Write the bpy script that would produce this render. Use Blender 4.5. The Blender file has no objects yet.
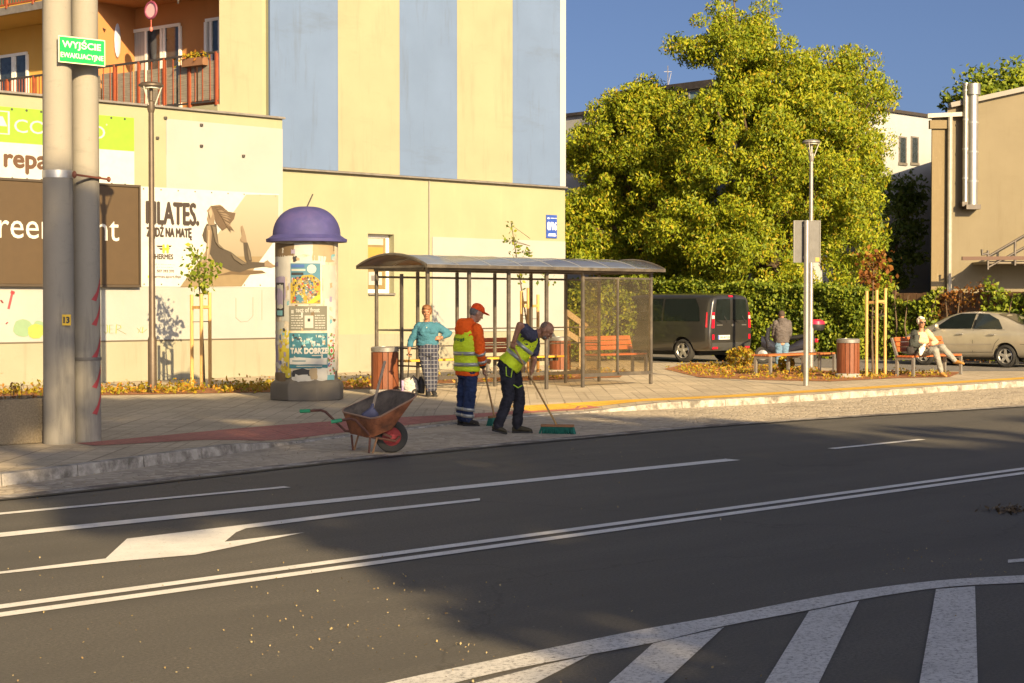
import bpy, bmesh, math, random
import numpy as np
from mathutils import Vector, Matrix, noise
from mathutils.bvhtree import BVHTree
random.seed(7); RNG = np.random.default_rng(11)
R = math.radians
SC = bpy.context.scene
COL = SC.collection
# ------------------------------------------------------------------ camera, sky, sun, exposure
FPX, CAMZ, PITCH = 1650.0, 1.8, math.atan(38.5/1650)
cam_d = bpy.data.cameras.new('camera'); cam = bpy.data.objects.new('camera', cam_d); COL.objects.link(cam)
cam_d.sensor_width = 36; cam_d.lens = 36*FPX/1024; cam_d.clip_start = .1; cam_d.clip_end = 2000
cam.location = (0, 0, CAMZ); cam.rotation_euler = (math.pi/2-PITCH, 0, 0)
SC.camera = cam
SUN_EL = R(21.5); SUN_H = Vector((.43, -.9)).normalized()      # horizontal direction towards the sun
wd = bpy.data.worlds.new('World'); SC.world = wd; wd.use_nodes = True
nt = wd.node_tree; bg = nt.nodes['Background']
sky = nt.nodes.new('ShaderNodeTexSky'); sky.sky_type = 'NISHITA'; sky.sun_disc = False
sky.sun_elevation = SUN_EL; sky.sun_rotation = math.atan2(SUN_H.x, SUN_H.y)
sky.air_density = .36; sky.dust_density = 3.0; sky.ozone_density = 2.2
nt.links.new(sky.outputs[0], bg.inputs[0]); bg.inputs[1].default_value = .057
sd = bpy.data.lights.new('sun', 'SUN'); sun = bpy.data.objects.new('sun', sd); COL.objects.link(sun)
sd.energy = 4.7; sd.angle = R(.55); sd.color = (1.0, .755, .41)
sun.rotation_euler = Vector((-SUN_H.x*math.cos(SUN_EL), -SUN_H.y*math.cos(SUN_EL), -math.sin(SUN_EL))).to_track_quat('-Z', 'Y').to_euler()
sun.location = (20, -40, 30)
SC.view_settings.view_transform = 'Standard'; SC.view_settings.look = 'None'
SC.view_settings.exposure = 1.35; SC.view_settings.gamma = 1
SC.render.engine = 'CYCLES'
SC.cycles.max_bounces = 6; SC.cycles.transparent_max_bounces = 12

# ------------------------------------------------------------------ frames: the street runs along u, v points away across it
TH = R(46.5); UX = Vector((math.sin(TH), math.cos(TH))); VX = Vector((-math.cos(TH), math.sin(TH))); ANG = math.pi/2-TH
PZ = .12                                       # pavement height over the road
def W(u, v, z=0): return Vector((UX.x*u+VX.x*v, UX.y*u+VX.y*v, z))
def toUV(p): return (UX.x*p[0]+UX.y*p[1], VX.x*p[0]+VX.y*p[1])
def ray(px, py):
    a, b = px-512, 341.5-py; c, s = math.cos(PITCH), math.sin(PITCH)
    return Vector((a, FPX*c+b*s, -FPX*s+b*c))
def G(px, py, z=PZ):
    d = ray(px, py); t = (z-CAMZ)/d.z
    return Vector((d.x*t, d.y*t, z))
def GU(px, py, z=PZ): return toUV(G(px, py, z))
def wallp(px, py, v):                          # a point of a wall that stands at v: (u, z)
    d = ray(px, py); t = v/(VX.x*d.x+VX.y*d.y)
    return (UX.x*d.x*t+UX.y*d.y*t, CAMZ+d.z*t)
def at(px, py, Y):                             # a point at a given distance
    d = ray(px, py); t = Y/d.y
    return Vector((d.x*t, Y, CAMZ+d.z*t))

# ------------------------------------------------------------------ mesh helper
class MB:
    def __init__(s): s.v = []; s.f = []; s.m = []; s.p = []
    def add(s, vs, fs, mi=0):
        o = len(s.v); s.p.append((o, len(s.f))); s.v += [tuple(p) for p in vs]; s.f += [tuple(i+o for i in f) for f in fs]; s.m += [mi]*len(fs); return s
    def box(s, x0, x1, y0, y1, z0, z1, mi=0):
        vs = [(x, y, z) for z in (z0, z1) for y in (y0, y1) for x in (x0, x1)]
        return s.add(vs, [(0,2,3,1),(4,5,7,6),(0,1,5,4),(2,6,7,3),(0,4,6,2),(1,3,7,5)], mi)
    def quad(s, a, b, c, d, mi=0): return s.add([a, b, c, d], [(0,1,2,3)], mi)
    def poly(s, pts, mi=0): return s.add(pts, [tuple(range(len(pts)))], mi)
    def prism(s, pts, d, mi=0):                # polygon of 3D points pushed along d
        n = len(pts); d = Vector(d); P = [Vector(p) for p in pts]
        return s.add(P+[p+d for p in P], [tuple(range(n))[::-1], tuple(range(n, 2*n))]+[(i, (i+1) % n, n+(i+1) % n, n+i) for i in range(n)], mi)
    def tube(s, pts, r, n=8, mi=0, cap=True):
        P = [Vector(p) for p in pts]; k = len(P); rs = r if isinstance(r, (list, tuple)) else [r]*k
        vs = []; ref = None
        for i, p in enumerate(P):
            t = ((P[min(i+1, k-1)]-P[max(i-1, 0)])).normalized()
            if ref is None: ref = Vector((0, 0, 1)) if abs(t.z) < .9 else Vector((1, 0, 0))
            a = (ref-t*ref.dot(t)).normalized(); b = t.cross(a); ref = a
            for j in range(n):
                q = 2*math.pi*j/n; vs.append(p+(a*math.cos(q)+b*math.sin(q))*rs[i])
        fs = [(i*n+j, i*n+(j+1) % n, (i+1)*n+(j+1) % n, (i+1)*n+j) for i in range(k-1) for j in range(n)]
        if cap: fs += [tuple(range(n))[::-1], tuple(range((k-1)*n, k*n))]
        return s.add(vs, fs, mi)
    def bar(s, a, b, w, h, mi=0):              # rectangular bar from a to b
        a, b = Vector(a), Vector(b); t = (b-a).normalized(); ref = Vector((0, 0, 1)) if abs(t.z) < .9 else Vector((0, 1, 0))
        x = t.cross(ref).normalized()*(w/2); y = x.cross(t).normalized()*(h/2)
        vs = [p+i*x+j*y for p in (a, b) for i, j in ((-1,-1),(1,-1),(1,1),(-1,1))]
        return s.add(vs, [(3,2,1,0),(4,5,6,7),(0,1,5,4),(1,2,6,5),(2,3,7,6),(3,0,4,7)], mi)
    def lathe(s, prof, n=24, c=(0, 0), mi=0, cap=True):
        vs = [(c[0]+r*math.cos(2*math.pi*j/n), c[1]+r*math.sin(2*math.pi*j/n), z) for r, z in prof for j in range(n)]
        k = len(prof)
        fs = [(i*n+j, i*n+(j+1) % n, (i+1)*n+(j+1) % n, (i+1)*n+j) for i in range(k-1) for j in range(n)]
        if cap: fs += [tuple(range(n))[::-1], tuple(range((k-1)*n, k*n))]
        return s.add(vs, fs, mi)
    def ell(s, c, r, n=14, k=9, mi=0, M=None):
        vs = []
        for i in range(k+1):
            a = math.pi*i/k
            for j in range(n):
                q = 2*math.pi*j/n; p = Vector((r[0]*math.sin(a)*math.cos(q), r[1]*math.sin(a)*math.sin(q), r[2]*math.cos(a)))
                if M: p = M @ p
                vs.append(p+Vector(c))
        return s.add(vs, [(i*n+j, (i+1)*n+j, (i+1)*n+(j+1) % n, i*n+(j+1) % n) for i in range(k) for j in range(n)], mi)
    def cap(s, a, b, ra, rb, n=12):            # tapered capsule
        a, b = Vector(a), Vector(b); t = (b-a).normalized(); pts = []; rs = []
        for q in (-90, -60, -30): pts.append(a+t*ra*math.sin(R(q))); rs.append(max(ra*math.cos(R(q)), 1e-4))
        pts += [a, b]; rs += [ra, rb]
        for q in (30, 60, 90): pts.append(b+t*rb*math.sin(R(q))); rs.append(max(rb*math.cos(R(q)), 1e-4))
        return s.tube(pts, rs, n)
    def chain(s, pts, rs, n=12):
        for i in range(len(pts)-1): s.cap(pts[i], pts[i+1], rs[i], rs[i+1], n)
        return s
    def loft(s, rings, n=20, mi=0, cap=True):  # rings: (centre, x-vector, y-vector)
        vs = []
        for c, x, y in rings:
            c, x, y = Vector(c), Vector(x), Vector(y)
            vs += [c+x*math.cos(2*math.pi*j/n)+y*math.sin(2*math.pi*j/n) for j in range(n)]
        k = len(rings)
        fs = [(i*n+j, i*n+(j+1) % n, (i+1)*n+(j+1) % n, (i+1)*n+j) for i in range(k-1) for j in range(n)]
        if cap: fs += [tuple(range(n))[::-1], tuple(range((k-1)*n, k*n))]
        return s.add(vs, fs, mi)
    def mesh(s, name='m'):
        me = bpy.data.meshes.new(name); me.from_pydata(s.v, [], s.f)
        if any(s.m): me.polygons.foreach_set('material_index', s.m)
        return me
    def build(s, name, mats, parent=None, smooth=35, bevel=0, uvframe=False, fix=True):
        me = s.mesh(name)
        if fix:
            bm = bmesh.new(); bm.from_mesh(me); bmesh.ops.recalc_face_normals(bm, faces=bm.faces); bm.to_mesh(me); bm.free()
        return link(name, me, mats, parent, smooth, bevel, uvframe)
def each(b, name, mats, parent, **kw):          # every primitive of b as a part of its own
    out = []; P = b.p+[(len(b.v), len(b.f))]
    for (v0, f0), (v1, f1) in zip(P, P[1:]):
        q = MB(); q.add(b.v[v0:v1], [tuple(i-v0 for i in f) for f in b.f[f0:f1]]); q.m = b.m[f0:f1]; out.append(q.build(name, mats, parent, **kw))
    return out
def link(name, me, mats, parent=None, smooth=35, bevel=0, uvframe=False):
    me.name = name
    for m in (mats if isinstance(mats, (list, tuple)) else [mats]): me.materials.append(m)
    if smooth:
        me.polygons.foreach_set('use_smooth', [True]*len(me.polygons)); me.set_sharp_from_angle(angle=R(smooth))
    o = bpy.data.objects.new(name, me); COL.objects.link(o)
    if parent is not None: o.parent = parent
    if uvframe: o.rotation_euler.z = ANG
    if bevel:
        b = o.modifiers.new('bevel', 'BEVEL'); b.width = bevel; b.segments = 2; b.limit_method = 'ANGLE'; b.angle_limit = R(40)
    return o
def tag(o, label=None, cat=None, group=None, kind=None):
    if label: o['label'] = label
    if cat: o['category'] = cat
    if group: o['group'] = group
    if kind: o['kind'] = kind
    return o
def thing(name, label, cat, loc=(0, 0, 0), rz=0, group=None):
    o = bpy.data.objects.new(name, None); COL.objects.link(o); o.empty_display_size = .2
    o.location = loc; o.rotation_euler.z = rz
    return tag(o, label, cat, group)
def dup(o, loc, rz=None, label=None, parent=None):
    c = o.copy(); COL.objects.link(c)
    if parent is not None: c.parent = parent
    else:
        c.location = loc
        if rz is not None: c.rotation_euler.z = rz
        if label: c['label'] = label
    for ch in list(o.children): dup(ch, None, parent=c)
    return c
def lab(o, s): o['label'] = s; return o

# ------------------------------------------------------------------ materials
def nodes(name):
    m = bpy.data.materials.new(name); m.use_nodes = True; t = m.node_tree
    return m, t, t.nodes['Principled BSDF'], (lambda k, **kw: mk(t, k, **kw))
def mk(t, k, **kw):
    n = t.nodes.new('ShaderNode'+k)
    for a, b in kw.items(): setattr(n, a, b)
    return n
def rgb(c): return (*c, 1) if len(c) == 3 else c
def sset(n, **kw):
    for a, b in kw.items(): n.inputs[a].default_value = b
def mixc(t, fac, a, b, mode='MIX'):
    n = t.nodes.new('ShaderNodeMix'); n.data_type = 'RGBA'; n.blend_type = mode
    for idx, val in ((0, fac), (6, a), (7, b)):
        if hasattr(val, 'links') or hasattr(val, 'is_linked'): t.links.new(val, n.inputs[idx])
        else: n.inputs[idx].default_value = val if idx == 0 else rgb(val)
    return n.outputs[2]
def ramp(t, src, p0, p1, c0=(0, 0, 0), c1=(1, 1, 1)):
    r = t.nodes.new('ShaderNodeValToRGB'); e = r.color_ramp.elements
    e[0].position = p0; e[1].position = p1; e[0].color = rgb(c0); e[1].color = rgb(c1)
    t.links.new(src, r.inputs[0]); return r.outputs[0]
def coords(t, scale=(1, 1, 1), kind='Object', rot=(0, 0, 0)):
    c = t.nodes.new('ShaderNodeTexCoord'); m = t.nodes.new('ShaderNodeMapping')
    m.inputs['Scale'].default_value = scale; m.inputs['Rotation'].default_value = rot
    t.links.new(c.outputs[kind], m.inputs[0]); return m.outputs[0]
def noise_(t, vec, scale, detail=4, rough=.6):
    n = t.nodes.new('ShaderNodeTexNoise'); n.inputs['Scale'].default_value = scale; n.inputs['Detail'].default_value = detail
    n.inputs['Roughness'].default_value = rough
    if vec is not None: t.links.new(vec, n.inputs[0])
    return n.outputs[0]
def bump(t, b, h, strength, dist=.02):
    n = t.nodes.new('ShaderNodeBump'); n.inputs['Strength'].default_value = strength; n.inputs['Distance'].default_value = dist
    t.links.new(h, n.inputs['Height']); t.links.new(n.outputs[0], b.inputs['Normal'])
def sc(c, k): return tuple(min(1, x*k) for x in c)
def pm(name, col, rough=.6, metal=0, var=.15, scale=6, bmp=0, bscale=60, stretch=(1, 1, 1), coat=0, spec=.5, dirt=None, dscale=1.5, dcut=(.5, .75)):
    m, t, b, n = nodes(name)
    v = coords(t, stretch)
    c = mixc(t, ramp(t, noise_(t, v, scale), .3, .7), sc(col, 1-var), sc(col, 1+var))
    if dirt: c = mixc(t, ramp(t, noise_(t, v, dscale, 6, .7), *dcut), c, dirt)
    t.links.new(c, b.inputs['Base Color'])
    sset(b, Roughness=rough, Metallic=metal); b.inputs['Coat Weight'].default_value = coat; b.inputs['Specular IOR Level'].default_value = spec
    if bmp: bump(t, b, noise_(t, v, bscale, 5), bmp)
    return m
def s2l(r, g, b): return tuple(((x/255)/12.92 if x/255 <= .04045 else ((x/255+.055)/1.055)**2.4) for x in (r, g, b))
M = {}
def asphalt():
    m, t, b, n = nodes('asphalt'); v = coords(t)
    fine = noise_(t, v, 48, 6, .9); med = noise_(t, coords(t, (.12, 1, 1)), 1.3, 5); 
    c = mixc(t, ramp(t, fine, .36, .68), (.042, .040, .038), (.185, .170, .145))
    c = mixc(t, ramp(t, med, .35, .7), c, (.080, .075, .066))
    stain = ramp(t, noise_(t, coords(t, (.5, 1, 1)), .9, 6, .7), .58, .72)
    c = mixc(t, mulv(t, stain, .5), c, (.135, .124, .104))
    vo = n('TexVoronoi', feature='F1'); vo.inputs['Scale'].default_value = 9; t.links.new(v, vo.inputs[0])
    sp = ramp(t, vo.outputs['Distance'], .04, .075, (1, 1, 1), (0, 0, 0))
    sel = ramp(t, vo.outputs['Color'], .82, .84)
    mm = n('Math', operation='MULTIPLY'); t.links.new(sp, mm.inputs[0]); t.links.new(sel, mm.inputs[1])
    c = mixc(t, mm.outputs[0], c, (.33, .30, .25))
    ck = n('TexVoronoi', feature='DISTANCE_TO_EDGE'); ck.inputs['Scale'].default_value = .22; wv = n('VectorMath', operation='ADD'); nn_ = n('TexNoise'); nn_.inputs['Scale'].default_value = 1.5; nn_.inputs['Detail'].default_value = 5; t.links.new(v, nn_.inputs[0]); sc_ = n('VectorMath', operation='SCALE'); sc_.inputs['Scale'].default_value = .8; t.links.new(nn_.outputs['Color'], sc_.inputs[0]); t.links.new(v, wv.inputs[0]); t.links.new(sc_.outputs[0], wv.inputs[1]); t.links.new(wv.outputs[0], ck.inputs[0])
    c = mixc(t, mulv(t, ramp(t, ck.outputs[0], .0, .004, (1, 1, 1), (0, 0, 0)), .4), c, (.04, .035, .03))
    t.links.new(c, b.inputs['Base Color']); sset(b, Roughness=.72); b.inputs['Specular IOR Level'].default_value = .35
    bump(t, b, fine, .35, .01); return m
def mulv(t, a, k):
    n = t.nodes.new('ShaderNodeMath'); n.operation = 'MULTIPLY'; t.links.new(a, n.inputs[0]); n.inputs[1].default_value = k; return n.outputs[0]
def paint(name, col, wear=.55):
    m, t, b, n = nodes(name); v = coords(t)
    w = ramp(t, noise_(t, v, 38, 8, .85), wear, wear+.12)
    c = mixc(t, ramp(t, noise_(t, v, 3), .3, .7), sc(col, .82), col)
    c = mixc(t, w, c, (.12, .11, .10)); t.links.new(c, b.inputs['Base Color']); sset(b, Roughness=.6)
    bump(t, b, noise_(t, v, 90), .3, .01); return m
def paving(name, c1, c2, mortar, bw, bh, rot=0, big=(.6, .6, .6), offset=.5):
    m, t, b, n = nodes(name); v = coords(t, rot=(0, 0, rot))
    br = n('TexBrick'); br.offset = offset; t.links.new(v, br.inputs['Vector'])
    sset(br, Scale=1.0); br.inputs['Color1'].default_value = rgb(c1); br.inputs['Color2'].default_value = rgb(c2); br.inputs['Mortar'].default_value = rgb(mortar)
    br.inputs['Mortar Size'].default_value = .008; br.inputs['Brick Width'].default_value = bw; br.inputs['Row Height'].default_value = bh
    d = ramp(t, noise_(t, coords(t), .7, 6, .65), .4, .65)
    b2 = n('TexBrick'); b2.offset = .5; t.links.new(coords(t, rot=(0, 0, rot)), b2.inputs['Vector']); sset(b2, Scale=1.0); b2.inputs['Brick Width'].default_value = bw*3; b2.inputs['Row Height'].default_value = bh*8; b2.inputs['Mortar Size'].default_value = .02; b2.inputs['Color1'].default_value = (1, 1, 1, 1); b2.inputs['Color2'].default_value = (.80, .79, .78, 1); b2.inputs['Mortar'].default_value = (.6, .58, .55, 1)
    c = mixc(t, mulv(t, d, .55), mixc(t, 1.0, br.outputs[0], b2.outputs[0], 'MULTIPLY'), sc(c1, .62))
    c = mixc(t, mulv(t, ramp(t, noise_(t, coords(t), 22, 5, .8), .45, .7), .5), c, sc(c2, 1.2))
    t.links.new(c, b.inputs['Base Color']); sset(b, Roughness=.85)
    bump(t, b, br.outputs['Fac'], -.35, .008); return m
def cobble():
    m, t, b, n = nodes('cobble'); v = coords(t)
    vo = n('TexVoronoi', feature='DISTANCE_TO_EDGE'); vo.inputs['Scale'].default_value = 8.5; t.links.new(v, vo.inputs[0])
    v2 = n('TexVoronoi', feature='F1'); v2.inputs['Scale'].default_value = 8.5; t.links.new(v, v2.inputs[0])
    st = mixc(t, ramp(t, v2.outputs['Color'], .2, .9), (.30, .25, .19), (.52, .45, .35))
    c = mixc(t, ramp(t, vo.outputs[0], .02, .08), (.34, .285, .21), st)
    dust = ramp(t, noise_(t, coords(t, (.6, 1, 1)), 1.1, 7, .75), .42, .6)
    c = mixc(t, mulv(t, dust, .7), c, (.50, .42, .31))
    dk = ramp(t, noise_(t, coords(t, (.5, 1, 1)), 2.2, 6, .7), .55, .7)
    c = mixc(t, mulv(t, dk, .6), c, (.17, .14, .11))
    t.links.new(c, b.inputs['Base Color']); sset(b, Roughness=.9)
    bump(t, b, ramp(t, vo.outputs[0], 0, .15), .6, .02); return m
def plaster(name, col, stain=(.45, .36, .22), amt=.35, low=None):
    m, t, b, n = nodes(name); v = coords(t)
    c = mixc(t, ramp(t, noise_(t, v, .8, 5), .3, .7), sc(col, .93), sc(col, 1.05))
    s1 = ramp(t, noise_(t, coords(t, (2.2, 2.2, .22)), 1.6, 7, .7), .54, .78)
    c = mixc(t, mulv(t, s1, amt), c, stain)
    s3 = ramp(t, noise_(t, coords(t, (.35, .35, 1.3)), .8, 6, .75), .56, .72); c = mixc(t, mulv(t, s3, amt*.55), c, stain)
    s2 = ramp(t, noise_(t, v, 7, 6, .8), .6, .75); c = mixc(t, mulv(t, s2, amt*.4), c, stain)
    t.links.new(c, b.inputs['Base Color']); sset(b, Roughness=.85); b.inputs['Specular IOR Level'].default_value = .25
    bump(t, b, noise_(t, v, 45, 6, .7), .25, .012); return m
def leafm(name, ramp_cols, trans=.35):
    m, t, b, n = nodes(name)
    g = n('NewGeometry'); r = n('ValToRGB'); e = r.color_ramp.elements
    while len(e) < len(ramp_cols): e.new(.5)
    for i, (p, c) in enumerate(ramp_cols): e[i].position = p; e[i].color = rgb(c)
    t.links.new(g.outputs['Random Per Island'], r.inputs[0])
    nz = noise_(t, coords(t), .9, 4); c = mixc(t, mulv(t, ramp(t, nz, .4, .65), .45), r.outputs[0], ramp_cols[0][1])
    t.links.new(c, b.inputs['Base Color']); sset(b, Roughness=.55); b.inputs['Specular IOR Level'].default_value = .3
    tr = n('BsdfTranslucent'); t.links.new(c, tr.inputs[0]); mx = n('MixShader'); mx.inputs[0].default_value = trans
    t.links.new(b.outputs[0], mx.inputs[1]); t.links.new(tr.outputs[0], mx.inputs[2]); t.links.new(mx.outputs[0], t.nodes['Material Output'].inputs[0])
    return m
def glass(name, tint, dust=.15, dustc=(.3, .26, .2), gl=.12):
    m, t, b, n = nodes(name)
    tr = n('BsdfTransparent'); tr.inputs[0].default_value = rgb(tint); go = n('BsdfGlossy'); go.inputs['Roughness'].default_value = .03
    df = n('BsdfDiffuse'); df.inputs[0].default_value = rgb(dustc)
    lw_ = n('LayerWeight'); lw_.inputs[0].default_value = .5; pw_ = n('Math', operation='POWER'); t.links.new(lw_.outputs['Facing'], pw_.inputs[0]); pw_.inputs[1].default_value = 3; fr = n('Math', operation='MULTIPLY_ADD'); t.links.new(pw_.outputs[0], fr.inputs[0]); fr.inputs[1].default_value = .75; fr.inputs[2].default_value = gl*.35
    m1 = n('MixShader'); t.links.new(fr.outputs[0], m1.inputs[0]); t.links.new(tr.outputs[0], m1.inputs[1]); t.links.new(go.outputs[0], m1.inputs[2])
    m2 = n('MixShader'); f = ramp(t, noise_(t, coords(t), 2.5, 7, .7), .2, .8, (dust*.5,)*3, (dust*1.5,)*3); t.links.new(f, m2.inputs[0])
    t.links.new(m1.outputs[0], m2.inputs[1]); t.links.new(df.outputs[0], m2.inputs[2]); t.links.new(m2.outputs[0], t.nodes['Material Output'].inputs[0])
    return m
def wood(name, c, rough=.6, axis=(1, 12, 12)):
    m, t, b, n = nodes(name); v = coords(t, axis)
    g = noise_(t, v, 5, 6, .7); cc = mixc(t, ramp(t, g, .3, .7), sc(c, .65), sc(c, 1.25))
    t.links.new(cc, b.inputs['Base Color']); sset(b, Roughness=rough); bump(t, b, g, .2, .01); return m
M['asphalt'] = asphalt(); M['cobble'] = cobble()
M['white_paint'] = paint('white_paint', (.78, .76, .72), .56); M['worn_paint'] = paint('worn_paint', (.68, .66, .63), .5)
M['paving'] = paving('paving', (.40, .335, .24), (.54, .45, .325), (.22, .185, .135), .30, .30, ANG, offset=.0)
M['red_paving'] = paving('red_paving', (.40, .125, .10), (.46, .17, .135), (.14, .1, .09), .22, .11)
M['yellow_paving'] = paving('yellow_paving', (.66, .37, .03), (.74, .44, .045), (.4, .24, .03), .4, .4)
M['kerb'] = pm('kerb_stone', (.36, .33, .29), .85, var=.3, scale=7, bmp=.5, dirt=(.13, .115, .095), dscale=4, dcut=(.45, .65))
M['gutter'] = pm('gutter_stone', (.36, .33, .29), .85, var=.3, scale=9, bmp=.4, dirt=(.12, .1, .09), dscale=3, dcut=(.42, .58))
M['earth'] = pm('earth', (.12, .09, .06), .95, var=.3, scale=3, bmp=.4)
M['mulch'] = pm('mulch', (.30, .12, .04), .95, var=.5, scale=30, bmp=.8, bscale=90)
M['lot'] = pm('lot_surface', (.16, .145, .13), .9, var=.2, scale=3, bmp=.3, bscale=90)
M['cream'] = plaster('cream_plaster', (.275, .27, .18)); M['cream_white'] = plaster('cream_white_panel', (.295, .30, .29), amt=.18)
M['plinth'] = plaster('plinth_plaster', (.265, .25, .19), (.16, .135, .095), .6)
M['stripe_yellow'] = plaster('stripe_yellow', (.265, .255, .172), (.16, .135, .10), .5); M['stripe_blue'] = plaster('stripe_blue', (.112, .165, .285), (.075, .085, .10), .5)
M['white_wall'] = plaster('white_wall', (.34, .35, .37), amt=.15); M['tan_wall'] = plaster('tan_wall', (.178, .15, .10), (.105, .085, .052), .45)
M['orange_wall'] = plaster('orange_wall', (.42, .19, .07), (.25, .12, .05), .2); M['ochre_wall'] = plaster('ochre_wall', (.56, .33, .08), amt=.15)  # loggia shade and sunlight are put into these two wall colours
M['concrete'] = plaster('concrete', (.255, .235, .20), (.085, .08, .072), 1.0)
M['agg'] = pm('exposed_aggregate', (.20, .16, .105), .95, var=.28, scale=45, bmp=.8, bscale=60)
M['roofing'] = pm('roofing', (.10, .09, .085), .8); M['tin'] = pm('tin', (.22, .2, .18), .5, .4, var=.2)
M['dark_metal'] = pm('dark_metal', (.075, .065, .06), .5, .5, dirt=(.12, .1, .08)); M['brown_metal'] = pm('brown_metal', (.10, .075, .055), .5, .4)
M['grey_metal'] = pm('grey_metal', (.25, .24, .23), .45, .5, dirt=(.3, .26, .2)); M['zinc'] = pm('zinc', (.5, .49, .47), .38, .7, var=.1)
M['bright_metal'] = pm('bright_metal', (.42, .40, .37), .35, .8, var=.08); M['pale_pipe'] = pm('pale_pipe', (.30, .275, .23), .5, .2)
M['black'] = pm('black_plastic', (.018, .018, .018), .5); M['rubber'] = pm('rubber', (.022, .021, .02), .8, bmp=.2)
M['rail_red'] = pm('rail_red', (.24, .055, .02), .6); M['white_pvc'] = pm('white_pvc', (.75, .74, .71), .35, var=.04)
M['reed'] = pm('reed_mat', (.20, .175, .14), .9, var=.4, scale=3, stretch=(1, 1, 28), bmp=.4, bscale=8)
M['pane'] = pm('window_pane', (.03, .04, .05), .06, var=.3, spec=.8); M['curtain'] = pm('curtain', (.35, .34, .33), .9, var=.3, scale=4, stretch=(8, 8, .3))
M['wood'] = wood('slat_wood', (.38, .12, .035), axis=(10, 10, 1)); M['bench_wood'] = wood('bench_wood', (.40, .10, .025), axis=(1, 14, 14)); M['pale_wood'] = wood('stake_wood', (.50, .30, .10), axis=(10, 10, .8))
M['bin_wood'] = wood('bin_wood', (.17, .05, .018), axis=(10, 10, 1))
M['grey_wood'] = wood('grey_wood', (.35, .27, .18), axis=(10, 10, 1)); M['yellow_seat'] = wood('yellow_seat', (.62, .33, .04), .4, axis=(1, 14, 14))
M['bark'] = pm('bark', (.11, .075, .045), .9, var=.4, scale=10, stretch=(3, 3, .5), bmp=.8, bscale=20)
M['shelter_glass'] = glass('shelter_glass', (.86, .80, .68), .06)
def roofm():
    m, t, b, n = nodes('vault_polycarbonate')
    tr = n('BsdfTransparent'); tr.inputs[0].default_value = (.5, .38, .2, 1); tl = n('BsdfTranslucent'); tl.inputs[0].default_value = (.42, .27, .09, 1)
    b.inputs['Base Color'].default_value = (.20, .25, .36, 1); sset(b, Roughness=.22); b.inputs['Coat Weight'].default_value = .6  # blue in the base colour stands for sky reflected on the vault
    m1 = n('MixShader'); m1.inputs[0].default_value = .6; t.links.new(tr.outputs[0], m1.inputs[1]); t.links.new(tl.outputs[0], m1.inputs[2])
    m2 = n('MixShader'); t.links.new(ramp(t, noise_(t, coords(t, (1, 3, 1)), 2, 6, .7), .3, .7, (.5,)*3, (.68,)*3), m2.inputs[0]); t.links.new(m1.outputs[0], m2.inputs[1]); t.links.new(b.outputs[0], m2.inputs[2]); t.links.new(m2.outputs[0], t.nodes['Material Output'].inputs[0])
    return m
M['vault'] = roofm()
M['leaf_gold'] = leafm('walnut_leaf', [(0, (.10, .155, .010)), (.45, (.26, .31, .014)), (.85, (.42, .41, .018)), (1, (.42, .26, .02))], .38)
M['leaf_green'] = leafm('green_leaf', [(0, (.08, .125, .012)), (.5, (.18, .24, .018)), (1, (.34, .35, .025))], .35)
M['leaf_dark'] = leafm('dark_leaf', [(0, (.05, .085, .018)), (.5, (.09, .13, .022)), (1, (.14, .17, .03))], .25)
M['leaf_red'] = leafm('red_leaf', [(0, (.14, .055, .012)), (.5, (.22, .075, .015)), (1, (.26, .16, .02))], .3)
M['leaf_cover'] = leafm('cover_leaf', [(0, (.12, .13, .012)), (.35, (.34, .27, .02)), (.7, (.42, .25, .02)), (1, (.36, .09, .02))], .25)
M['leaf_dry'] = leafm('dry_leaf', [(0, (.16, .10, .04)), (.5, (.34, .26, .11)), (1, (.45, .38, .22))], .1)
def flat(name, col, rough=.6, **k): 
    if name not in M: M[name] = pm(name, col, rough, var=.06, **k)
    return M[name]
# ------------------------------------------------------------------ ground, road, bay, pavement
def sheet(name, pts, z, m, label_kind='structure', parent=None):
    b = MB(); b.poly([(u, v, z) for u, v in pts]); o = b.build(name, m, parent, smooth=0, uvframe=parent is None, fix=False)
    if o.data.polygons[0].normal.z < 0: o.data.flip_normals()
    if parent is None: tag(o, kind=label_kind)
    return o
b = MB(); b.quad((-600, -600, -.03), (900, -600, -.03), (900, 900, -.03), (-600, 900, -.03)); tag(b.build('ground', M['earth'], smooth=0, uvframe=True), kind='structure')
road = sheet('road', [(-90, -6), (140, -6), (140, 16.5), (-90, 16.5)], 0, M['asphalt'])
near = sheet('near_pavement', [(-90, -14), (140, -14), (140, -6), (-90, -6)], .02, M['paving'])
KP = [(0, 487.5), (100, 473.5), (180, 462.5), (240, 453), (290, 444.5), (350, 437), (430, 427.5), (500, 419.5), (560, 414.5), (640, 410.5), (760, 404.5), (900, 395), (1024, 386.5)]
K = [(-24, 12.6), (-12, 13.5), (-3, 14.2), (3, 14.65)]+[GU(x, y, 0) for x, y in KP]+[(38, 18.18), (48, 18.18), (70, 18.18), (100, 18.18)]
E = [(-24, 11.9), (-3, 13.3), (7.3, 14.1), (9.3, 14.45), (11.4, 14.85), (14.2, 15.1), (18.3, 15.35), (21.9, 15.1), (25.8, 14.6), (32, 14.2), (45, 14.2), (100, 14.2)]
US = np.concatenate([np.arange(-24, 5, 1.0), np.arange(5, 36, .25), np.arange(36, 100.1, 2.0)])
def smooth_v(P):
    v = np.interp(US, [p[0] for p in P], [p[1] for p in P]); k = np.ones(7)/7
    return np.convolve(np.pad(v, 3, mode='edge'), k, 'valid')
KV, EV = smooth_v(K), smooth_v(E)
def kv(u): return float(np.interp(u, US, KV))
def kh(u): return float(np.interp(u, [11.0, 12.6, 19.6, 21.0], [PZ, .025, .03, PZ]))
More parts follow.
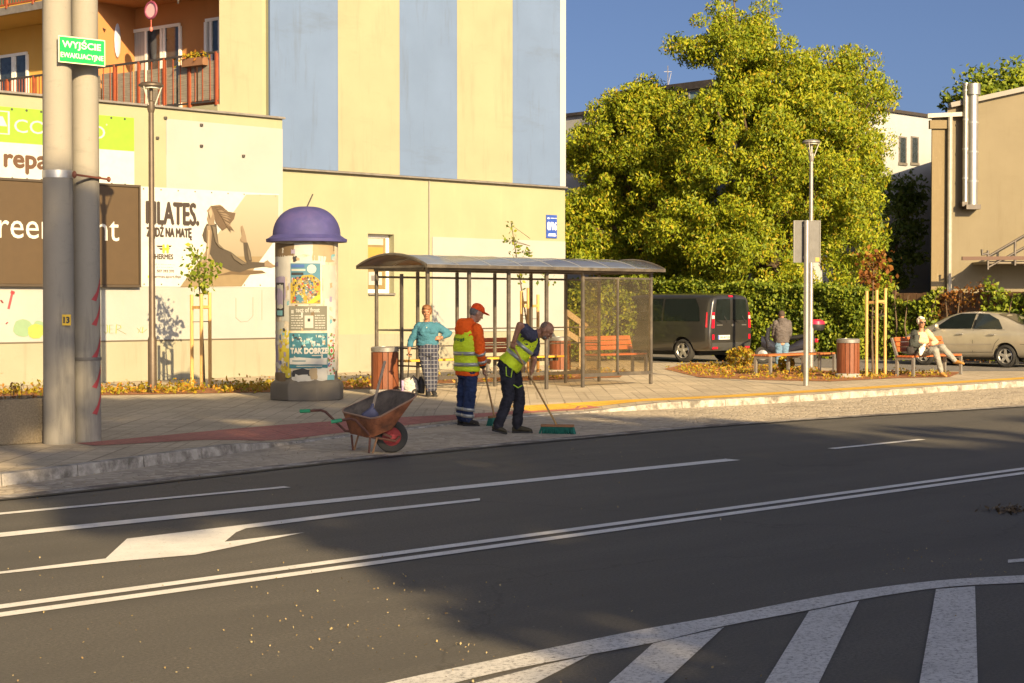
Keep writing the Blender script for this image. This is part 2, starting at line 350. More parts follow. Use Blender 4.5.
def pavz(u, v): 
    d = min(max((v-kv(u)-.16)/1.1, 0), 1); d = d*d*(3-2*d); return kh(u)+(PZ-kh(u))*d
def strip(name, us, rows, zf, m):             # rows: functions u -> v
    b = MB(); n = len(us)
    for r in rows: b.v += [(float(u), float(r(u)), zf(u, r(u))) for u in us]
    for j in range(len(rows)-1): 
        b.f += [(j*n+i, j*n+i+1, (j+1)*n+i+1, (j+1)*n+i) for i in range(n-1)]; b.m += [0]*(n-1)
    return tag(b.build(name, m, smooth=0, uvframe=True, fix=False), kind='structure')
def ev(u): return float(np.interp(u, US, EV))
strip('bus_bay', US, [ev, lambda u: kv(u)+.05], lambda u, v: .004, M['cobble'])
strip('gutter_strip', US, [lambda u: ev(u)+.06, lambda u: min(ev(u)+.3, kv(u))], lambda u, v: .008, M['gutter'])
strip('asphalt_seam', US, [lambda u: ev(u)-.05, lambda u: ev(u)+.06], lambda u, v: .009, flat('seam', (.025, .023, .02), .7))
b = MB(); u = -23.5
while u < 90:
    L_ = 1.0-.012; us = np.linspace(u, u+L_, 5); j = random.uniform(-.006, .006); d = random.uniform(-.005, .005)
    A = [(float(x), kv(x)-d, 0) for x in us]; B_ = [(float(x), kv(x)-d+.015, kh(x)+j) for x in us]; C_ = [(float(x), kv(x)+.16, kh(x)+j) for x in us]; D_ = [(float(x), kv(x)+.16, -.02) for x in us]
    fs = [(r*5+k, r*5+k+1, (r+1)*5+k+1, (r+1)*5+k) for r in range(3) for k in range(4)]+[(0, 5, 10, 15), (4, 19, 14, 9)]
    b.add(A+B_+C_+D_, fs); u += 1.0
tag(b.build('kerb', M['kerb'], smooth=0, uvframe=True, bevel=.008), kind='structure')
strip('pavement', US, [lambda u: kv(u)+.155]+[(lambda u, q=q: kv(u)+.16+q) for q in (.2, .4, .6, .8, 1.0, 1.2)]+[lambda u: 60], lambda u, v: pavz(u, v)-.004, M['paving'])
ru = np.arange(9.8, 20.2, .2)
def rtop(u): return max(float(np.interp(u, [9.8, 12.5, 15.5, 18.5, 20.2], [17.9, 18.55, 19.0, 19.3, 19.3])), kv(u)+.2)
strip('red_paving_strip', ru, [(lambda u, q=q: (kv(u)+.19+float(np.interp(u, [9.8, 12], [1.3, .12])))*(1-q)+max(rtop(u), kv(u)+.2+float(np.interp(u, [9.8, 12], [1.3, .12])))*q) for q in (0, .33, .66, 1)], lambda u, v: pavz(u, v)+.001, M['red_paving'])
yu = np.concatenate([np.arange(18.6, 36, .25), np.arange(36, 100, 2)])
strip('yellow_paving_strip', yu, [(lambda u, q=q: kv(u)+.45+q) for q in (0, .17, .34, .5)], lambda u, v: pavz(u, v)+.001, M['yellow_paving'])
def pxsheet(name, P, z, m, gz=None): return sheet(name, [GU(x, y, z if gz is None else gz) for x, y in P], z, m)
def dens(P, n=6):                               # Catmull-Rom
    out = []
    for i in range(len(P)-1):
        p0, p1, p2, p3 = P[max(i-1, 0)], P[i], P[i+1], P[min(i+2, len(P)-1)]
        for k in range(n):
            t = k/n; f = lambda a, b_, c, d: .5*(2*b_+(c-a)*t+(2*a-5*b_+4*c-d)*t*t+(3*b_-a-3*c+d)*t**3)
            out.append((f(p0[0], p1[0], p2[0], p3[0]), f(p0[1], p1[1], p2[1], p3[1])))
    return out+[P[-1]]
pxsheet('parking_lot', [(640, 362.5), (720, 362), (860, 369.5), (960, 371), (1000, 371), (1300, 371), (1500, 340), (560, 340)], PZ+.002, M['lot'])
# painted markings, children of the road
MK = .006
def mark(P, m='white_paint', nm='painted_line'):
    b = MB(); b.poly([(u, v, MK) for u, v in P]); o = b.build(nm, M[m], road, smooth=0, fix=False)
    if o.data.polygons[0].normal.z < 0: o.data.flip_normals()
    return o
def vline(v, w, u0, u1, m='white_paint'): mark([(u0, v-w/2), (u1, v-w/2), (u1, v+w/2), (u0, v+w/2)], m)
def U_(x, y): return GU(x, y, 0)[0]
def V_(x, y): return GU(x, y, 0)[1]
v1 = (V_(0, 535)+V_(735, 460))/2
vline(v1, .22, -40, U_(735, 460)); vline(v1+.05, .12, U_(830, 449), U_(940, 441)); 
for k in range(1, 5): vline(v1+.05, .12, U_(830, 449)+k*9.4, U_(940, 441)+k*9.4)
vd = V_(200, 495.5); vline(vd, .12, U_(-60, 521), U_(285, 487))
va, vb = V_(0, 607.5), V_(0, 615.6); vline(va, .125, -40, 120); vline(vb, .125, -40, 120)
mark([GU(x, y, 0) for x, y in [(-40, 577.5), (105.5, 559.3), (127, 539.4), (232, 526.8), (355, 511.8), (480, 498.8), (480, 501), (355, 515), (246, 529), (236, 533), (224.6, 542.5), (304.7, 533), (195, 555.4), (125, 561.5), (-40, 578.8)]], nm='painted_arrow')
T = [(300, 706), (392, 682.5), (512, 657), (639, 631), (724, 616), (837, 594.5), (936, 581.5), (1024, 576), (1120, 572), (1300, 568)]
L = [(300, 726), (470, 680), (560, 661), (653.6, 643.6), (724, 627), (809, 611), (866, 599.5), (945, 588), (1024, 583.5), (1120, 579.5), (1300, 575)]
tp = dens([GU(*p, 0) for p in T], 4); lp = dens([GU(*p, 0) for p in L], 4)
mark(tp+lp[::-1], 'worn_paint', 'painted_border')
for P in ([(653, 644.5), (724, 628), (655, 692), (600, 692)], [(809, 612), (859, 602), (815, 692), (760, 692)], [(936, 590), (975, 587), (978, 692), (918, 692)], [(547, 665.5), (590, 656), (520, 692), (445, 692)], [(1046, 584), (1090, 582.5), (1150, 692), (1085, 692)]):
    mark([GU(x, y, 0) for x, y in P], 'worn_paint', 'painted_bar')
mark([GU(x, y, 0) for x, y in [(1008, 560.5), (1060, 556), (1060, 560), (1008, 563.5)]], 'worn_paint', 'painted_patch')

# ------------------------------------------------------------------ striped apartment block
VA, VG = 31.3, 31.62                            # front of the low annex, front of the block
uR = wallp(565, 250, VG)[0]; uL = wallp(270, 100, VG)[0]; uAR = wallp(282.5, 200, VA)[0]
zS = wallp(400, 177, VG)[1]; TOP = 17.5
zS = 4.93
blk = thing('apartment_block', 'cream and pale blue striped apartment block with orange loggias on its left side', 'building', W(uL, VG, PZ), ANG)
def loc(u, v, z): return (u-uL, v-VG, z-PZ)     # block-local
b = MB(); D = 11
b.box(.0, uR-uL, 0, D, 0, zS-PZ)
b.build('lower_wall', M['cream'], blk, smooth=0)
b = MB(); b.box(uAR-uL+.02, uR-uL+.02, -.03, -.002, 0, .92); b.build('plinth', M['plinth'], blk, smooth=0)
pw = wallp(545, 300, VG)[0]-uL
b = MB(); b.box(wallp(432, 300, VG)[0]-uL, uR-uL-.01, -.025, -.002, .94, 3.35); b.build('wall_panel', M['cream_white'], blk, smooth=0)
xs = [270, 338, 399, 457, 512, 560, 565.6]; us = [wallp(x, 100, VG-.06)[0]-uL for x in xs]
b = MB()
b.box(us[0], us[-1], 0, D, zS-PZ+.02, TOP, 0)
for i in range(6): b.box(us[i]+(0 if i else -.0), us[i+1]-.0, -.07, -.002, zS-PZ+.03, TOP, [2, 1, 2, 1, 2, 3][i])  # last narrow strip: the sunlit corner edge painted in as white
b.build('striped_wall', [M['cream'], M['stripe_yellow'], M['stripe_blue'], M['white_wall']], blk, smooth=0)
b = MB(); b.box(uAR-uL-.3, us[-1]+.03, -.12, .0, zS-PZ-.02, zS-PZ+.02); b.build('flashing', M['tin'], blk, smooth=0)
b = MB()
for xx in (338, 399, 457, 512): u0 = wallp(xx, 100, VG-.06)[0]-uL; b.box(u0-.008, u0+.008, -.076, -.071, zS-PZ+.03, TOP)
each(b, 'stripe_joint', M['stripe_yellow'], blk, smooth=0)
b = MB(); b.tube([loc(wallp(428.5, 250, VG)[0], VG-.03, PZ+.95), loc(wallp(428.5, 250, VG)[0], VG-.03, zS-.05)], .012, 6); b.build('downlead', M['zinc'], blk)
# loggia side: along w from the corner, n goes inwards
WX = Vector((-math.sin(R(53)), math.cos(R(53)))); NX = Vector((math.cos(R(53)), math.sin(R(53))))
uP = wallp(219.5, 100, VG)[0]; uQ = wallp(262, 100, VG)[0]; P0 = W(uP, VG)
def LW(s, n, z):                               # loggia frame -> block-local
    p = Vector((P0.x+WX.x*s+NX.x*n, P0.y+WX.y*s+NX.y*n)); u, v = toUV(p); return (u-uL, v-VG, z-PZ)
def lbox(b, s0, s1, n0, n1, z0, z1, mi=0):
    vs = [LW(s, n, z) for z in (z0, z1) for n in (n0, n1) for s in (s0, s1)]
    return b.add(vs, [(0,2,3,1),(4,5,7,6),(0,1,5,4),(2,6,7,3),(0,4,6,2),(1,3,7,5)], mi)
def s_at(px, n=0):
    lo, hi = -2, 20
    for _ in range(50):
        m_ = (lo+hi)/2; p = P0+Vector((WX.x*m_+NX.x*n, WX.y*m_+NX.y*n, 0)); x = 512+FPX*p.x/p.y
        if x > px: lo = m_
        else: hi = m_
    return lo
sp = 0.0; F1, F2 = 6.28, 9.12
q0, q1 = LW(0, 0, 0), LW(0, 1.7, 0); b = MB(); b.prism([(q0[0], -.004, 4.9), (uQ-uL, -.004, 4.9), (uQ-uL, 1.5, 4.9), (q1[0], q1[1], 4.9)], (0, 0, TOP-4.9)); b.build('pier', M['stripe_yellow'], blk, smooth=0)
b = MB(); b.box(uQ-uL+.002, -.002, .10, 1.7, 4.9, TOP); b.build('pier_return', M['cream'], blk, smooth=0)
ND = 1.35; sEnd = 19.0; sMid = s_at(113, .6)
b = MB(); lbox(b, sp, sMid, ND, ND+.3, 5, TOP, 0); lbox(b, sMid+.2, sEnd, ND, ND+.3, 5, TOP, 1); b.build('loggia_wall', [M['orange_wall'], M['ochre_wall']], blk, smooth=0)
b = MB(); lbox(b, sMid, sMid+.2, .0, ND, 5, TOP); b.build('partition', M['orange_wall'], blk, smooth=0)
b = MB()
for z in (F1, F2+.14, F2+3.1, F2+6):
    lbox(b, sp, sEnd, -.06, ND, z-.15, z, 0)
b.build('balcony_slab', M['cream'], blk, smooth=0)
b = MB()
for z in (F2+.14, F2+3.1): lbox(b, sp, sEnd, -.07, -.062, z-.17, z+.02)
b.build('slab_edge', M['tin'], blk, smooth=0)
b = MB(); lbox(b, sp+.0, sMid, .0, ND-.01, F2-.03, F2-.012, 0); b.build('loggia_ceiling', M['orange_wall'], blk, smooth=0)
b = MB(); lbox(b, sMid+.2, sEnd, .0, ND-.01, F2-.03, F2-.012, 0); b.build('loggia_ceiling', M['ochre_wall'], blk, smooth=0)
def lwin(pa, pb, ztop, zbot, panes, n=ND):
    s0, s1 = sorted((s_at(pa, n), s_at(pb, n)))
    fr = MB()
    w = .075
    lbox(fr, s0, s1, n-.06, n-.005, ztop-w, ztop); lbox(fr, s0, s1, n-.06, n-.005, zbot, zbot+w)
    ed = [s0+(s1-s0)*k for k in panes]
    for e in ed: lbox(fr, e-w/2 if 0 < e else e, e+w/2, n-.06, n-.006, zbot+w, ztop-w)
    f = fr.build('window', M['white_pvc'], blk, smooth=0)
    for i in range(len(ed)-1):
        g = MB(); lbox(g, ed[i]+w/2, ed[i+1]-w/2, n-.03, n-.02, zbot+w, ztop-w); g.build('pane', M['curtain'] if i % 2 else M['pane'], f, smooth=0)
lwin(182.5, 132, F2-.55, F1+.02, [0, .3, .36, .66, .95, 1]); lwin(222, 208, F2-.55, F1+.6, [0, .6, 1])
lwin(2, 30, F2-.7, F1+.1, [0, .42, .5, 1], ND); lwin(-60, -5, F2-.7, F1+.1, [0, .5, 1], ND)
# railings
def railing(s0, s1, z, nposts, mats, screen):
    r = MB(); lbox(r, s0, s1, -.07, -.03, z+1.15, z+1.2); lbox(r, s0, s1, -.065, -.035, z+.06, z+.1)
    rl = r.build('railing', M['rail_red'] if mats else M['dark_metal'], blk, smooth=0)
    p = MB()
    for k in range(nposts+1): s = s0+.03+(s1-s0-.06)*k/nposts; lbox(p, s-.025, s+.025, -.09, -.02, z-.02, z+1.18)
    each(p, 'railing_post', M['rail_red'], rl, smooth=0)
    p = MB(); nb = int((s1-s0)/(.24 if screen else .115))
    for k in range(1, nb): s = s0+(s1-s0)*k/nb; lbox(p, s-.008, s+.008, -.062, -.046, z+.1, z+1.15)
    p.build('baluster', M['rail_red'], rl, smooth=0)
    if screen:
        p = MB(); k = 0
        L_ = s0+.05
        while L_ < s1-.2:
            w = min(random.uniform(.3, .62), s1-.05-L_); lbox(p, L_, L_+w, -.044, -.036, z+.12, z+random.uniform(.95, 1.02)); L_ += w+random.uniform(.03, .09)
        p.build('reed_screen', M['reed'], rl, smooth=0)
railing(sp, sMid, F1, 5, False, True); railing(sMid, s_at(-40), F1, 5, False, False); railing(sMid, s_at(-40), F2+.14, 5, True, False)
p = MB(); lbox(p, sMid, s_at(-40), -.03, -.02, F2+.2, F2+1.3); p.build('balcony_screen', flat('green_mat', (.07, .13, .08)), blk, smooth=0)
def blkthing(name, label, cat, s, n, z): 
    p = LW(s, n, z); t = thing(name, label, cat, W(p[0]+uL, p[1]+VG, p[2]+PZ), R(53+90)); return t
# small things on the balcony
t = blkthing('flower_box', 'balcony flower box spilling yellow green leaves over the railing', 'planter box', s_at(200), -.12, F1+1.0)
b = MB(); b.box(-.35, .35, -.09, .09, -.1, .08); b.build('trough', flat('trough_brown', (.2, .1, .05)), t)
def leafmesh(pts, size, rng, droop=.0, thin=.5, nrm=None):
    N = len(pts); pts = np.asarray(pts, float)
    a = rng.normal(size=(N, 3)); a[:, 2] -= droop; a /= np.linalg.norm(a, axis=1)[:, None]
    c = rng.normal(size=(N, 3))
    if nrm is not None: c = c+np.asarray(nrm)
    c -= a*(a*c).sum(1)[:, None]; c /= np.linalg.norm(c, axis=1)[:, None]; d = np.cross(a, c)
    s = (size*rng.uniform(.6, 1.25, N))[:, None]; w = s*thin
    v = np.stack([pts-a*s*.5, pts+d*w*.5+c*s*.06, pts+a*s*.5, pts-d*w*.5+c*s*.06], 1).reshape(-1, 3)
    me = bpy.data.meshes.new('leaves'); me.vertices.add(4*N); me.vertices.foreach_set('co', v.ravel())
    me.loops.add(4*N); me.loops.foreach_set('vertex_index', np.arange(4*N)); me.polygons.add(N); me.polygons.foreach_set('loop_start', np.arange(0, 4*N, 4)); me.polygons.foreach_set('loop_total', np.full(N, 4))
    me.update(); me.validate(); return me
def leaves(name, pts, size, m, parent=None, droop=0, thin=.5, nrm=None): return link(name, leafmesh(pts, size, RNG, droop, thin, nrm), m, parent, smooth=0)
leaves('foliage', RNG.normal(size=(140, 3))*np.array([.22, .07, .07])+np.array([0, 0, .12]), .11, M['leaf_cover'], t)
t = blkthing('dream_catcher', 'round pink hoop ornament with a hanging drop under the balcony ceiling', 'ornament', s_at(151), .05, F2-.25)
b = MB(); b.tube([(.19*math.cos(a), 0, -.22+.19*math.sin(a)) for a in np.linspace(0, 6.283, 25)], .03, 6); b.build('hoop', flat('plum', (.2, .04, .08)), t)
b = MB(); b.lathe([(.17, -.005), (.17, .005)], 20); o = b.build('web', flat('pink_web', (.5, .32, .34)), t); o.rotation_euler.x = math.pi/2; o.location = (0, 0, -.22)
b = MB(); b.tube([(0, 0, -.4), (0, 0, -.62)], .008, 5); b.ell((0, 0, -.66), (.04, .04, .06), 8, 6); b.tube([(0, 0, 0), (0, 0, .24)], .005, 5); each(b, 'drop', flat('coral', (.6, .15, .12)), t)
t = blkthing('hanging_ornament', 'round white openwork ornament hanging near the end of the balcony', 'ornament', s_at(178), .05, F2-.02)
b = MB(); b.ell((0, 0, -.18), (.11, .03, .15), 12, 8); b.build('disc', flat('shell_white', (.55, .5, .42)), t)
b = MB(); b.tube([(0, 0, 0), (0, 0, -.04)], .006, 5); b.tube([(0, 0, -.3), (0, 0, -.4)], .02, 5); each(b, 'cord', M['dark_metal'], t)
t = blkthing('wall_ornament', 'tall oval blue and white wall ornament on the balcony partition', 'ornament', sMid-.05, .75, F1+1.95)
b = MB(); b.ell((0, 0, 0), (.03, .1, .42), 12, 8); b.build('oval_plate', flat('pale_blue', (.42, .42, .5)), t)
b = MB(); b.ell((.015, 0, 0), (.03, .05, .3), 12, 8); b.build('oval_centre', flat('deep_blue', (.1, .1, .3)), t)
t = blkthing('wall_lantern', 'dark scrolled wall lantern beside the oval ornament', 'lantern', sMid-.08, .35, F1+1.95)
b = MB(); b.tube([(0, 0, .2), (.15, 0, .28), (.22, 0, .15), (.2, 0, 0)], .02, 6); b.ell((.2, 0, -.1), (.08, .08, .13), 8, 6); b.build('bracket', M['dark_metal'], t)
# window in the lower wall
u0, z0 = wallp(368, 293, VG); u1, z1 = wallp(394, 234.5, VG)
t = thing('wall_window', 'small white framed window with paper notices in the cream wall above the bus shelter', 'window', W(u0, VG, z0), ANG)
w, h = u1-u0, z1-z0
b = MB(); b.box(0, w, -.06, -.003, -.05, 0); b.build('sill', M['tin'], t, smooth=0)
# the recess: reveal pieces stand round a sunk frame; the wall gets a dark-free niche by a boolean
cut = MB(); cut.box(u0-uL, u1-uL, -.2, .3, z0-PZ, z1-PZ); cme = cut.mesh(); co = bpy.data.objects.new('cut', cme); COL.objects.link(co); co.parent = blk
lw = [c for c in blk.children if c.name.startswith('lower_wall')][0]
bpy.context.view_layer.update()
def boolean(o, cutter):
    md = o.modifiers.new('b', 'BOOLEAN'); md.object = cutter; md.operation = 'DIFFERENCE'; md.solver = 'EXACT'
    bpy.context.view_layer.update(); dg = bpy.context.evaluated_depsgraph_get(); me = bpy.data.meshes.new_from_object(o.evaluated_get(dg)); o.modifiers.remove(md); o.data = me
boolean(lw, co); bpy.data.objects.remove(co)
b = MB(); fw = .09
b.box(0, fw, .2, .27, 0, h); b.box(w-fw, w, .2, .27, 0, h); b.box(fw, w-fw, .2, .27, h-fw, h); b.box(fw, w-fw, .2, .27, 0, fw); b.box(fw, w-fw, .2, .265, h*.42, h*.42+.07)
b.build('frame', M['white_pvc'], t, smooth=0)
b = MB(); b.box(fw, w-fw, .235, .25, fw, h-fw); b.build('pane', flat('pane_pale', (.20, .15, .07), .1), t, smooth=0)
b = MB(); b.box(.14, w-.16, .226, .233, h*.82, h*.93, 0); b.box(.14, w-.16, .226, .233, h*.5, h*.78, 1); b.box(.2, w-.2, .226, .233, .2, h*.36, 0); b.box(.28, w-.3, .222, .2255, .3, h*.3, 2)
b.build('notice', [flat('paper', (.36, .36, .33)), flat('paper_yellow', (.34, .21, .045)), flat('ink', (.15, .14, .14))], t, smooth=0)

# ------------------------------------------------------------------ low annex with the banners
ax = thing('annex_building', 'low flat roofed cream annex carrying the advertising banners', 'building', W(uAR, VA, PZ), ANG)
zT = 6.03-PZ; LEN = 26
b = MB(); b.box(-LEN, 0, 0, .3, .86, zT); b.box(-LEN, 0, .0, .3, 0, .855); b.box(-.3, -.001, .3, VG-VA+2, 0, zT); b.build('wall', M['cream'], ax, smooth=0)
def AX(px, py, d=0): u, z = wallp(px, py, VA-d); return (u-uAR, -d, z-PZ)
def arect(b, x0, x1, y0, y1, d, th=.004, mi=0):  # a flat rectangle on the annex wall given by its corner pixels
    a = AX(x0, y1, d); c = AX(x1, y0, d); b.box(a[0], c[0], -d-th, -d, a[2], c[2], mi)
pl = MB(); pl.box(-LEN, .004, -.012, -.002, 0, .855); pl.build('plinth', M['plinth'], ax, smooth=0)
b = MB(); b.box(-LEN, 0, -.01, -.003, .885, zT-1.0); o = b.build('wall_panel', M['cream_white'], ax, smooth=0)
b = MB(); b.box(AX(166, 150)[0], 0, -.014, -.0105, zT-1.01, zT-.22); b.box(AX(166, 150)[0], 0, -.014, -.0105, AX(0, 0, 0)[2]*0+3.7, zT-1.01); b.build('panel_white', M['cream_white'], ax, smooth=0)
b = MB(); b.box(AX(132, 150)[0], AX(166, 150)[0]-.005, -.0135, -.0105, 3.7, zT-.22); b.build('panel_yellow', M['cream'], ax, smooth=0)
b = MB(); b.box(-LEN, .0, -.03, -.003, .86, .885); b.build('plinth_flashing', flat('flash_dark', (.10, .08, .06)), ax, smooth=0)
b = MB(); b.box(-LEN, .04, -.08, .38, zT+.002, zT+.05); b.build('coping', M['tin'], ax, smooth=0, bevel=.006)
b = MB(); b.box(-LEN, -.3, .38, 9, zT-.3, zT-.02); b.build('roof', M['roofing'], ax, smooth=0)
# text helper -------------------------------------------------------------
def text_geo(s):
    cu = bpy.data.curves.new('t', 'FONT'); cu.body = s; cu.resolution_u = 3; o = bpy.data.objects.new('t', cu); COL.objects.link(o)
    bpy.context.view_layer.update(); me = bpy.data.meshes.new_from_object(o.evaluated_get(bpy.context.evaluated_depsgraph_get()))
    V_ = np.array([v.co[:2] for v in me.vertices]); F = [tuple(p.vertices) for p in me.polygons]
    bpy.data.objects.remove(o); bpy.data.curves.remove(cu); return V_, F
def add_text(b, s, x0, x1, z0, z1, y, mi=0, bold=0, fmap=None):
    V_, F = text_geo(s); lo, hi = V_.min(0), V_.max(0); q = (V_-lo)/(hi-lo)
    offs = [(0, 0)] if not bold else [(0, 0), (bold, 0), (-bold, 0), (0, bold), (0, -bold), (bold*.7, bold*.7), (-bold*.7, bold*.7)]
    for k, (dx, dz) in enumerate(offs):
        pts = [(x0+a*(x1-x0)+dx, y-.0004*k, z0+c*(z1-z0)+dz) for a, c in q]
        if fmap: pts = [fmap(*p) for p in pts]
        b.add(pts, F, mi)
def atext(b, s, x0, x1, y0, y1, d, mi=0, bold=0):
    a = AX(x0, y1, d); c = AX(x1, y0, d); add_text(b, s, a[0], c[0], a[2], c[2], -d, mi, bold)
def apoly(b, P, d, mi=0, th=.003): b.prism([AX(x, y, d) for x, y in P], (0, -th, 0), mi)
WHITE, LIME, BROWN, SIGNBR, DARK, GOLD = flat('banner_white', (.44, .44, .42)), flat('banner_lime', (.19, .335, .022)), flat('banner_brown', (.085, .042, .02)), flat('sign_brown', (.062, .038, .016)), flat('banner_dark', (.035, .025, .02)), flat('banner_gold', (.65, .45, .03))
def athing(name, label, cat): return thing(name, label, cat, W(uAR, VA, PZ), ANG)
def zrel(px, py, d=.02): return AX(px, py, d)[2]
# lime and white banner: heights fixed along the wall
t = athing('lime_banner', 'lime green and white banner hung above the brown sign board', 'banner')
x0, x1 = AX(-70, 100, .02)[0], AX(134, 130, .02)[0]; zt, zm, zb = zrel(134, 118), zrel(134, 151.5), zrel(134, 187)
b = MB(); b.box(x0, x1, -.024, -.018, zm, zt, 0); b.box(x0, x1, -.024, -.018, zb, zm, 1); b.build('cloth', [LIME, WHITE], t, smooth=0)
b = MB()
def ztext(s, xa, xb, za, zb_, d, mi, bold): add_text(b, s, AX(xa, 100, d)[0], AX(xb, 100, d)[0], za, zb_, -d, mi, bold)
H_ = zt-zm
ztext('COCOLO', 14, 105, zm+.30*H_, zm+.68*H_, .027, 0, 0); ztext('+', 105.5, 107.5, zm+.70*H_, zm+.76*H_, .027, 0, 0)
a0, a1 = AX(-14, 100, .027)[0], AX(9.5, 100, .027)[0]
for (p, q, r_, s_) in ((a0, a1, zm+.85*H_, zm+.88*H_), (a0, a1, zm+.22*H_, zm+.25*H_), (a1-.04, a1, zm+.25*H_, zm+.85*H_), (a0, a0+.04, zm+.25*H_, zm+.85*H_)): b.box(p, q, -.030, -.026, r_, s_)
b.prism([(a0+.2, -.026, zm+.45*H_), (a0+.45, -.026, zm+.45*H_), (a1-.15, -.026, zm+.72*H_), (a1-.3, -.026, zm+.72*H_), (a0+.2, -.026, zm+.58*H_)], (0, -.003, 0))
b.build('lettering', WHITE, t, smooth=0)
b = MB(); ztext('repair', 4, 62, zb+.20*(zm-zb), zb+.80*(zm-zb), .027, 0, .02); b.build('lettering', BROWN, t, smooth=0)
b = MB()
for k in range(14):
    for z in (zt-.04, zb+.04): b.lathe([(.025, -.004), (.025, .004)], 8); n_ = len(b.v)-16; b.v[n_:] = [(x0+(x1-x0)*(k+.3)/14+p[0], -.026+p[2], z+p[1]) for p in b.v[n_:]]
each(b, 'eyelet', M['dark_metal'], t, smooth=0)
# brown sign board
t = athing('sign_board', 'large flat brown sign board with thin white lettering on the annex wall', 'sign board')
zt, zb = zrel(138.5, 187.5, .12), zrel(138.5, 285, .12); x1 = AX(138.5, 200, .12)[0]; x0 = AX(-100, 200, .12)[0]
b = MB(); b.box(x0, x1, -.12, -.02, zb, zt); b.build('board', SIGNBR, t, smooth=0, bevel=.008)
b = MB()
for (p, q, r_, s_) in ((x0, x1, zt+.001, zt+.05), (x0, x1, zb-.05, zb-.001), (x1+.001, x1+.04, zb-.05, zt+.05)): b.box(p, q, -.15, -.02, r_, s_)
b.build('rim', flat('rim_brown', (.05, .035, .022)), t, smooth=0)
b = MB(); H_ = zt-zb; add_text(b, 'Greenpoint', AX(-27.5, 100, .13)[0], AX(118.5, 100, .13)[0], zb+.40*H_-.20*.4, zb+.40*H_+.30*H_, -.125, 0, 0); b.build('lettering', flat('letter_white', (.5, .49, .46)), t, smooth=0)
# pilates banner
t = athing('pilates_banner', 'white pilates banner showing a woman stretching on a mat', 'banner')
zt, zb = zrel(278, 194), zrel(278, 287.5); x0, x1 = AX(139.5, 200, .02)[0], AX(279, 200, .02)[0]
b = MB(); b.box(x0, x1, -.022, -.016, zb, zt); b.build('cloth', WHITE, t, smooth=0)
GR = lambda m_, c: flat('sepia_'+m_, c)
def sepia_grad():
    m, tt, bb, n = nodes('sepia_studio'); v = coords(tt, kind='Generated'); sx = n('SeparateXYZ'); tt.links.new(v, sx.inputs[0])
    c = mixc(tt, ramp(tt, sx.outputs[2], .0, .9), (.17, .14, .09), (.30, .26, .19)); tt.links.new(c, bb.inputs['Base Color']); sset(bb, Roughness=.6); return m
M['sepia_studio'] = sepia_grad()
b = MB(); apoly(b, [(246, 194.5), (278.6, 195), (278.6, 235), (241.5, 286.5), (180, 287)], .023); b.build('photo_background', M['sepia_studio'], t, smooth=0)
b = MB(); apoly(b, [(207, 256.5), (262.5, 256.5), (241.3, 286.3), (181, 286.7)], .0265); b.build('photo_floor', GR('floor', (.19, .14, .075)), t, smooth=0)
b = MB(); apoly(b, [(235, 270), (262, 270.5), (266, 273), (245, 275), (232, 274.5), (215, 276)], .030); b.build('photo_shade', GR('shade', (.09, .06, .03)), t, smooth=0)
fig = MB()
skin, dark, hair = 0, 1, 2
apoly(fig, [(206.5, 224), (211.5, 223), (216.5, 224), (217.5, 236), (218.5, 243.5), (224, 249), (231, 252), (238, 257.5), (245.5, 262.5), (253, 262), (266, 262.5), (271.5, 263), (271, 266.5), (262, 267), (250, 268.5), (240, 272.5), (231, 271), (222, 267), (215, 262.5), (210, 254), (208.5, 245), (204, 241), (202.3, 235), (204.5, 228)], .033, dark)
apoly(fig, [(206.8, 226), (210, 225.2), (211.8, 232), (211, 244), (209.6, 254), (208.3, 263), (207.6, 271), (204.8, 271.5), (204, 263), (205, 254), (206.8, 244), (206.6, 235)], .0365, skin)
apoly(fig, [(208.5, 225), (207, 219), (208.3, 213), (207, 210.5), (211, 205.5), (216, 207), (217, 214), (214.5, 220), (214.5, 225)], .0365, skin)
apoly(fig, [(211, 206), (217, 205), (223, 207), (228, 211.5), (235.5, 213), (234, 219), (230, 224), (227, 227.5), (222.5, 230.5), (219, 227), (215.5, 222), (214, 214)], .040, hair)
apoly(fig, [(243.5, 242.5), (247.5, 242.5), (250.5, 252), (252, 261), (248.5, 265), (245, 259), (244, 250)], .040, dark)
apoly(fig, [(240.8, 226.5), (242.4, 225.3), (244.5, 231), (245.8, 236), (246.9, 242.5), (243.4, 242.6), (241.2, 241.6), (240.2, 239.4), (242, 236), (241.2, 231)], .043, skin)
apoly(fig, [(264.5, 261.8), (267.5, 260), (271, 263.5), (277, 266.3), (271, 267.5), (264.5, 266.5)], .043, skin)
wr_ = random.Random(4)
for k in range(26):                                # wisps of hair
    f = k/25; x0_, y0_ = 214+f*12, 207+f*19; L__ = wr_.uniform(7, 13); an = -.15+f*.9+wr_.uniform(-.2, .2)
    apoly(fig, [(x0_, y0_-.9), (x0_+L__*.6*math.cos(an), y0_+L__*.6*math.sin(an)-.8), (x0_+L__*math.cos(an+.15), y0_+L__*math.sin(an+.15)), (x0_+L__*.5*math.cos(an), y0_+L__*.5*math.sin(an)+.7)], .046+.0005*k, hair if k % 3 else skin)
for P in ([(212, 226), (215.5, 227), (216.5, 236), (218, 243), (224, 249.5), (219, 247), (215.5, 242), (213.5, 233)], [(231, 253), (238, 258.5), (246, 263.5), (242, 264.5), (234, 259)], [(247.2, 244), (249.6, 252), (251, 260), (249, 260), (247.5, 252)]): apoly(fig, P, .062, 3)
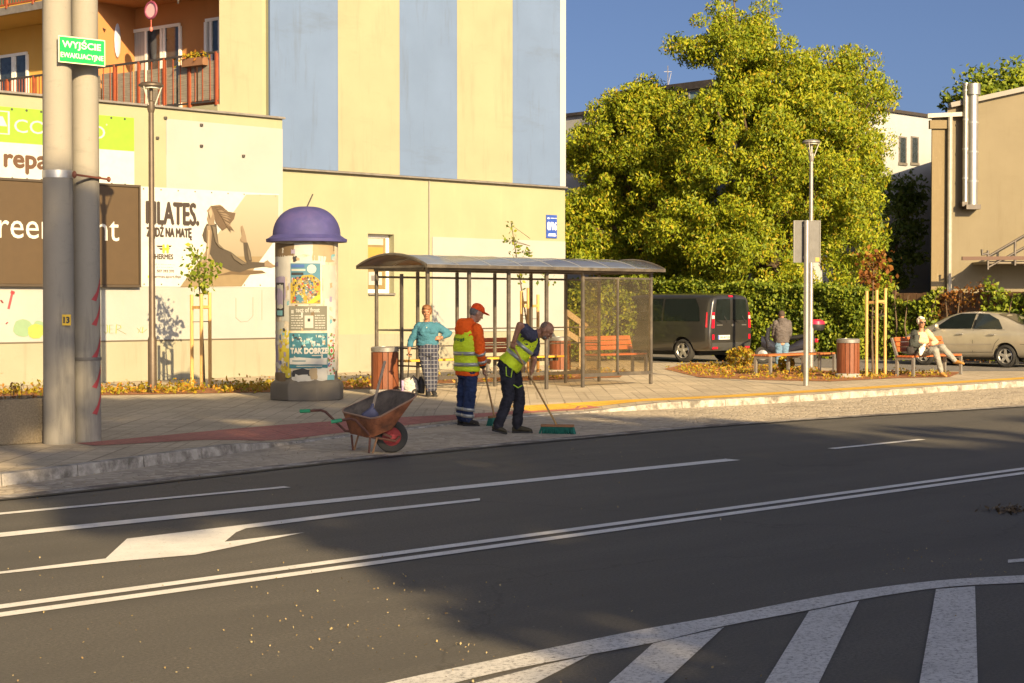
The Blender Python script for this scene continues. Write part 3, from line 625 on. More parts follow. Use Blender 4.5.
for P in ([(208.4, 212), (211, 207.5), (212.4, 214), (210.5, 219)], [(208.2, 230), (209.6, 230), (209.4, 246), (207.4, 262), (206.4, 262), (207.2, 246)]): apoly(fig, P, .066, 4)
fig.build('photo_woman', [GR('skin', (.17, .125, .08)), GR('dark', (.048, .037, .025)), GR('hair', (.085, .056, .032)), GR('fabric_light', (.095, .075, .05)), GR('skin_light', (.27, .21, .14))], t, smooth=0)
b = MB(); zP = zrel(180, 202)
atext(b, 'PILATES.', 146.5, 198.5, 204, 223.5, .024, 0, .022); atext(b, 'ZEJDŹ NA MATĘ', 146.8, 191.5, 226, 239, .024, 0, .014)
atext(b, 'HERMES', 155, 173, 254.5, 259, .024, 0, .006)
for (xa, xb, ya) in ((155, 175, 264.5), (156.5, 173, 267.2)): atext(b, 'lorem'*0+'ul. •  • • — • •• —', xa, xb, ya-.8, ya+.8, .024, 0, 0)
atext(b, '507 393 370', 157, 174, 270, 272.3, .024, 0, .003); atext(b, 'hermes.sport.fitpl', 153, 181, 275.5, 278.5, .024, 0, .002)
apoly(b, [(156, 245.5), (163.5, 245.5), (163.5, 247.2), (158, 247.2)], .024, 0); apoly(b, [(158.6, 248.2), (163.5, 248.2), (163.5, 249.8), (160.5, 249.8)], .024, 0)
apoly(b, [(167.5, 245.5), (172, 245.5), (170.5, 247.2), (167.5, 247.2)], .024, 0); apoly(b, [(167.5, 248.2), (170, 248.2), (169, 249.8), (167.5, 249.8)], .024, 0)
b.build('lettering', DARK, t, smooth=0)
b = MB(); atext(b, 'H', 163.2, 168, 245.3, 252.8, .026, 0, .02); apoly(b, [(147.8, 275.3), (150.2, 276.6), (147.8, 278)], .024, 0); each(b, 'emblem', GOLD, t, smooth=0)
b = MB()
for k in range(9):
    for z in (zt-.05, zb+.05): b.box(x0+.1+k*(x1-x0-.2)/8-.015, x0+.1+k*(x1-x0-.2)/8+.015, -.026, -.0225, z-.015, z+.015)
each(b, 'eyelet', M['dark_metal'], t, smooth=0)
# bolts left in the bare panel, graffiti
b = MB()
for (x, y) in ((201, 125), (201, 146), (157, 138), (133+110, 156), (165, 118)):
    p = AX(x, y, .016); b.box(p[0]-.035, p[0]+.035, -.06, -.016, p[2]-.03, p[2]+.03)
each(b, 'wall_bolt', M['dark_metal'], ax, smooth=0, bevel=.01)
b = MB()
def stroke(P, w, d=.0145, mi=0):
    pts = [Vector(AX(x, y, d)) for x, y in P]
    for i in range(len(pts)-1): b.bar(pts[i], pts[i+1], w, .002, mi)
stroke([(12.8, 291), (8.5, 309)], .05); stroke([(13.2, 291), (12.2, 294)], .09); stroke([(5.5, 323.5), (7.5, 322)], .09); stroke([(0, 300), (2, 303)], .16)
for P in ([(100, 325), (104, 325.2)], [(106, 325), (107.5, 325), (107.5, 332), (105.5, 333.5), (104, 331)], [(113, 325), (109.5, 325), (109.5, 333), (113.5, 333)], [(109.5, 329), (112.5, 329)], [(116, 333.5), (116.5, 324.5), (120.5, 325.5), (121, 328), (117, 329.2), (126, 334)], [(137, 328), (141, 333)], [(141, 327), (138, 333)], [(143, 327), (142, 333), (147, 329)]): stroke(P, .02, mi=1)
for P in ([(236, 298), (236, 318), (241, 322), (248, 321), (253, 316), (253, 297)], [(262, 290), (262, 320)]): stroke(P, .018, mi=2)
b.build('graffiti', [flat('spray_red', (.42, .04, .05)), flat('spray_green', (.20, .27, .05)), flat('spray_pale', (.26, .24, .19))], ax, smooth=0)
b = MB()
for (x, y, r_, mi) in ((23, 328, .20, 0), (36, 331, .17, 1), (39, 326, .12, 0)):
    c = AX(x, y, .0145); b.prism([(c[0]+r_*(1+.2*random.random())*math.cos(a), c[1], c[2]+.8*r_*(1+.25*random.random())*math.sin(a)) for a in np.linspace(0, 6.28, 17)[:-1]], (0, -.002-.002*mi, 0), mi)
b.build('graffiti', [flat('spray_teal', (.17, .26, .16)), flat('spray_lime', (.24, .29, .06))], ax, smooth=0)
# house number plate
u0, z0 = wallp(545.8, 238, VG); u1, z1 = wallp(556.3, 215.3, VG)
t = thing('house_number_plate', 'small blue house number plate on the cream wall', 'sign', W(u0, VG, z0), ANG); w, h = u1-u0, z1-z0
b = MB(); b.box(0, w, -.03, -.004, 0, h); b.build('plate', flat('plate_blue', (.03, .07, .32), .35), t, smooth=0, bevel=.006)
b = MB(); add_text(b, '8/16', w*.08, w*.94, h*.36, h*.68, -.034, 0, .012); add_text(b, 'ul. ··········', w*.08, w*.95, h*.83, h*.89, -.034, 0, .006); b.box(w*.15, w*.9, -.0335, -.031, h*.09, h*.14); b.box(w*.2, w*.85, -.0335, -.031, h*.17, h*.2)
b.build('lettering', flat('plate_white', (.75, .76, .78)), t, smooth=0)

# ------------------------------------------------------------------ buildings at the back
CW = at(762, 91, 60.0); cu, cv = toUV(CW); hW = CW.z
wb = thing('white_building', 'white flat roofed building standing behind the big yellow green tree', 'building', W(cu, cv, 0), ANG)
b = MB(); b.box(0, 26, 0, 26, 0, hW-.12); b.build('wall', M['white_wall'], wb, smooth=0)
b = MB(); b.box(-.12, 26.12, -.12, 26.12, hW-.118, hW); b.build('roof', M['dark_metal'], wb, smooth=0)
def wpt(px, py): u, z = wallp(px, py, cv); return u-cu, z
for k, (xa, xb) in enumerate(((898.5, 906), (910.5, 918))):
    ua, za = wpt(xa, 162.5); ub, zb_ = wpt(xb, 137)
    f = MB(); f.box(ua-.04, ub+.04, -.06, -.004, za-.1, za); f.box(ua, ua+.06, -.04, -.004, za, zb_); f.box(ub-.06, ub, -.04, -.004, za, zb_); f.box(ua+.06, ub-.06, -.04, -.004, zb_-.06, zb_)
    f = f.build('window', M['tin'], wb, smooth=0); g = MB(); g.box(ua+.06, ub-.06, -.02, -.004, za, zb_-.06); g.build('pane', M['pane'], f, smooth=0)
for k in range(5):
    f = MB(); vv = 3+k*4.2; f.box(-.04, -.003, vv, vv+1.5, 4.8, 6.6); f = f.build('window', M['pane'], wb, smooth=0)
# roof storey with a ribbon of glass
pc = at(712, 80, 66.0); pu, pv = toUV(pc); hp = pc.z
b = MB(); b.box(pu-cu, pu-cu+8, pv-cv, pv-cv+4.9, hW, hp-.3); b.build('roof_storey', M['white_wall'], wb, smooth=0)
b = MB(); b.box(pu-cu-.2, pu-cu+8, pv-cv-.2, pv-cv+5.1, hp-.29, hp); b.build('roof_storey_roof', M['dark_metal'], wb, smooth=0)
b = MB(); b.box(pu-cu-.05, pu-cu-.003, pv-cv+.3, pv-cv+4.7, hW+.2, hp-.4); b.build('ribbon_window', flat('ribbon_glass', (.10, .16, .2), .1), wb, smooth=0)
b = MB()
for k in range(6): b.box(pu-cu-.09, pu-cu-.052, pv-cv+.3+k*.8, pv-cv+.38+k*.8, hW+.2, hp-.4)
each(b, 'mullion', M['zinc'], wb, smooth=0)
t = thing('roof_antenna', 'thin antenna mast on the roof of the white building', 'antenna', W(pu+1, pv+3.2, hp)); b = MB(); b.tube([(0, 0, 0), (0, 0, 1.0)], .018, 5); b.bar((-.16, 0, .75), (.16, 0, .75), .015, .015); b.bar((0, 0, .1), (.14, 0, .7), .015, .015); b.build('mast', M['grey_metal'], t)
# tan building, its gable faces us
TY = 57.0; tl = at(930.5, 290, TY); rt = 0.0
tb = thing('tan_building', 'tan rendered building with steel flues and a sloping roof edge', 'building', (tl.x, tl.y, 0), rt)
def tz(py): return CAMZ+(303.5-py)/FPX*TY
sl = .29; zl = tz(116); k_ = TY/FPX
prof = [(0, 0), (14, 0), (14, zl+1.3), (9.5, zl+2.2), (.55, zl+.25), (.55, zl), (0, zl)]
b = MB(); b.prism([(x, 0, z) for x, z in prof], (4.6, 12, 0)); b.build('wall', M['tan_wall'], tb, smooth=0)
b = MB(); b.box(.0, .6, -.10, -.004, 0, zl-.5); b.box(-.1, .7, -.2, -.004, zl-.49, zl-.2); b.build('pilaster', plaster('tan_dark', (.19, .147, .085)), tb, smooth=0)
def TX(px): return (at(px, 200, TY).x-tl.x)/math.cos(rt)
b = MB(); b.bar((-.2, -.22, zl-.06), (1.05, -.22, zl+.0), .16, .14); b.tube([(TX(948), -.22, zl-.05), (TX(948), -.22, .3)], .09, 10); b.build('downpipe', M['pale_pipe'], tb)
b = MB(); b.bar((.62, -.06, zl+.32), (9.5, -.06, zl+2.27), .3, .16); b.bar((9.5, -.06, zl+2.27), (14, -.06, zl+1.37), .3, .16); b.build('roof_edge', flat('roof_edge_grey', (.2, .18, .16)), tb, smooth=0)
def flue(px, r_, ytop, ybot, label, cap_):
    x = TX(px); t = thing('steel_flue', label, 'flue', (tl.x+math.cos(rt)*x+math.sin(rt)*.32, tl.y+math.sin(rt)*x-math.cos(rt)*.32, 0), rt)
    b = MB(); b.lathe([(r_, tz(ybot)), (r_, tz(ytop)+0)], 16); b.build('pipe', M['bright_metal'], t)
    b = MB()
    for q in (.2, .45, .7, .95): z = tz(ybot)+(tz(ytop)-tz(ybot))*q; b.lathe([(r_+.015, z-.03), (r_+.015, z+.03)], 16)
    each(b, 'clamp_ring', M['zinc'], t)
    b = MB(); b.lathe([(r_*1.35, tz(ytop)-.25), (r_*1.35, tz(ytop)+.12)], 16) if cap_ else b.lathe([(r_*1.2, tz(ytop)-.05), (r_*1.2, tz(ytop)+.05)], 16); b.build('cowl', M['bright_metal'], t)
    b = MB(); b.box(-r_*1.3, r_*1.3, -r_*1.1, .3, tz(ybot)-.16, tz(ybot)-.003); b.build('bracket', M['dark_metal'], t)
flue(969.5, .19, 90, 206, 'thick shiny steel flue pipe with a wide top on the tan wall', True); flue(962.5, .09, 87, 203, 'thin grey flue pipe left of the thick shiny one', False)
# outside stair rail on the tan wall
t = thing('stair_railing', 'rusty steel landing rail and stair rail on the tan wall', 'railing', (tl.x, tl.y, 0), rt); yo = -2.0
def SX(px): return (at(px, 250, TY-2).x-tl.x)
def SZ(py): return CAMZ+(303.5-py)/FPX*(TY-2)
b = MB(); b.bar((SX(962), yo, SZ(259)), (SX(1100), yo, SZ(258)), .12, .12); b.build('landing_edge', flat('rust', (.075, .03, .015)), t)
b = MB()
for P in ([(SX(988), SZ(257)), (SX(1024), SZ(236)), (SX(1100), SZ(192))], [(SX(988), SZ(268)), (SX(1024), SZ(248)), (SX(1100), SZ(204))]): b.tube([(x, yo, z) for x, z in P], .035, 6)
for px, y0, y1 in ((988, 251, 270), (1015, 241, 266), (1044, 224, 262), (1075, 206, 262)): b.tube([(SX(px), yo, SZ(y1)), (SX(px), yo, SZ(y0))], .045, 6)
b.tube([(SX(988), yo, SZ(254)), (SX(982), yo, SZ(255)), (SX(982), yo, SZ(250))], .05, 6)
b.build('stair_rail', M['dark_metal'], t)
b = MB(); b.box(SX(989), SX(1130), yo+.1, -.01, SZ(264), SZ(261.5)); b.build('landing_slab', flat('stair_grey', (.16, .13, .09)), t, smooth=0)
# fence behind the parking lot
UF = 41.6
t = thing('brown_fence', 'dark brown wooden fence overgrown with creepers behind the parked car', 'fence', W(UF, 12, PZ), ANG)
b = MB()
for k in range(110): b.box(-.02+random.uniform(-.006, .006), .03, k*.22, k*.22+.208, .05, 1.98+random.uniform(-.02, .02))
b.build('board', wood('fence_wood', (.115, .062, .03), axis=(10, 10, 1)), t, smooth=0)
b = MB()
for k in range(12): b.box(-.09, -.024, k*2.2, k*2.2+.1, 0, 2.05)
each(b, 'post', flat('fence_post', (.10, .055, .03)), t, smooth=0)
# ------------------------------------------------------------------ poles, lamps, column
def cyl_tilt(): pass
p1, p2 = G(59.5, 443), G(87, 440.5)
def pole(p, ra, rb, label, seam):
    t = thing('concrete_pole', label, 'utility pole', p, random.uniform(0, 6))
    b = MB(); zs = np.linspace(-.02, 9.2, 24); b.lathe([(ra+(rb-ra)*z/9.2, z) for z in zs], 28); b.build('shaft', M['concrete'], t)
    if seam:
        b = MB(); b.lathe([(ra+.004, .98), (ra+.008, 1.0), (ra+.004, 1.02)], 28); b.build('seam_band', flat('seam_dark', (.12, .11, .10)), t)
    return t
q1 = pole(p1, .188, .150, 'grey concrete utility pole carrying the small yellow number plate', False)
q2 = pole(p2, .172, .150, 'grey concrete utility pole with red chevron marks down its side', True)
# red marks sprayed on the right pole, as its paint: bent patches
def on_cyl(b, P, c, r, z0=0, mi=0, th=.004):      # P: (angle, z) polygon wrapped on a cylinder, subdivided
    bm = bmesh.new(); vs = [bm.verts.new((a, z, 0)) for a, z in P]; bm.faces.new(vs)
    bmesh.ops.triangulate(bm, faces=bm.faces); 
    for _ in range(2): bmesh.ops.subdivide_edges(bm, edges=[e for e in bm.edges if abs(e.verts[0].co.x-e.verts[1].co.x) > .12], cuts=1)
    bm.verts.ensure_lookup_table(); o = [(c[0]+(r+th)*math.cos(v.co.x), c[1]+(r+th)*math.sin(v.co.x), z0+v.co.y) for v in bm.verts]; bm.verts.index_update()
    b.add(o, [tuple(v.index for v in f.verts) for f in bm.faces], mi); bm.free()
q2.rotation_euler.z = 0; q1.rotation_euler.z = 0
b = MB(); A0 = R(-90+15)
for z in (1.02, .66, 1.42, 1.72, .34): on_cyl(b, [(A0+.35, z), (A0+.75, z-.02), (A0+1.3, z+.18), (A0+1.3, z+.28), (A0+.8, z+.10)], (0, 0), .172-.0024*z)
b.build('red_mark', flat('mark_red', (.34, .045, .05)), q2, smooth=60)
# clamp joining the two poles
mid = (p1+p2)/2; t = thing('pole_clamp', 'rusty bolted clamp holding the two concrete poles together', 'clamp', (mid.x, mid.y, 3.33), math.atan2(p2.y-p1.y, p2.x-p1.x))
L_ = (p2-p1).length/2
b = MB(); b.bar((-.16, -.22, 0), (L_+.2, -.185, -.02), .03, .022); b.ell((-.16, -.225, 0), (.026, .03, .045), 8, 6); b.ell((L_+.2, -.19, -.02), (.022, .03, .035), 8, 6); b.build('tie_rod', flat('rust_rod', (.15, .05, .03)), t)
b = MB(); b.lathe([(.182, -.04), (.182, .05)], 24, (-L_, 0)); b.build('collar', M['zinc'], t)
b = MB(); b.tube([(L_-.19, -.05, -.09), (L_-.1, -.14, -.04), (L_, -.178, -.01), (L_+.1, -.15, -.0), (L_+.17, -.05, 0)], .012, 6); b.build('wire', M['dark_metal'], t)
# evacuation sign
sp_ = at(82, 51, (p1.y+p2.y)/2-.24); t = thing('evacuation_sign', 'green evacuation exit sign fixed to the concrete poles', 'sign', sp_, ANG-R(3))
w, h = .545/ math.cos(R(35))*.90, .315
b = MB(); b.box(-w/2, w/2, 0, .012, -h/2, h/2); o = b.build('board', flat('sign_cream', (.68, .66, .45), .4), t, smooth=0)
b = MB(); b.box(-w/2+.012, w/2-.012, -.003, -.0005, -h/2+.012, h/2-.012); b.build('field', flat('sign_green', (.005, .30, .075), .4), t, smooth=0)
b = MB(); add_text(b, 'WYJŚCIE', -w*.42, w*.40, .0, h*.40, -.005, 0, .0025); add_text(b, 'EWAKUACYJNE', -w*.455, w*.455, -h*.36, -h*.12, -.005, 0, .0015); b.build('lettering', flat('sign_letters', (.75, .75, .62), .4), t, smooth=0)
# number plate
a_ = at(66.5, 320, p1.y-.17); t = thing('number_plate', 'little yellow number plate on the left concrete pole', 'number plate', a_, R(8))
b = MB(); b.box(-.05, .05, 0, .006, -.065, .065); b.build('plate', flat('plate_yellow', (.55, .36, .02)), t, smooth=0)
b = MB(); add_text(b, '13', -.032, .032, -.035, .035, -.003, 0, .005); b.build('lettering', M['black'], t, smooth=0)
# planter
pu_, pv_ = GU(56.5, 442)
t = thing('concrete_planter', 'low exposed aggregate planter box with straggly flowers beside the concrete poles', 'planter', W(pu_, pv_, PZ), ANG)
b = MB(); b.box(-1.9, 0, 0, .06, 0, .54); b.box(-1.9, 0, .64, .7, 0, .54); b.box(-.06, 0, .061, .639, 0, .54); b.box(-1.9, -1.84, .061, .639, 0, .54); b.box(-1.84, -.06, .06, .64, .0, .04); b.build('trough', M['agg'], t, smooth=0, bevel=.012)
b = MB(); b.box(-1.839, -.061, .061, .639, .05, .48); b.build('soil', M['earth'], t, smooth=0)
pts = []; b = MB()
for k in range(26):
    x, y = random.uniform(-1.8, -.12), random.uniform(.1, .6); hh = random.uniform(.1, .27); tip = (x+random.uniform(-.07, .07), y, .48+hh); b.tube([(x, y, .47), tip], .004, 4)
    pts += [(tip[0]+random.gauss(0, .025), tip[1]+random.gauss(0, .03), tip[2]-random.random()*hh*.8) for _ in range(9)]
b.build('stem', M['bark'], t); leaves('foliage', pts, .055, M['leaf_red'], t)
# street lamps
def lamp(name, label, p, H, m, rp):
    t = thing(name, label, 'street lamp', p)
    b = MB(); b.lathe([(rp*1.35, 0), (rp*1.35, 1.0), (rp*1.02, 1.06), (rp*.8, H-.55)], 16); b.build('pole', m, t)
    b = MB(); b.lathe([(rp*.85, H-.56), (rp*1.15, H-.50), (rp*1.15, H-.36), (rp*.6, H-.33), (rp*.6, H-.1)], 16); b.build('lamp_neck', m, t)
    b = MB()
    for a in (0, 2.1, 4.2): b.tube([(rp*1.2*math.cos(a), rp*1.2*math.sin(a), H-.42), (.2*math.cos(a), .2*math.sin(a), H-.08)], .012, 6)
    b.build('strut', flat('strut_pale', (.4, .38, .33)), t)
    b = MB(); b.lathe([(.19, H-.085), (.23, H-.07), (.23, H-.04), (.17, H), (.03, H+.02)], 24); b.build('lamp_head', m, t)
    b = MB(); b.lathe([(.16, H-.11), (.16, H-.086)], 20); b.build('lens', flat('lamp_lens', (.6, .58, .5), .3), t)
    return t
pA = G(152.5, 392.5); lamp('street_lamp', 'dark brown street lamp standing before the billboards', pA, (303.5-84)/FPX*pA.y+CAMZ-PZ, M['brown_metal'], .062)
pB = G(810.5, 367); lamp('street_lamp', 'pale grey street lamp rising in front of the big tree', pB, (303.5-141)/FPX*pB.y+CAMZ-PZ, M['grey_metal'], .06)
# advertising column
pc_ = G(312.5, 401); pc_ = Vector((pc_.x-.16, pc_.y+.55, PZ)); 
t = thing('advertising_column', 'round advertising column with torn posters and a violet dome roof', 'advertising column', pc_)
b = MB(); b.lathe([(.655, 0), (.66, .22), (.64, .30), (.555, .36), (.55, .52)], 8); o = b.build('base', plaster('base_concrete', (.12, .105, .085), (.08, .07, .06), .7), t, smooth=20, bevel=.015); o.rotation_euler.z = R(22)
rc = .545; zS0, zS1 = .50, 2.74
b = MB(); b.lathe([(rc, zS0), (rc, zS1)], 48); b.build('shaft', pm('poster_paste', (.40, .355, .28), .9, var=.3, scale=5, bmp=.5, bscale=25, dirt=(.25, .2, .15), dscale=4), t)
ppm = FPX/(pc_.y-.5)
def CA(px): return math.asin(max(-1, min(1, (px-311.3)/ppm/rc)))-math.pi/2+.124
def CZ(py): return (303.5-py)/FPX*(pc_.y-.54)+CAMZ-PZ
cm = [flat(n_, sc(c_, .72), .8) for n_, c_ in (('p_white', (.5, .49, .46)), ('p_teal', (.03, .14, .19)), ('p_night', (.07, .19, .27)), ('p_gold', (.36, .26, .025)), ('p_moon', (.42, .47, .45)), ('p_grey', (.155, .15, .12)), ('p_light', (.42, .42, .38)), ('p_red', (.42, .04, .04)), ('p_green', (.08, .26, .05)), ('p_blue', (.05, .12, .35)), ('p_yellow', (.50, .42, .04)), ('p_brown', (.16, .11, .06)), ('p_dark', (.03, .03, .035)), ('p_cyan', (.15, .36, .42)), ('p_lilac', (.3, .26, .38)), ('p_tan', (.36, .28, .17)))]
IX = {m_.name[2:]: i for i, m_ in enumerate(cm)}
post = MB()
def cpoly(P, c, lvl=1, mb=None): on_cyl(mb or post, [(CA(x), CZ(y)) for x, y in P], (0, 0), rc, 0, IX[c], .004*lvl)
def crect(x0, x1, y0, y1, c, lvl=1, mb=None):
    cpoly([(x0, y1), (x1, y1), (x1, y0), (x0, y0)], c, lvl, mb)
rr = random.Random(5)
def jag(x0, x1, y0, y1, c, lvl, j=1.2):
    P = []; 
    for x in np.linspace(x0, x1, 5): P.append((x+rr.uniform(-j, j)*.4, y1+rr.uniform(-j, j)))
    for y in np.linspace(y1, y0, 5)[1:]: P.append((x1+rr.uniform(-j, j)*.5, y))
    for x in np.linspace(x1, x0, 5)[1:]: P.append((x, y0+rr.uniform(-j, j)))
    for y in np.linspace(y0, y1, 5)[1:-1]: P.append((x0+rr.uniform(-j, j)*.5, y))
    cpoly(P, c, lvl)
# torn background scraps
for a in [(278, 299, 244, 256, 'brown'), (299, 317, 243, 256, 'white'), (317, 339, 243, 262, 'tan'), (279, 296, 256, 278, 'white'), (301, 330, 257, 266, 'white'), (327, 340, 266, 300, 'light'), (279, 290, 277, 300, 'lilac'), (286, 296, 300, 322, 'light'), (280, 289, 322, 345, 'light'), (329, 340, 300, 330, 'white'), (292, 297, 264, 300, 'white'), (331, 339, 330, 376, 'white'), (283, 295, 330, 378, 'yellow'), (280, 283.5, 335, 378, 'lilac'), (296, 330, 372, 382, 'white')]: jag(*a, 1)
for k in range(70): x, y = rr.uniform(279, 339), rr.uniform(245, 380); jag(x, min(339.5, x+rr.uniform(1, 4.5)), y, y+rr.uniform(1.5, 6), rr.choice(['white', 'light', 'tan', 'lilac', 'cyan', 'dark', 'brown', 'light', 'white']), 1.4, .7)
for k in range(26): x, y = rr.uniform(283, 293), rr.uniform(330, 376); jag(x, x+rr.uniform(1, 3), y, y+rr.uniform(2, 6), rr.choice(['yellow', 'yellow', 'white', 'blue', 'gold', 'lilac']), 1.7, .7)
crect(281, 289, 283, 317, 'dark', 1.9); jag(282, 288, 285, 309, 'light', 2.3, .8); jag(282.5, 288, 290, 305, 'lilac', 2.6, 1.5); crect(282, 287.5, 311, 316, 'cyan', 2.7)
post.build('old_poster', cm, t, smooth=60)
# night festival poster
post = MB(); crect(294.5, 326, 263, 305, 'white', 2.6); crect(295.5, 324.5, 263.8, 304.2, 'night', 3.2)
cpoly([(316+4.6*math.cos(a), 269.5+4.6*math.sin(a)) for a in np.linspace(0, 6.28, 15)[:-1]], 'moon', 3.8)
cpoly([(295.5, 304), (295.5, 284), (299, 279), (303, 281), (307, 276), (316, 275), (322, 279), (324.5, 282), (324.5, 304)], 'gold', 3.8)
for k in range(210): x, y = rr.uniform(296, 322), rr.uniform(277, 302); jag(x, x+rr.uniform(.6, 2.2), y, y+rr.uniform(.6, 2.6), rr.choice(['brown', 'dark', 'tan', 'white', 'gold', 'yellow', 'brown', 'dark', 'red', 'grey', 'tan']), 4.3, .5)
cpoly([(311, 304), (319, 297), (324, 295), (324.3, 299), (317, 304)], 'yellow', 4.9); crect(296.5, 309, 265, 268, 'blue', 3.9); crect(296.5, 310, 269.5, 271.5, 'light', 3.9); crect(296.5, 308, 273, 275.5, 'dark', 3.9)
post.build('poster', cm, t, smooth=60)
# grey text poster
def ctext(mb, s, xa, xb, ya, yb, c, lvl, bold=0):
    add_text(mb, s, CA(xa), CA(xb), CZ(yb), CZ(ya), 0, IX[c], bold, fmap=lambda a, y, z: ((rc+.004*lvl-y)*math.cos(a), (rc+.004*lvl-y)*math.sin(a), z))
post = MB(); crect(294, 331, 306.5, 331, 'grey', 2.7); ctext(post, 'tect of frost', 300.5, 323.5, 308.4, 312.6, 'light', 3.4, .006); crect(296, 298.5, 310.5, 314, 'light', 3.3); crect(309, 317.5, 316, 328.5, 'light', 3.3); crect(312, 314.5, 319, 322, 'dark', 3.8)
for y in (315.5, 318, 320.5, 323, 325.5, 328):
    for (xa, xb) in ((296, 307.5), (319, 329)): 
        x = xa
        while x < xb-1: w_ = rr.uniform(1.2, 3.6); crect(x, min(x+w_, xb), y, y+1.0, 'light', 3.3); x += w_+.6
post.build('poster', cm, t, smooth=60)
# TAK DOBRZE poster
post = MB(); crect(294, 331.5, 333.5, 369, 'teal', 2.7)
for k in range(60): x, y = rr.uniform(296, 328), rr.uniform(334, 347); jag(x, x+rr.uniform(1, 3), y, y+rr.uniform(.8, 2.5), rr.choice(['light', 'night', 'cyan', 'dark', 'white', 'teal', 'cyan']), 3.3, .7)
ctext(post, 'TAK DOBRZE', 295.5, 330.8, 348.8, 354, 'white', 4.2, .010); crect(316, 326, 355.5, 356.6, 'light', 3.3); jag(294.5, 330.5, 358.5, 365, 'white', 3.4, .7); crect(297, 310, 361, 362, 'teal', 4); crect(301, 326, 366.3, 367.3, 'light', 3.4)
post.build('poster', cm, t, smooth=60)
post = MB(); crect(331.4, 338.7, 333, 376.5, 'white', 2.8)
for k in range(60): x, y = rr.uniform(331.5, 337.5), rr.uniform(333.5, 374); jag(x, min(338.6, x+rr.uniform(.7, 1.8)), y, y+rr.uniform(.8, 2.6), rr.choice(['red', 'green', 'blue', 'gold', 'red', 'green']), 3.4, .4)
for r_, c_ in ((3.0, 'green'), (2.0, 'white'), (1.2, 'red')): cpoly([(335+r_*.95*math.cos(a), 351.5+r_*1.5*math.sin(a)) for a in np.linspace(0, 6.28, 13)[:-1]], c_, 4.2+(3-r_)*.3)
post.build('poster', cm, t, smooth=60)
post = MB(); jag(297, 317, 370, 377, 'dark', 3.0, 1.5); jag(314, 322, 370, 380, 'tan', 3.4, 1.5); jag(321, 331, 369, 380, 'white', 3.6, 1.5); jag(280, 290, 374, 384, 'brown', 3, 1); jag(300, 312, 375, 382, 'white', 3.8, 1.5); crect(331, 338, 376, 381, 'cyan', 3)
post.build('torn_poster', cm, t, smooth=60)
dz = zS1
b = MB(); pr = [(.60, dz-.0), (.70, dz+.0), (.705, dz+.05), (.66, dz+.07)]
for a in np.linspace(0, 90, 12): pr.append((.06+.53*math.cos(R(a))**.9 if a < 90 else .05, dz+.12+.50*math.sin(R(a))))
b.lathe(pr, 40); b.build('dome', pm('dome_violet', (.044, .042, .155), .75, var=.2, scale=3, dirt=(.075, .055, .15)), t, smooth=50)
b = MB(); b.tube([(0, 0, dz+.60), (.11, 0, dz+.84)], .012, 6); b.build('finial', M['dark_metal'], t)

# ------------------------------------------------------------------ bus shelter
su, sv = GU(426, 395); su2 = GU(654, 384)[0]; SW, SD = (su2-su), 1.48; sv = (GU(426, 395)[1]+GU(585, 387)[1]+GU(654, 384)[1])/3
t = thing('bus_shelter', 'long steel and glass bus shelter with a vaulted roof', 'bus shelter', W(su, sv, PZ), ANG); SH = t
n_ = 6; st_ = SW/n_; HB = 2.28
gm = pm('shelter_steel', (.115, .10, .085), .42, .5, dirt=(.25, .21, .16))
for k in (0, 1, 2, 3, 4, 6):
    b = MB(); full = k in (0, 4, 6); b.box(k*st_-.03, k*st_+.03, -.03, .03, 0, HB); b.build('post', gm, t, smooth=0, bevel=.006)
for k in range(n_+1):
    b = MB(); b.box(k*st_-.025, k*st_+.025, SD-.03, SD+.03, 0 if k != 6 else 0, HB); b.build('post', gm, t, smooth=0, bevel=.006)
b = MB(); b.box(-.025, .025, SD/2-.025, SD/2+.025, .1, HB-.06); b.build('post', gm, t, smooth=0)
b = MB(); b.box(5*st_-.02, 5*st_+.02, -.02, .02, .22, HB-.1); b.build('post', gm, t, smooth=0)
def rail(x0, x1, y0, y1, z0, z1, nm='rail'): b = MB(); b.box(x0, x1, y0, y1, z0, z1); b.build(nm, gm, t, smooth=0)
rail(-.03, SW+.03, -.045, .045, HB+.002, HB+.07, 'beam'); rail(-.03, SW+.03, SD-.045, SD+.045, HB+.002, HB+.07, 'beam')
rail(-.045, .045, .046, SD-.046, HB+.002, HB+.06, 'beam'); rail(SW-.045, SW+.045, .046, SD-.046, HB+.002, HB+.06, 'beam')
for z in (1.17, .84): rail(.026, SW-.026, SD-.012, SD+.012, z-.014, z+.014); rail(-.012, .012, .03, SD-.03, z-.014, z+.014)
rail(-.012, .012, .03, SD-.03, .5, .53)
rail(.026, SW-.026, SD-.02, SD+.02, .18, .25); rail(.026, SW-.026, SD-.02, SD+.02, HB-.13, HB-.09); rail(4*st_+.031, SW-.031, -.02, .02, .20, .27); rail(4*st_+.031, SW-.031, -.02, .02, HB-.12, HB-.08)
for k in (4, 5):
    b = MB(); b.box(k*st_+.03, (k+1)*st_-.03, -.004, .004, .27, HB-.121); b.build('glass_panel', M['shelter_glass'], t, smooth=0)
b = MB(); b.box(5*st_+.03, 6*st_-.03, SD-.004, SD+.004, .25, HB-.131); b.build('glass_panel', M['shelter_glass'], t, smooth=0)
b = MB(); b.box(4*st_+.3, 5*st_-.03, SD-.004, SD+.004, .25, HB-.131); 
def ring(x, sc_=1.0):
    w0, w1 = -.26, SD+.26; c = (w0+w1)/2; hw = (w1-w0)/2; rise = .21; Rr = (hw*hw+rise*rise)/(2*rise)
    a = math.asin(hw/Rr); return [(x, c+Rr*math.sin(q), HB+.075+rise-Rr+Rr*math.cos(q)) for q in np.linspace(-a, a, 17)]
x0_, x1_ = -.26, SW+.13
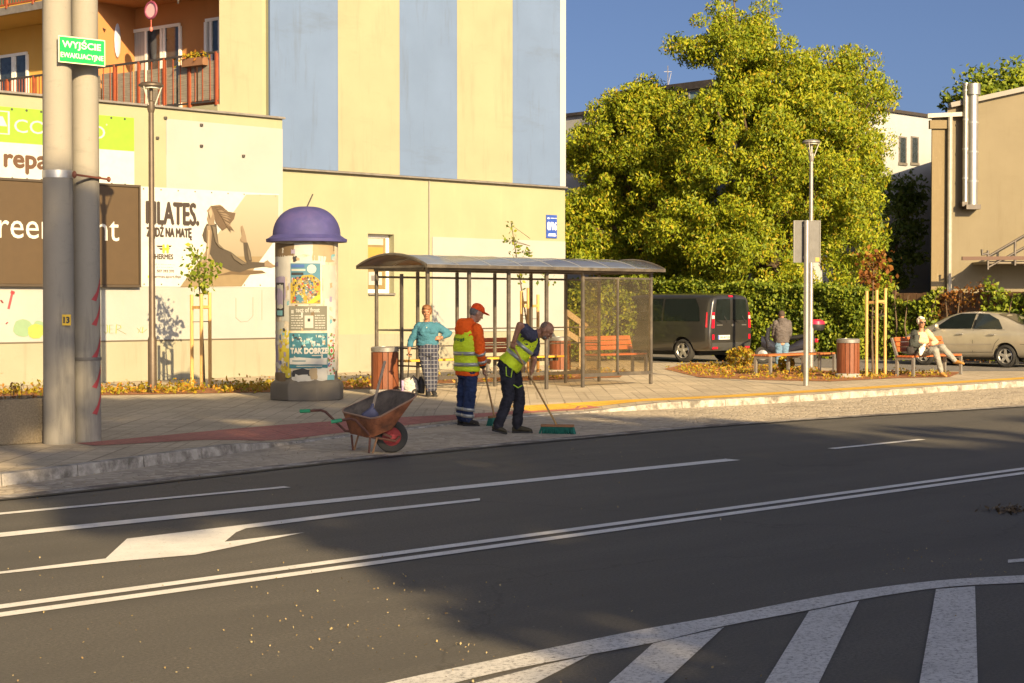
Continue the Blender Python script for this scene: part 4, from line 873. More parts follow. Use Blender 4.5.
b = MB(); r0, r1 = ring(x0_), ring(x1_); N_ = len(r0)
nx = 8
rows = [[(x0_+(x1_-x0_)*i/nx, p[1], p[2]) for p in r0] for i in range(nx+1)]
b.v = [p for r_ in rows for p in r_]; b.f = [(i*N_+j, i*N_+j+1, (i+1)*N_+j+1, (i+1)*N_+j) for i in range(nx) for j in range(N_-1)]; b.m = [0]*len(b.f)
o = b.build('roof', M['vault'], t, smooth=60, fix=False); sm_ = o.modifiers.new('s', 'SOLIDIFY'); sm_.thickness = .012
b = MB()
for i in range(nx+1):
    if i in (0, nx): b.tube([(p[0], p[1], p[2]+.012) for p in rows[i]], .03, 6)
each(b, 'roof_edge', gm, t)
b = MB()
for i in range(1, nx): b.tube([(p[0], p[1], p[2]+.008) for p in rows[i]], .012, 6)
b.build('roof_rib', M['zinc'], t)
b = MB(); b.box(x0_, x1_, -.29, -.23, HB+.04, HB+.10); b.build('gutter_front', gm, t, smooth=0); b = MB(); b.box(x0_, x1_, SD+.23, SD+.29, HB+.04, HB+.10); b.build('gutter_back', gm, t, smooth=0)
b = MB(); b.box(x0_, x0_+.05, -.229, SD+.229, HB+.045, HB+.085); b.box(x1_-.05, x1_, -.229, SD+.229, HB+.045, HB+.085); b.build('tie_bar', gm, t, smooth=0)
b = MB(); b.box(.4, 5*st_-.4, SD-.36, SD-.06, .56, .60); b.build('seat', M['yellow_seat'], t, smooth=0, bevel=.01)
b = MB()
for k in range(1, 5): b.box(k*st_-.03, k*st_+.03, SD-.34, SD-.021, .50, .555)
for q in np.arange(4*st_-.5, 4*st_+.5, .16): b.box(q-.035, q+.035, SD-.3, SD-.1, .49, .555)
b.build('seat_bracket', M['dark_metal'], t, smooth=0)

# ------------------------------------------------------------------ litter bins, benches
def make_bin(label, p, dark=False):
    t = thing('litter_bin', label, 'litter bin', p, random.uniform(0, 1))
    b = MB()
    for k in range(16):
        a = 2*math.pi*k/16; c, s = math.cos(a), math.sin(a); wv = .042
        P = [(.235*c-s*wv*-1, .235*s+c*wv*-1), (.235*c-s*wv, .235*s+c*wv), (.255*c-s*wv, .255*s+c*wv), (.255*c-s*wv*-1, .255*s+c*wv*-1)]
        b.prism([(x, y, .09) for x, y in P], (0, 0, .68))
    b.build('slats', M['bin_wood'], t, smooth=0)
    b = MB(); b.lathe([(.225, .06), (.225, .80)], 24); b.build('liner', M['dark_metal'], t)
    b = MB(); b.lathe([(.26, .78), (.262, .85), (.24, .87), (.17, .875), (.16, .84), (.0001, .82)], 28); b.build('rim', M['grey_metal'], t)
    b = MB(); b.lathe([(.30, 0), (.30, .05), (.26, .085)], 24); b.build('foot', M['kerb'], t)
    return t
make_bin('slatted brown litter bin at the left end of the bus shelter', G(385, 393.5)); make_bin('wooden slatted litter bin seen through the bus shelter', G(560, 373)); make_bin('red brown slatted litter bin in front of the hedge', G(848, 377))
def make_bench(label, p, L_, back=True, rz=ANG, name='park_bench'):
    t = thing(name, label, 'bench', p, rz)
    fm = M['grey_metal']
    for x in ((.05, L_-.05) if back else (.05, L_*.5, L_-.05)):
        b = MB(); b.box(x-.03, x+.03, -.03, .03, 0, .44); b.build('leg', fm, t, smooth=0); 
        b = MB(); b.box(x-.03, x+.03, .40, .46, 0, .44); b.build('leg', fm, t, smooth=0)
        b = MB(); b.box(x-.029, x+.029, .031, .399, .38, .44); b.build('seat_support', fm, t, smooth=0)
        if back: b = MB(); b.prism([(x-.03, .40, .441), (x-.03, .46, .441), (x-.03, .60, .88), (x-.03, .555, .88)], (.06, 0, 0)); b.build('back_support', fm, t, smooth=0)
    for k in range(4 if back else 5): b = MB(); y = -.0+k*.105; b.box(0, L_, y, y+.09, .442, .482); b.build('seat_slat', M['bench_wood'] if back else M['wood'], t, smooth=0, bevel=.006)
    if back:
        for k in range(3):
            z = .56+k*.115; y = .40+(z-.44)*.31; b = MB(); b.prism([(0.07, y, z), (.07, y-.035, z+.01), (.07, y, z+.115-.01), (.07, y+.035, z+.095)], (L_-.14, 0, 0)); b.build('back_slat', M['bench_wood'], t, smooth=0)
    return t
bl, br = G(912, 377), G(965, 375.5); make_bench('red slatted park bench with the seated woman on it', bl, 2.1)
def face_bench(lbl, px, py, L_, back): 
    return make_bench(lbl, G(px, py), L_, back)
face_bench('red backed bench behind the glass panels of the bus shelter', 597, 375, 1.75, True); face_bench('red backed bench behind the middle of the bus shelter', 486, 379, 1.2, True)
make_bench('long backless slatted bench beside the bus stop pole', G(769, 375.5), 2.6, False, name='backless_bench')
# bus stop sign, seen from behind
ps = G(806, 385.5); t = thing('bus_stop_sign', 'grey backed bus stop board on a pale metal pole', 'sign', ps)
hz = lambda py: (303.5-py)/FPX*ps.y+CAMZ-PZ
b = MB(); b.tube([(0, 0, 0), (0, 0, hz(221))], .055, 12); b.build('pole', M['bright_metal'], t)
b = MB(); b.box(-.24, .28, .06, .10, hz(263), hz(221)); b.build('board', pm('sign_back', (.10, .098, .10), .45, .3), t, smooth=0)
b = MB(); b.box(-.255, -.235, .05, .11, hz(263), hz(221)); b.box(.275, .295, .05, .11, hz(263), hz(221)); b.box(-.235, .275, .05, .11, hz(222), hz(221)); b.build('board_edge', flat('edge_grey', (.16, .155, .15), .5), t, smooth=0)
b = MB(); b.box(.19, .27, .052, .0595, hz(262), hz(258)); b.build('sticker', flat('sticker_gold', (.5, .3, .05)), t, smooth=0)
b = MB(); b.box(-.06, .06, .03, .062, hz(258)-.03, hz(258)+.03); b.box(-.06, .06, .03, .062, hz(226)-.03, hz(226)+.03); b.build('bracket', M['zinc'], t, smooth=0)
# slanting wooden handrail near the block corner
t0 = at(565, 314, 43.5); t = thing('wooden_handrail', 'plain wooden handrail sloping down beside the block corner', 'handrail', (t0.x, t0.y, PZ))
k_ = 43.5/FPX
b = MB(); b.bar((0, 0, t0.z-PZ+.08), (22*k_, -.1, t0.z-PZ-13*k_), .07, .14); b.build('rail', M['grey_wood'], t, smooth=0); b = MB(); b.bar((0, 0, t0.z-PZ-17*k_), (22*k_, -.1, t0.z-PZ-31*k_), .07, .14); b.build('rail', M['grey_wood'], t, smooth=0)
b = MB(); b.box(14*k_, 14*k_+.12, -.14, -.02, 0, t0.z-PZ-9*k_); b.box(.0, .11, .04, .14, 0, t0.z-PZ+.1); b.build('post', M['grey_wood'], t, smooth=0)

# ------------------------------------------------------------------ wheelbarrow
q = FPX/(G(391, 452, .004).y); wl = G(391, 452.5, .004)
WBY = R(-4)
t = thing('wheelbarrow', 'rusty steel wheelbarrow with green grips and a red hubbed wheel', 'wheelbarrow', wl, 0)
def X(px): return (px-391)/q
def Z(py): return (452.5-py)/q
rust = pm('rust_paint', (.24, .085, .035), .75, .2, var=.45, scale=9, bmp=.3, dirt=(.09, .045, .03), dscale=6); rust_in = pm('rust_inside', (.12, .095, .075), .8, .2, var=.4, scale=8, bmp=.3, dirt=(.2, .16, .12), dscale=5)
# rim: near-left, far-left(back), far-right, near-right ; handles lie to the left, nose to the right
rimN0, rimN1 = (X(377), -.30, Z(418)), (X(421), -.27, Z(394)); rimF0, rimF1 = (X(336), .30, Z(413)), (X(386), .30, Z(391))
bN0, bN1 = (X(371), -.20, Z(437)), (X(396), -.18, Z(427)); bF0, bF1 = (X(346), .18, Z(434)), (X(372), .18, Z(426))
def trayloft(inset, dz):
    R_ = [Vector(p) for p in (rimF0, rimN0, rimN1, rimF1)]; B_ = [Vector(p) for p in (bF0, bN0, bN1, bF1)]
    c = sum(R_, Vector())/4; cb = sum(B_, Vector())/4
    def rr_(P, cc, k): # rounded quad
        out = []
        for i in range(4):
            a, b_, c_ = P[i-1], P[i], P[(i+1) % 4]
            for s_ in (0, .5, 1): 
                p = b_+(a-b_)*.13*(1-s_)+(c_-b_)*.13*s_; p = p+(b_-p)*.25 if s_ == .5 else p
                out.append(cc+(p-cc)*k)
        return out
    rings = []
    for f in np.linspace(0, 1, 5): rings.append([r_*(1-f)+b_*f+Vector((0, 0, dz*f)) for r_, b_ in zip(rr_(R_, c, inset), rr_(B_, cb, inset))])
    return rings
rings = trayloft(1, 0); b = MB(); N_ = 12
b.v = [tuple(p) for r_ in rings for p in r_]; b.f = [(i*N_+j, i*N_+(j+1) % N_, (i+1)*N_+(j+1) % N_, (i+1)*N_+j) for i in range(4) for j in range(N_)]+[tuple(range(4*N_, 5*N_))]; b.m = [0]*len(b.f)
tray = b.build('tray', [rust, rust_in], t, smooth=45); s_ = tray.modifiers.new('s', 'SOLIDIFY'); s_.thickness = .014; s_.offset = -1; s_.material_offset = 1
b = MB(); b.tube([Vector(p)+Vector((0, 0, .004)) for p in rings[0]]+[rings[0][0]], .011, 6); b.build('tray_rim', flat('rim_rust', (.33, .20, .13)), tray)
hm = pm('handle_rust', (.12, .05, .035), .7, .3, var=.3)
for s_, pts in ((-1, [(336, 420), (352, 417.5), (357, 419), (373, 436), (396, 440), (412, 441)]), (1, [(300, 412.5), (319, 411.5), (324, 413), (344, 432), (380, 437), (402, 437)])):
    y = -.25 if s_ < 0 else .25
    P = [(X(a), y*(1-.55*i/5), Z(c)) for i, (a, c) in enumerate(pts)]; P[-1] = (X(391+9), .075*s_, Z(436))
    b = MB(); b.tube(P, .016, 8); h_ = b.build('handle', hm, t); b = MB(); p0, p1_ = Vector(P[0]), Vector(P[1]); d_ = (p1_-p0).normalized(); b.tube([p0-d_*.03, p0+d_*.10], .023, 10); b.build('grip', flat('grip_green', (.015, .22, .10), .5), h_)
    b = MB(); xl = 371.5 if s_ < 0 else 350; yb = y*.8
    b.tube([(X(xl), yb, Z(436)), (X(xl+(-1 if s_ < 0 else 1.5)), yb, .01 if s_ < 0 else .01), ], .013, 8); b.build('leg', hm, t)
    b = MB(); b.tube([(X(xl+7), yb, Z(436)), (X(xl+2.5), yb, .01)], .012, 8); b.build('leg', flat('leg_tan', (.25, .13, .06)), t)
# wheel
wc = Vector((X(391.5), 0, .195)); rw = .195
def make_wheel(parent, c, r, wdt, yaw=0, tyre=M['rubber'], rimc=None, rimr=.58, name='wheel', axis='y'):
    w_ = MB(); prof = [(rimr*r, -wdt*.35), (r*.8, -wdt/2), (r*.95, -wdt*.42), (r, -wdt*.2), (r, wdt*.2), (r*.95, wdt*.42), (r*.8, wdt/2), (rimr*r, wdt*.35)]
    w_.lathe(prof, 36, cap=False); n0 = 36
    w_.f += [(7*n0+j, 7*n0+(j+1) % n0, (j+1) % n0, j) for j in range(n0)]; w_.m += [0]*n0
    o = w_.build(name, tyre, parent, smooth=50); o.location = c; o.rotation_euler = (math.pi/2, 0, yaw)
    return o
w_ = make_wheel(t, wc, rw, .095, R(10)); b = MB(); b.lathe([(.58*rw, -.03), (.45*rw, -.022), (.16*rw, -.03), (.15*rw, -.055), (.07*rw, -.06)], 28); b.lathe([(.58*rw, .03), (.16*rw, .03), (.15*rw, .055)], 28); b.build('rim', pm('hub_red', (.36, .02, .025), .5), w_, smooth=45)
b = MB(); b.bar((wc.x, -.085, wc.z), (X(384), -.12, Z(433)), .02, .03); b.bar((wc.x, .085, wc.z), (X(384), .12, Z(433)), .02, .03); b.tube([(wc.x, -.09, wc.z), (wc.x, .09, wc.z)], .012, 8); b.build('fork', hm, t)
# broom handle standing in the barrow
pb = Vector((wl.x+X(372), wl.y+.0, wl.z+Z(411))); t = thing('shovel', 'shovel with a pale worn handle standing in the wheelbarrow', 'shovel', pb)
b = MB(); b.tube([(0, 0, 0), ((385-372)/q, .03, (411-361)/q)], .017, 8); b.build('handle', pm('pale_handle', (.36, .28, .2), .7, var=.25, stretch=(1, 1, .2)), t)
b = MB(); b.loft([((-.03, 0, -.11), (.11, 0, 0), (0, .012, 0)), ((-.02, -.01, -.03), (.10, 0, 0), (0, .02, 0)), ((.0, 0, .04), (.025, 0, 0), (0, .022, 0)), ((.012, 0, .09), (.02, 0, 0), (0, .02, 0))], 14); b.build('blade', pm('blade_blue', (.10, .10, .16), .5, .5), t)
# ------------------------------------------------------------------ vehicles
def evalmesh(o):
    bpy.context.view_layer.update(); return bpy.data.meshes.new_from_object(o.evaluated_get(bpy.context.evaluated_depsgraph_get()))
def carpaint(name, col):
    m, t, b, n = nodes(name); c = mixc(t, ramp(t, noise_(t, coords(t), 3, 4), .3, .7), sc(col, .9), sc(col, 1.1))
    dz_ = n('SeparateXYZ'); t.links.new(coords(t), dz_.inputs[0]); dust = ramp(t, dz_.outputs[2], .2, .7, (1, 1, 1), (0, 0, 0))
    c = mixc(t, mulv(t, dust, .35), c, (.2, .17, .12)); t.links.new(c, b.inputs['Base Color']); sset(b, Roughness=.3, Metallic=.4); b.inputs['Coat Weight'].default_value = 1.0; b.inputs['Coat Roughness'].default_value = .06; return m
class Car:
    def __init__(s, name, label, cat, loc, rz, paint, st, wheels, rW, wW, wheel_y):
        s.t = thing(name, label, cat, loc, rz); s.paint = paint
        b = MB(); rings = []
        for (x, zb, zl, zbelt, zr, wb, wl, wbelt, wr) in st:
            half = [(wb*.82, zb), (wb, zb+.04), (wl, zl), (wl*1.0, (zl+zbelt)/2), (wbelt, zbelt), (wr+(wbelt-wr)*.12, zbelt+(zr-zbelt)*.72), (wr*.93, zbelt+(zr-zbelt)*.93), (wr*.55, zr-.006), (0, zr)]
            rings.append([(x, -y, z) for y, z in half]+[(x, y, z) for y, z in half[-2::-1]])
        n = len(rings[0]); b.v = [p for r in rings for p in r]
        b.f = [(i*n+j, i*n+(j+1) % n, (i+1)*n+(j+1) % n, (i+1)*n+j) for i in range(len(rings)-1) for j in range(n)]+[tuple(range(n))[::-1], tuple(range((len(rings)-1)*n, len(rings)*n))]; b.m = [0]*len(b.f)
        o = b.build('body', paint, s.t, smooth=0); sb = o.modifiers.new('s', 'SUBSURF'); sb.levels = sb.render_levels = 2
        o.data = evalmesh(o); o.modifiers.clear()
        full = BVHTree.FromPolygons([v.co for v in o.data.vertices], [tuple(p.vertices) for p in o.data.polygons]); s.bvh = full
        for xw in wheels:
            c = MB(); c.lathe([(rW*1.17, -3), (rW*1.17, 3)], 32); cm_ = c.mesh(); co = bpy.data.objects.new('c', cm_); COL.objects.link(co); co.parent = s.t; co.location = (xw, 0, rW*1.02); co.rotation_euler.x = math.pi/2
            bpy.context.view_layer.update(); boolean(o, co); bpy.data.objects.remove(co)
        o.data.polygons.foreach_set('use_smooth', [True]*len(o.data.polygons)); o.data.set_sharp_from_angle(angle=R(32))
        b = MB(); b.box(min(wheels)-rW*1.25, max(wheels)+rW*1.25, -wheel_y+.18, wheel_y-.18, rW*.6, rW*2.1); b.build('underbody', M['black'], s.t, smooth=0)
        s.body = o
        for xw in wheels:
            for sd_ in (-1, 1):
                w = make_wheel(s.t, (xw, sd_*wheel_y, rW), rW, wW, 0, rimr=.66)
                r = MB(); s0 = -1 if sd_ > 0 else 1     # wheel-local z points to -y
                f = wW*.34*s0; R0 = rW*.67
                r.lathe([(R0, f*.95), (R0*.93, f*1.2), (R0*.86, f*.9), (R0*.84, f*.15)], 32, cap=False); r.lathe([(R0*.85, f*.12), (.001, f*.12)], 24, cap=False, mi=1)
                for k in range(5):
                    a = 2*math.pi*k/5+.3; c_, s_ = math.cos(a), math.sin(a); w0, w1 = R0*.20, R0*.16
                    r.prism([(c_*R0*.1-s_*w0, s_*R0*.1+c_*w0, f*.8), (c_*R0*.1+s_*w0, s_*R0*.1-c_*w0, f*.8), (c_*R0*.87+s_*w1, s_*R0*.87-c_*w1, f*.92), (c_*R0*.87-s_*w1, s_*R0*.87+c_*w1, f*.92)], (0, 0, f*.25))
                r.lathe([(R0*.24, f*.8), (R0*.22, f*1.2), (.001, f*1.22)], 16, cap=False)
                r.build('rim', [M['zinc'], M['black']], w, smooth=40)
    def panel(s, name, P, side, m, off=.006, parent=None, mb=None, cuts=2, th=0):
        bm = bmesh.new(); vs = [bm.verts.new((a, c, 0)) for a, c in P]; bm.faces.new(vs); bmesh.ops.triangulate(bm, faces=bm.faces)
        for _ in range(cuts): bmesh.ops.subdivide_edges(bm, edges=bm.edges[:], cuts=1)
        bm.verts.index_update(); out = []; last = None
        for v in bm.verts:
            a, c = v.co.x, v.co.y
            o_, d_ = {'L': ((a, 4, c), (0, -1, 0)), 'R': ((a, -4, c), (0, 1, 0)), 'B': ((-6, a, c), (1, 0, 0)), 'F': ((9, a, c), (-1, 0, 0)), 'T': ((a, c, 5), (0, 0, -1))}[side]
            h = s.bvh.ray_cast(Vector(o_), Vector(d_))
            p = h[0]+h[1]*off*(1 if h[1].dot(Vector(d_)) < 0 else -1) if h[0] else None
            out.append(p)
        good = [p for p in out if p is not None]; out = [p if p is not None else good[0] for p in out]
        B_ = mb or MB(); B_.add(out, [tuple(v.index for v in f.verts) for f in bm.faces]); bm.free()
        if mb is None: 
            o = B_.build(name, m, parent or s.t, smooth=60)
            if th: sm = o.modifiers.new('s', 'SOLIDIFY'); sm.thickness = th; sm.offset = 1
            return o
def gap(car, lines, side, w=.012, name='panel_gap', m=None):
    for L_ in lines:
        mb = MB()
        for (a, b_) in zip(L_, L_[1:]):
            d = Vector((b_[0]-a[0], b_[1]-a[1])).normalized(); nx_, nz_ = -d.y*w/2, d.x*w/2
            car.panel('x', [(a[0]+nx_, a[1]+nz_), (b_[0]+nx_, b_[1]+nz_), (b_[0]-nx_, b_[1]-nz_), (a[0]-nx_, a[1]-nz_)], side, None, .004, mb=mb, cuts=1)
        mb.build(name, m or M['black'], car.t, smooth=0)
gl_car = pm('car_glass', (.010, .014, .014), .10, var=.2, spec=.6); red_l = flat('tail_red', (.55, .01, .03), .2, coat=1); clear_l = flat('tail_clear', (.6, .55, .5), .2, coat=1); amber = flat('amber', (.6, .2, .02), .25)
vu, vv = GU(683, 362.5)
v = Car('parked_van', 'dark grey passenger van parked with its rear to the street by the hedge', 'van', W(vu+.93, vv, PZ), ANG+math.pi/2, carpaint('van_paint', (.040, .039, .038)),
    [(-.985, .42, .62, 1.02, 1.80, .84, .88, .87, .74), (-.97, .36, .60, 1.05, 1.90, .90, .945, .93, .80), (-.85, .32, .58, 1.08, 1.955, .93, .975, .955, .83), (-.3, .30, .56, 1.10, 1.965, .94, .98, .96, .845), (.6, .28, .55, 1.10, 1.97, .94, .98, .96, .85), (1.6, .28, .55, 1.10, 1.97, .94, .98, .96, .85), (2.4, .28, .55, 1.09, 1.95, .94, .98, .955, .83), (3.0, .28, .55, 1.07, 1.55, .94, .97, .94, .76), (3.55, .28, .55, 1.02, 1.18, .93, .96, .92, .72), (4.0, .28, .52, .92, 1.02, .90, .93, .86, .68), (4.15, .32, .5, .8, .86, .80, .82, .76, .6)],
    [0, 3.1], .335, .22, .86)
for P in ([(-.62, 1.17), (.72, 1.17), (.72, 1.80), (-.38, 1.80), (-.55, 1.55)], [(.80, 1.17), (1.92, 1.17), (1.92, 1.80), (.80, 1.80)], [(2.0, 1.17), (2.95, 1.17), (2.45, 1.78), (2.0, 1.80)]):
    v.panel('side_window', P, 'L', gl_car, .012, cuts=3); v.panel('side_window', P, 'R', gl_car, .012, cuts=3)
gap(v, [[(.76, .45), (.76, 1.86)], [(1.96, .4), (1.96, 1.86)], [(-.8, 1.02), (.76, 1.05)], [(-.55, .60), (.74, .58)], [(2.02, .4), (2.02, 1.1)]], 'L')
for sd_ in (-1, 1):
    v.panel('rear_window', [(sd_*.06, 1.20), (sd_*.70, 1.20), (sd_*.64, 1.78), (sd_*.06, 1.80)], 'B', gl_car, .010)
    tl_ = v.panel('tail_light', [(sd_*.76, .98), (sd_*.87, .98), (sd_*.83, 1.42), (sd_*.74, 1.42)], 'B', red_l, .014)
    v.panel('tail_lens', [(sd_*.755, 1.24), (sd_*.855, 1.24), (sd_*.845, 1.33), (sd_*.75, 1.33)], 'B', clear_l, .018, parent=tl_)
    v.panel('reflector', [(sd_*.76, .66), (sd_*.84, .66), (sd_*.84, .80), (sd_*.76, .80)], 'B', red_l, .014)
    v.panel('bumper_reflector', [(sd_*.6, .40), (sd_*.82, .40), (sd_*.82, .455), (sd_*.6, .455)], 'B', red_l, .016)
    b = MB(); b.bar((-1.015, sd_*.12 if sd_ < 0 else .66, 1.20), (-.995, sd_*.12-.22 if sd_ < 0 else .42, 1.12), .02, .02); b.bar((-1.01, sd_*.40-.2, 1.14), (-.94, sd_*.40+.13, 1.62), .018, .018); b.build('wiper', M['black'], v.t)
lo = MB(); v.panel('side_tail_light', [(-.90, 1.0), (-.84, 1.0), (-.82, 1.42), (-.86, 1.42)], 'L', red_l, .012)
gap(v, [[(0, .56), (0, 1.86)], [(-.86, .6), (.86, .6)], [(.86, .62), (.86, 1.84)], [(-.86, .62), (-.86, 1.84)]], 'B', .005)
v.panel('number_plate', [(.08, .66), (.60, .66), (.60, .78), (.08, .78)], 'B', flat('plate_white_car', (.62, .62, .58)), .014)
pb_ = v.panel('plate_band', [(.555, .663), (.598, .663), (.598, .777), (.555, .777)], 'B', flat('plate_blue_band', (.03, .08, .4)), .018)
b = MB(); V2, F2_ = text_geo('WI 4•7 LR'); lo_, hi_ = V2.min(0), V2.max(0)
b.add([(-1.018, .53-(x-lo_[0])/(hi_[0]-lo_[0])*.42, .685+(y-lo_[1])/(hi_[1]-lo_[1])*.07) for x, y in V2], F2_); b.build('plate_lettering', M['black'], v.t, smooth=0)
v.panel('brake_light', [(-.06, 1.845), (.12, 1.845), (.12, 1.885), (-.06, 1.885)], 'B', red_l, .016)
v.panel('emblem', [(0.02, 1.06), (-.05, 1.10), (-.12, 1.06), (-.05, 1.02)], 'B', M['bright_metal'], .014, cuts=1)
v.panel('badge', [(.4, 1.05), (.66, 1.05), (.66, 1.075), (.4, 1.075)], 'B', M['bright_metal'], .014, cuts=1); v.panel('badge', [(-.66, 1.05), (-.45, 1.05), (-.45, 1.075), (-.66, 1.075)], 'B', M['bright_metal'], .014, cuts=1)
v.panel('bumper', [(-.86, .36), (.86, .36), (.86, .57), (-.86, .57)], 'B', flat('bumper_grey', (.05, .05, .05), .6), .011)
b = MB(); b.tube([(2.75, 1.0, 1.12), (2.75, 1.13, 1.16)], .03, 6); b.ell((2.75, 1.16, 1.22), (.06, .09, .14), 10, 8); b.build('mirror', M['black'], v.t)
# silver saloon
cu_, cv_ = GU(1005, 367.8)
c = Car('parked_car', 'champagne silver saloon car parked side on behind the bench', 'car', W(cu_+.84, cv_, PZ), ANG+math.pi/2, carpaint('saloon_paint', (.42, .38, .30)),
    [(-1.0, .42, .58, .84, .93, .62, .66, .64, .52), (-.97, .34, .56, .90, 1.00, .74, .78, .75, .60), (-.80, .28, .54, .93, 1.06, .80, .835, .81, .62), (-.50, .25, .52, .95, 1.09, .82, .845, .825, .60), (-.22, .24, .52, .96, 1.14, .825, .845, .83, .60), (.15, .23, .52, .96, 1.33, .83, .845, .83, .60), (.55, .22, .52, .96, 1.445, .83, .845, .83, .60), (1.2, .22, .52, .96, 1.475, .83, .845, .83, .61), (1.75, .22, .52, .95, 1.43, .83, .845, .83, .59), (2.2, .22, .52, .94, 1.20, .83, .845, .82, .58), (2.55, .22, .52, .92, 1.02, .83, .845, .80, .62), (3.0, .24, .5, .82, .90, .81, .825, .76, .60), (3.25, .28, .46, .70, .78, .74, .76, .70, .52), (3.33, .34, .44, .6, .66, .62, .64, .58, .45)],
    [0, 2.45], .30, .19, .76)
WN = [[(.10, 1.0), (.92, 1.0), (.90, 1.39), (.62, 1.375), (.30, 1.24)], [(1.0, 1.0), (2.15, .99), (1.72, 1.30), (1.45, 1.385), (.98, 1.395)]]
for P in WN: c.panel('side_window', P, 'L', gl_car, .016, cuts=3); c.panel('side_window', P, 'R', gl_car, .016, cuts=3)
c.panel('rear_window', [(-.40, -.52), (-.40, .52), (.42, .46), (.42, -.46)], 'T', gl_car, .014, cuts=3); c.panel('windscreen', [(1.62, -.46), (2.45, -.6), (2.45, .6), (1.62, .46)], 'T', gl_car, .008)
gap(c, [[(.95, .38), (.95, .97)], [(.18, .75), (.30, .62), (.36, .45)], [(.36, .40), (2.1, .36)], [(2.08, .42), (2.12, .92)], [(-.9, .60), (-.42, .62)], [(.05, .98), (2.2, .96)]], 'L', .010)
gap(c, [[(.40, .60), (2.05, .575)]], 'L', .04, 'side_moulding', flat('moulding', (.28, .25, .2), .4))
gap(c, [[(.96, 1.0), (.94, 1.39)]], 'L', .07, 'door_pillar')
for x in (.28, 1.22): b = MB(); b.box(x, x+.19, .848, .880, .845, .875); b.build('door_handle', M['zinc'], c.t, smooth=0, bevel=.008)
c.panel('tail_light', [(-.96, .72), (-.78, .74), (-.76, .93), (-.94, .90)], 'L', red_l, .012); c.panel('tail_light', [(.45, .72), (.74, .72), (.72, .92), (.45, .90)], 'B', red_l, .012); c.panel('tail_light', [(-.45, .72), (-.74, .72), (-.72, .92), (-.45, .90)], 'B', red_l, .012)
c.panel('side_repeater', [(2.4, .74), (2.5, .74), (2.5, .78), (2.4, .78)], 'L', amber, .01); c.panel('headlight', [(3.0, .60), (3.22, .58), (3.1, .74), (2.85, .78)], 'L', clear_l, .01)
b = MB(); b.tube([(1.98, .82, 1.0), (1.98, .92, 1.02)], .02, 6); b.ell((1.97, .95, 1.06), (.05, .08, .075), 10, 8); b.build('mirror', c.paint, c.t)
b = MB(); b.ell((.62, .50, .98), (.12, .2, .12), 10, 8); b.build('red_bundle', flat('bundle_red', (.45, .08, .04)), c.t)
b = MB()
for s_ in (-1, 1): b.box(-.30, -.29, s_*.74-.09, s_*.74+.09, .10, .36)
each(b, 'mud_flap', M['black'], c.t, smooth=0)
# scooter
sp0 = G(784, 363.8); t = thing('motor_scooter', 'dark motor scooter with a red top case parked at the hedge', 'scooter', (sp0.x, sp0.y, PZ), R(-14))
for x in (-.58, .66): w_ = make_wheel(t, (x, 0, .24), .24, .12, rimr=.6); b = MB(); b.lathe([(.145, -.03), (.05, -.05), (.05, .05), (.145, .03)], 20); b.build('rim', M['zinc'], w_)
b = MB(); b.loft([((-.62, 0, .62), (.0, .10, 0), (0, 0, .16)), ((-.40, 0, .50), (0, .13, 0), (0, 0, .20)), ((-.1, 0, .36), (0, .14, 0), (0, 0, .10)), ((.15, 0, .40), (0, .15, 0), (0, 0, .12)), ((.55, 0, .56), (0, .17, 0), (0, 0, .18)), ((.85, 0, .68), (0, .12, 0), (0, 0, .09))], 14); b.build('body', pm('scooter_paint', (.02, .02, .03), .3, coat=.6), t)
b = MB(); b.loft([((-.42, 0, .46), (.09, 0, .04), (0, .14, 0)), ((-.46, 0, .70), (.07, 0, .02), (0, .15, 0)), ((-.42, 0, 1.0), (.06, 0, .02), (0, .10, 0))], 14); b.build('leg_shield', pm('scooter_shield', (.02, .02, .025), .3, coat=.6), t)
b = MB(); b.loft([((.0, 0, .70), (.0, .12, 0), (0, 0, .05)), ((.4, 0, .74), (0, .15, 0), (0, 0, .07)), ((.8, 0, .82), (0, .11, 0), (0, 0, .05))], 12); b.build('seat', M['black'], t)
b = MB(); b.tube([(-.42, 0, .9), (-.36, 0, 1.06)], .03, 8); b.tube([(-.30, -.34, 1.08), (-.38, 0, 1.06), (-.30, .34, 1.08)], .018, 8); b.tube([(-.58, 0, .24), (-.44, 0, .75)], .03, 8); b.build('handlebar', M['dark_metal'], t)
b = MB(); b.loft([((.86, 0, .93), (.20, 0, 0), (0, .20, 0)), ((.86, 0, 1.0), (.25, 0, 0), (0, .24, 0)), ((.86, 0, 1.10), (.25, 0, 0), (0, .24, 0))], 16); b.build('top_case', M['black'], t)
b = MB(); b.loft([((.86, 0, 1.102), (.255, 0, 0), (0, .245, 0)), ((.86, 0, 1.18), (.23, 0, 0), (0, .22, 0)), ((.86, 0, 1.23), (.13, 0, 0), (0, .12, 0))], 16); b.build('top_case_lid', flat('lid_red', (.55, .02, .06), .3), t)
b = MB(); b.box(.84, .93, -.09, .09, .60, .70); b.build('tail_light', red_l, t, bevel=.01); b = MB(); b.tube([(.1, -.16, .28), (.85, -.19, .38)], .05, 8); b.build('exhaust', M['zinc'], t)

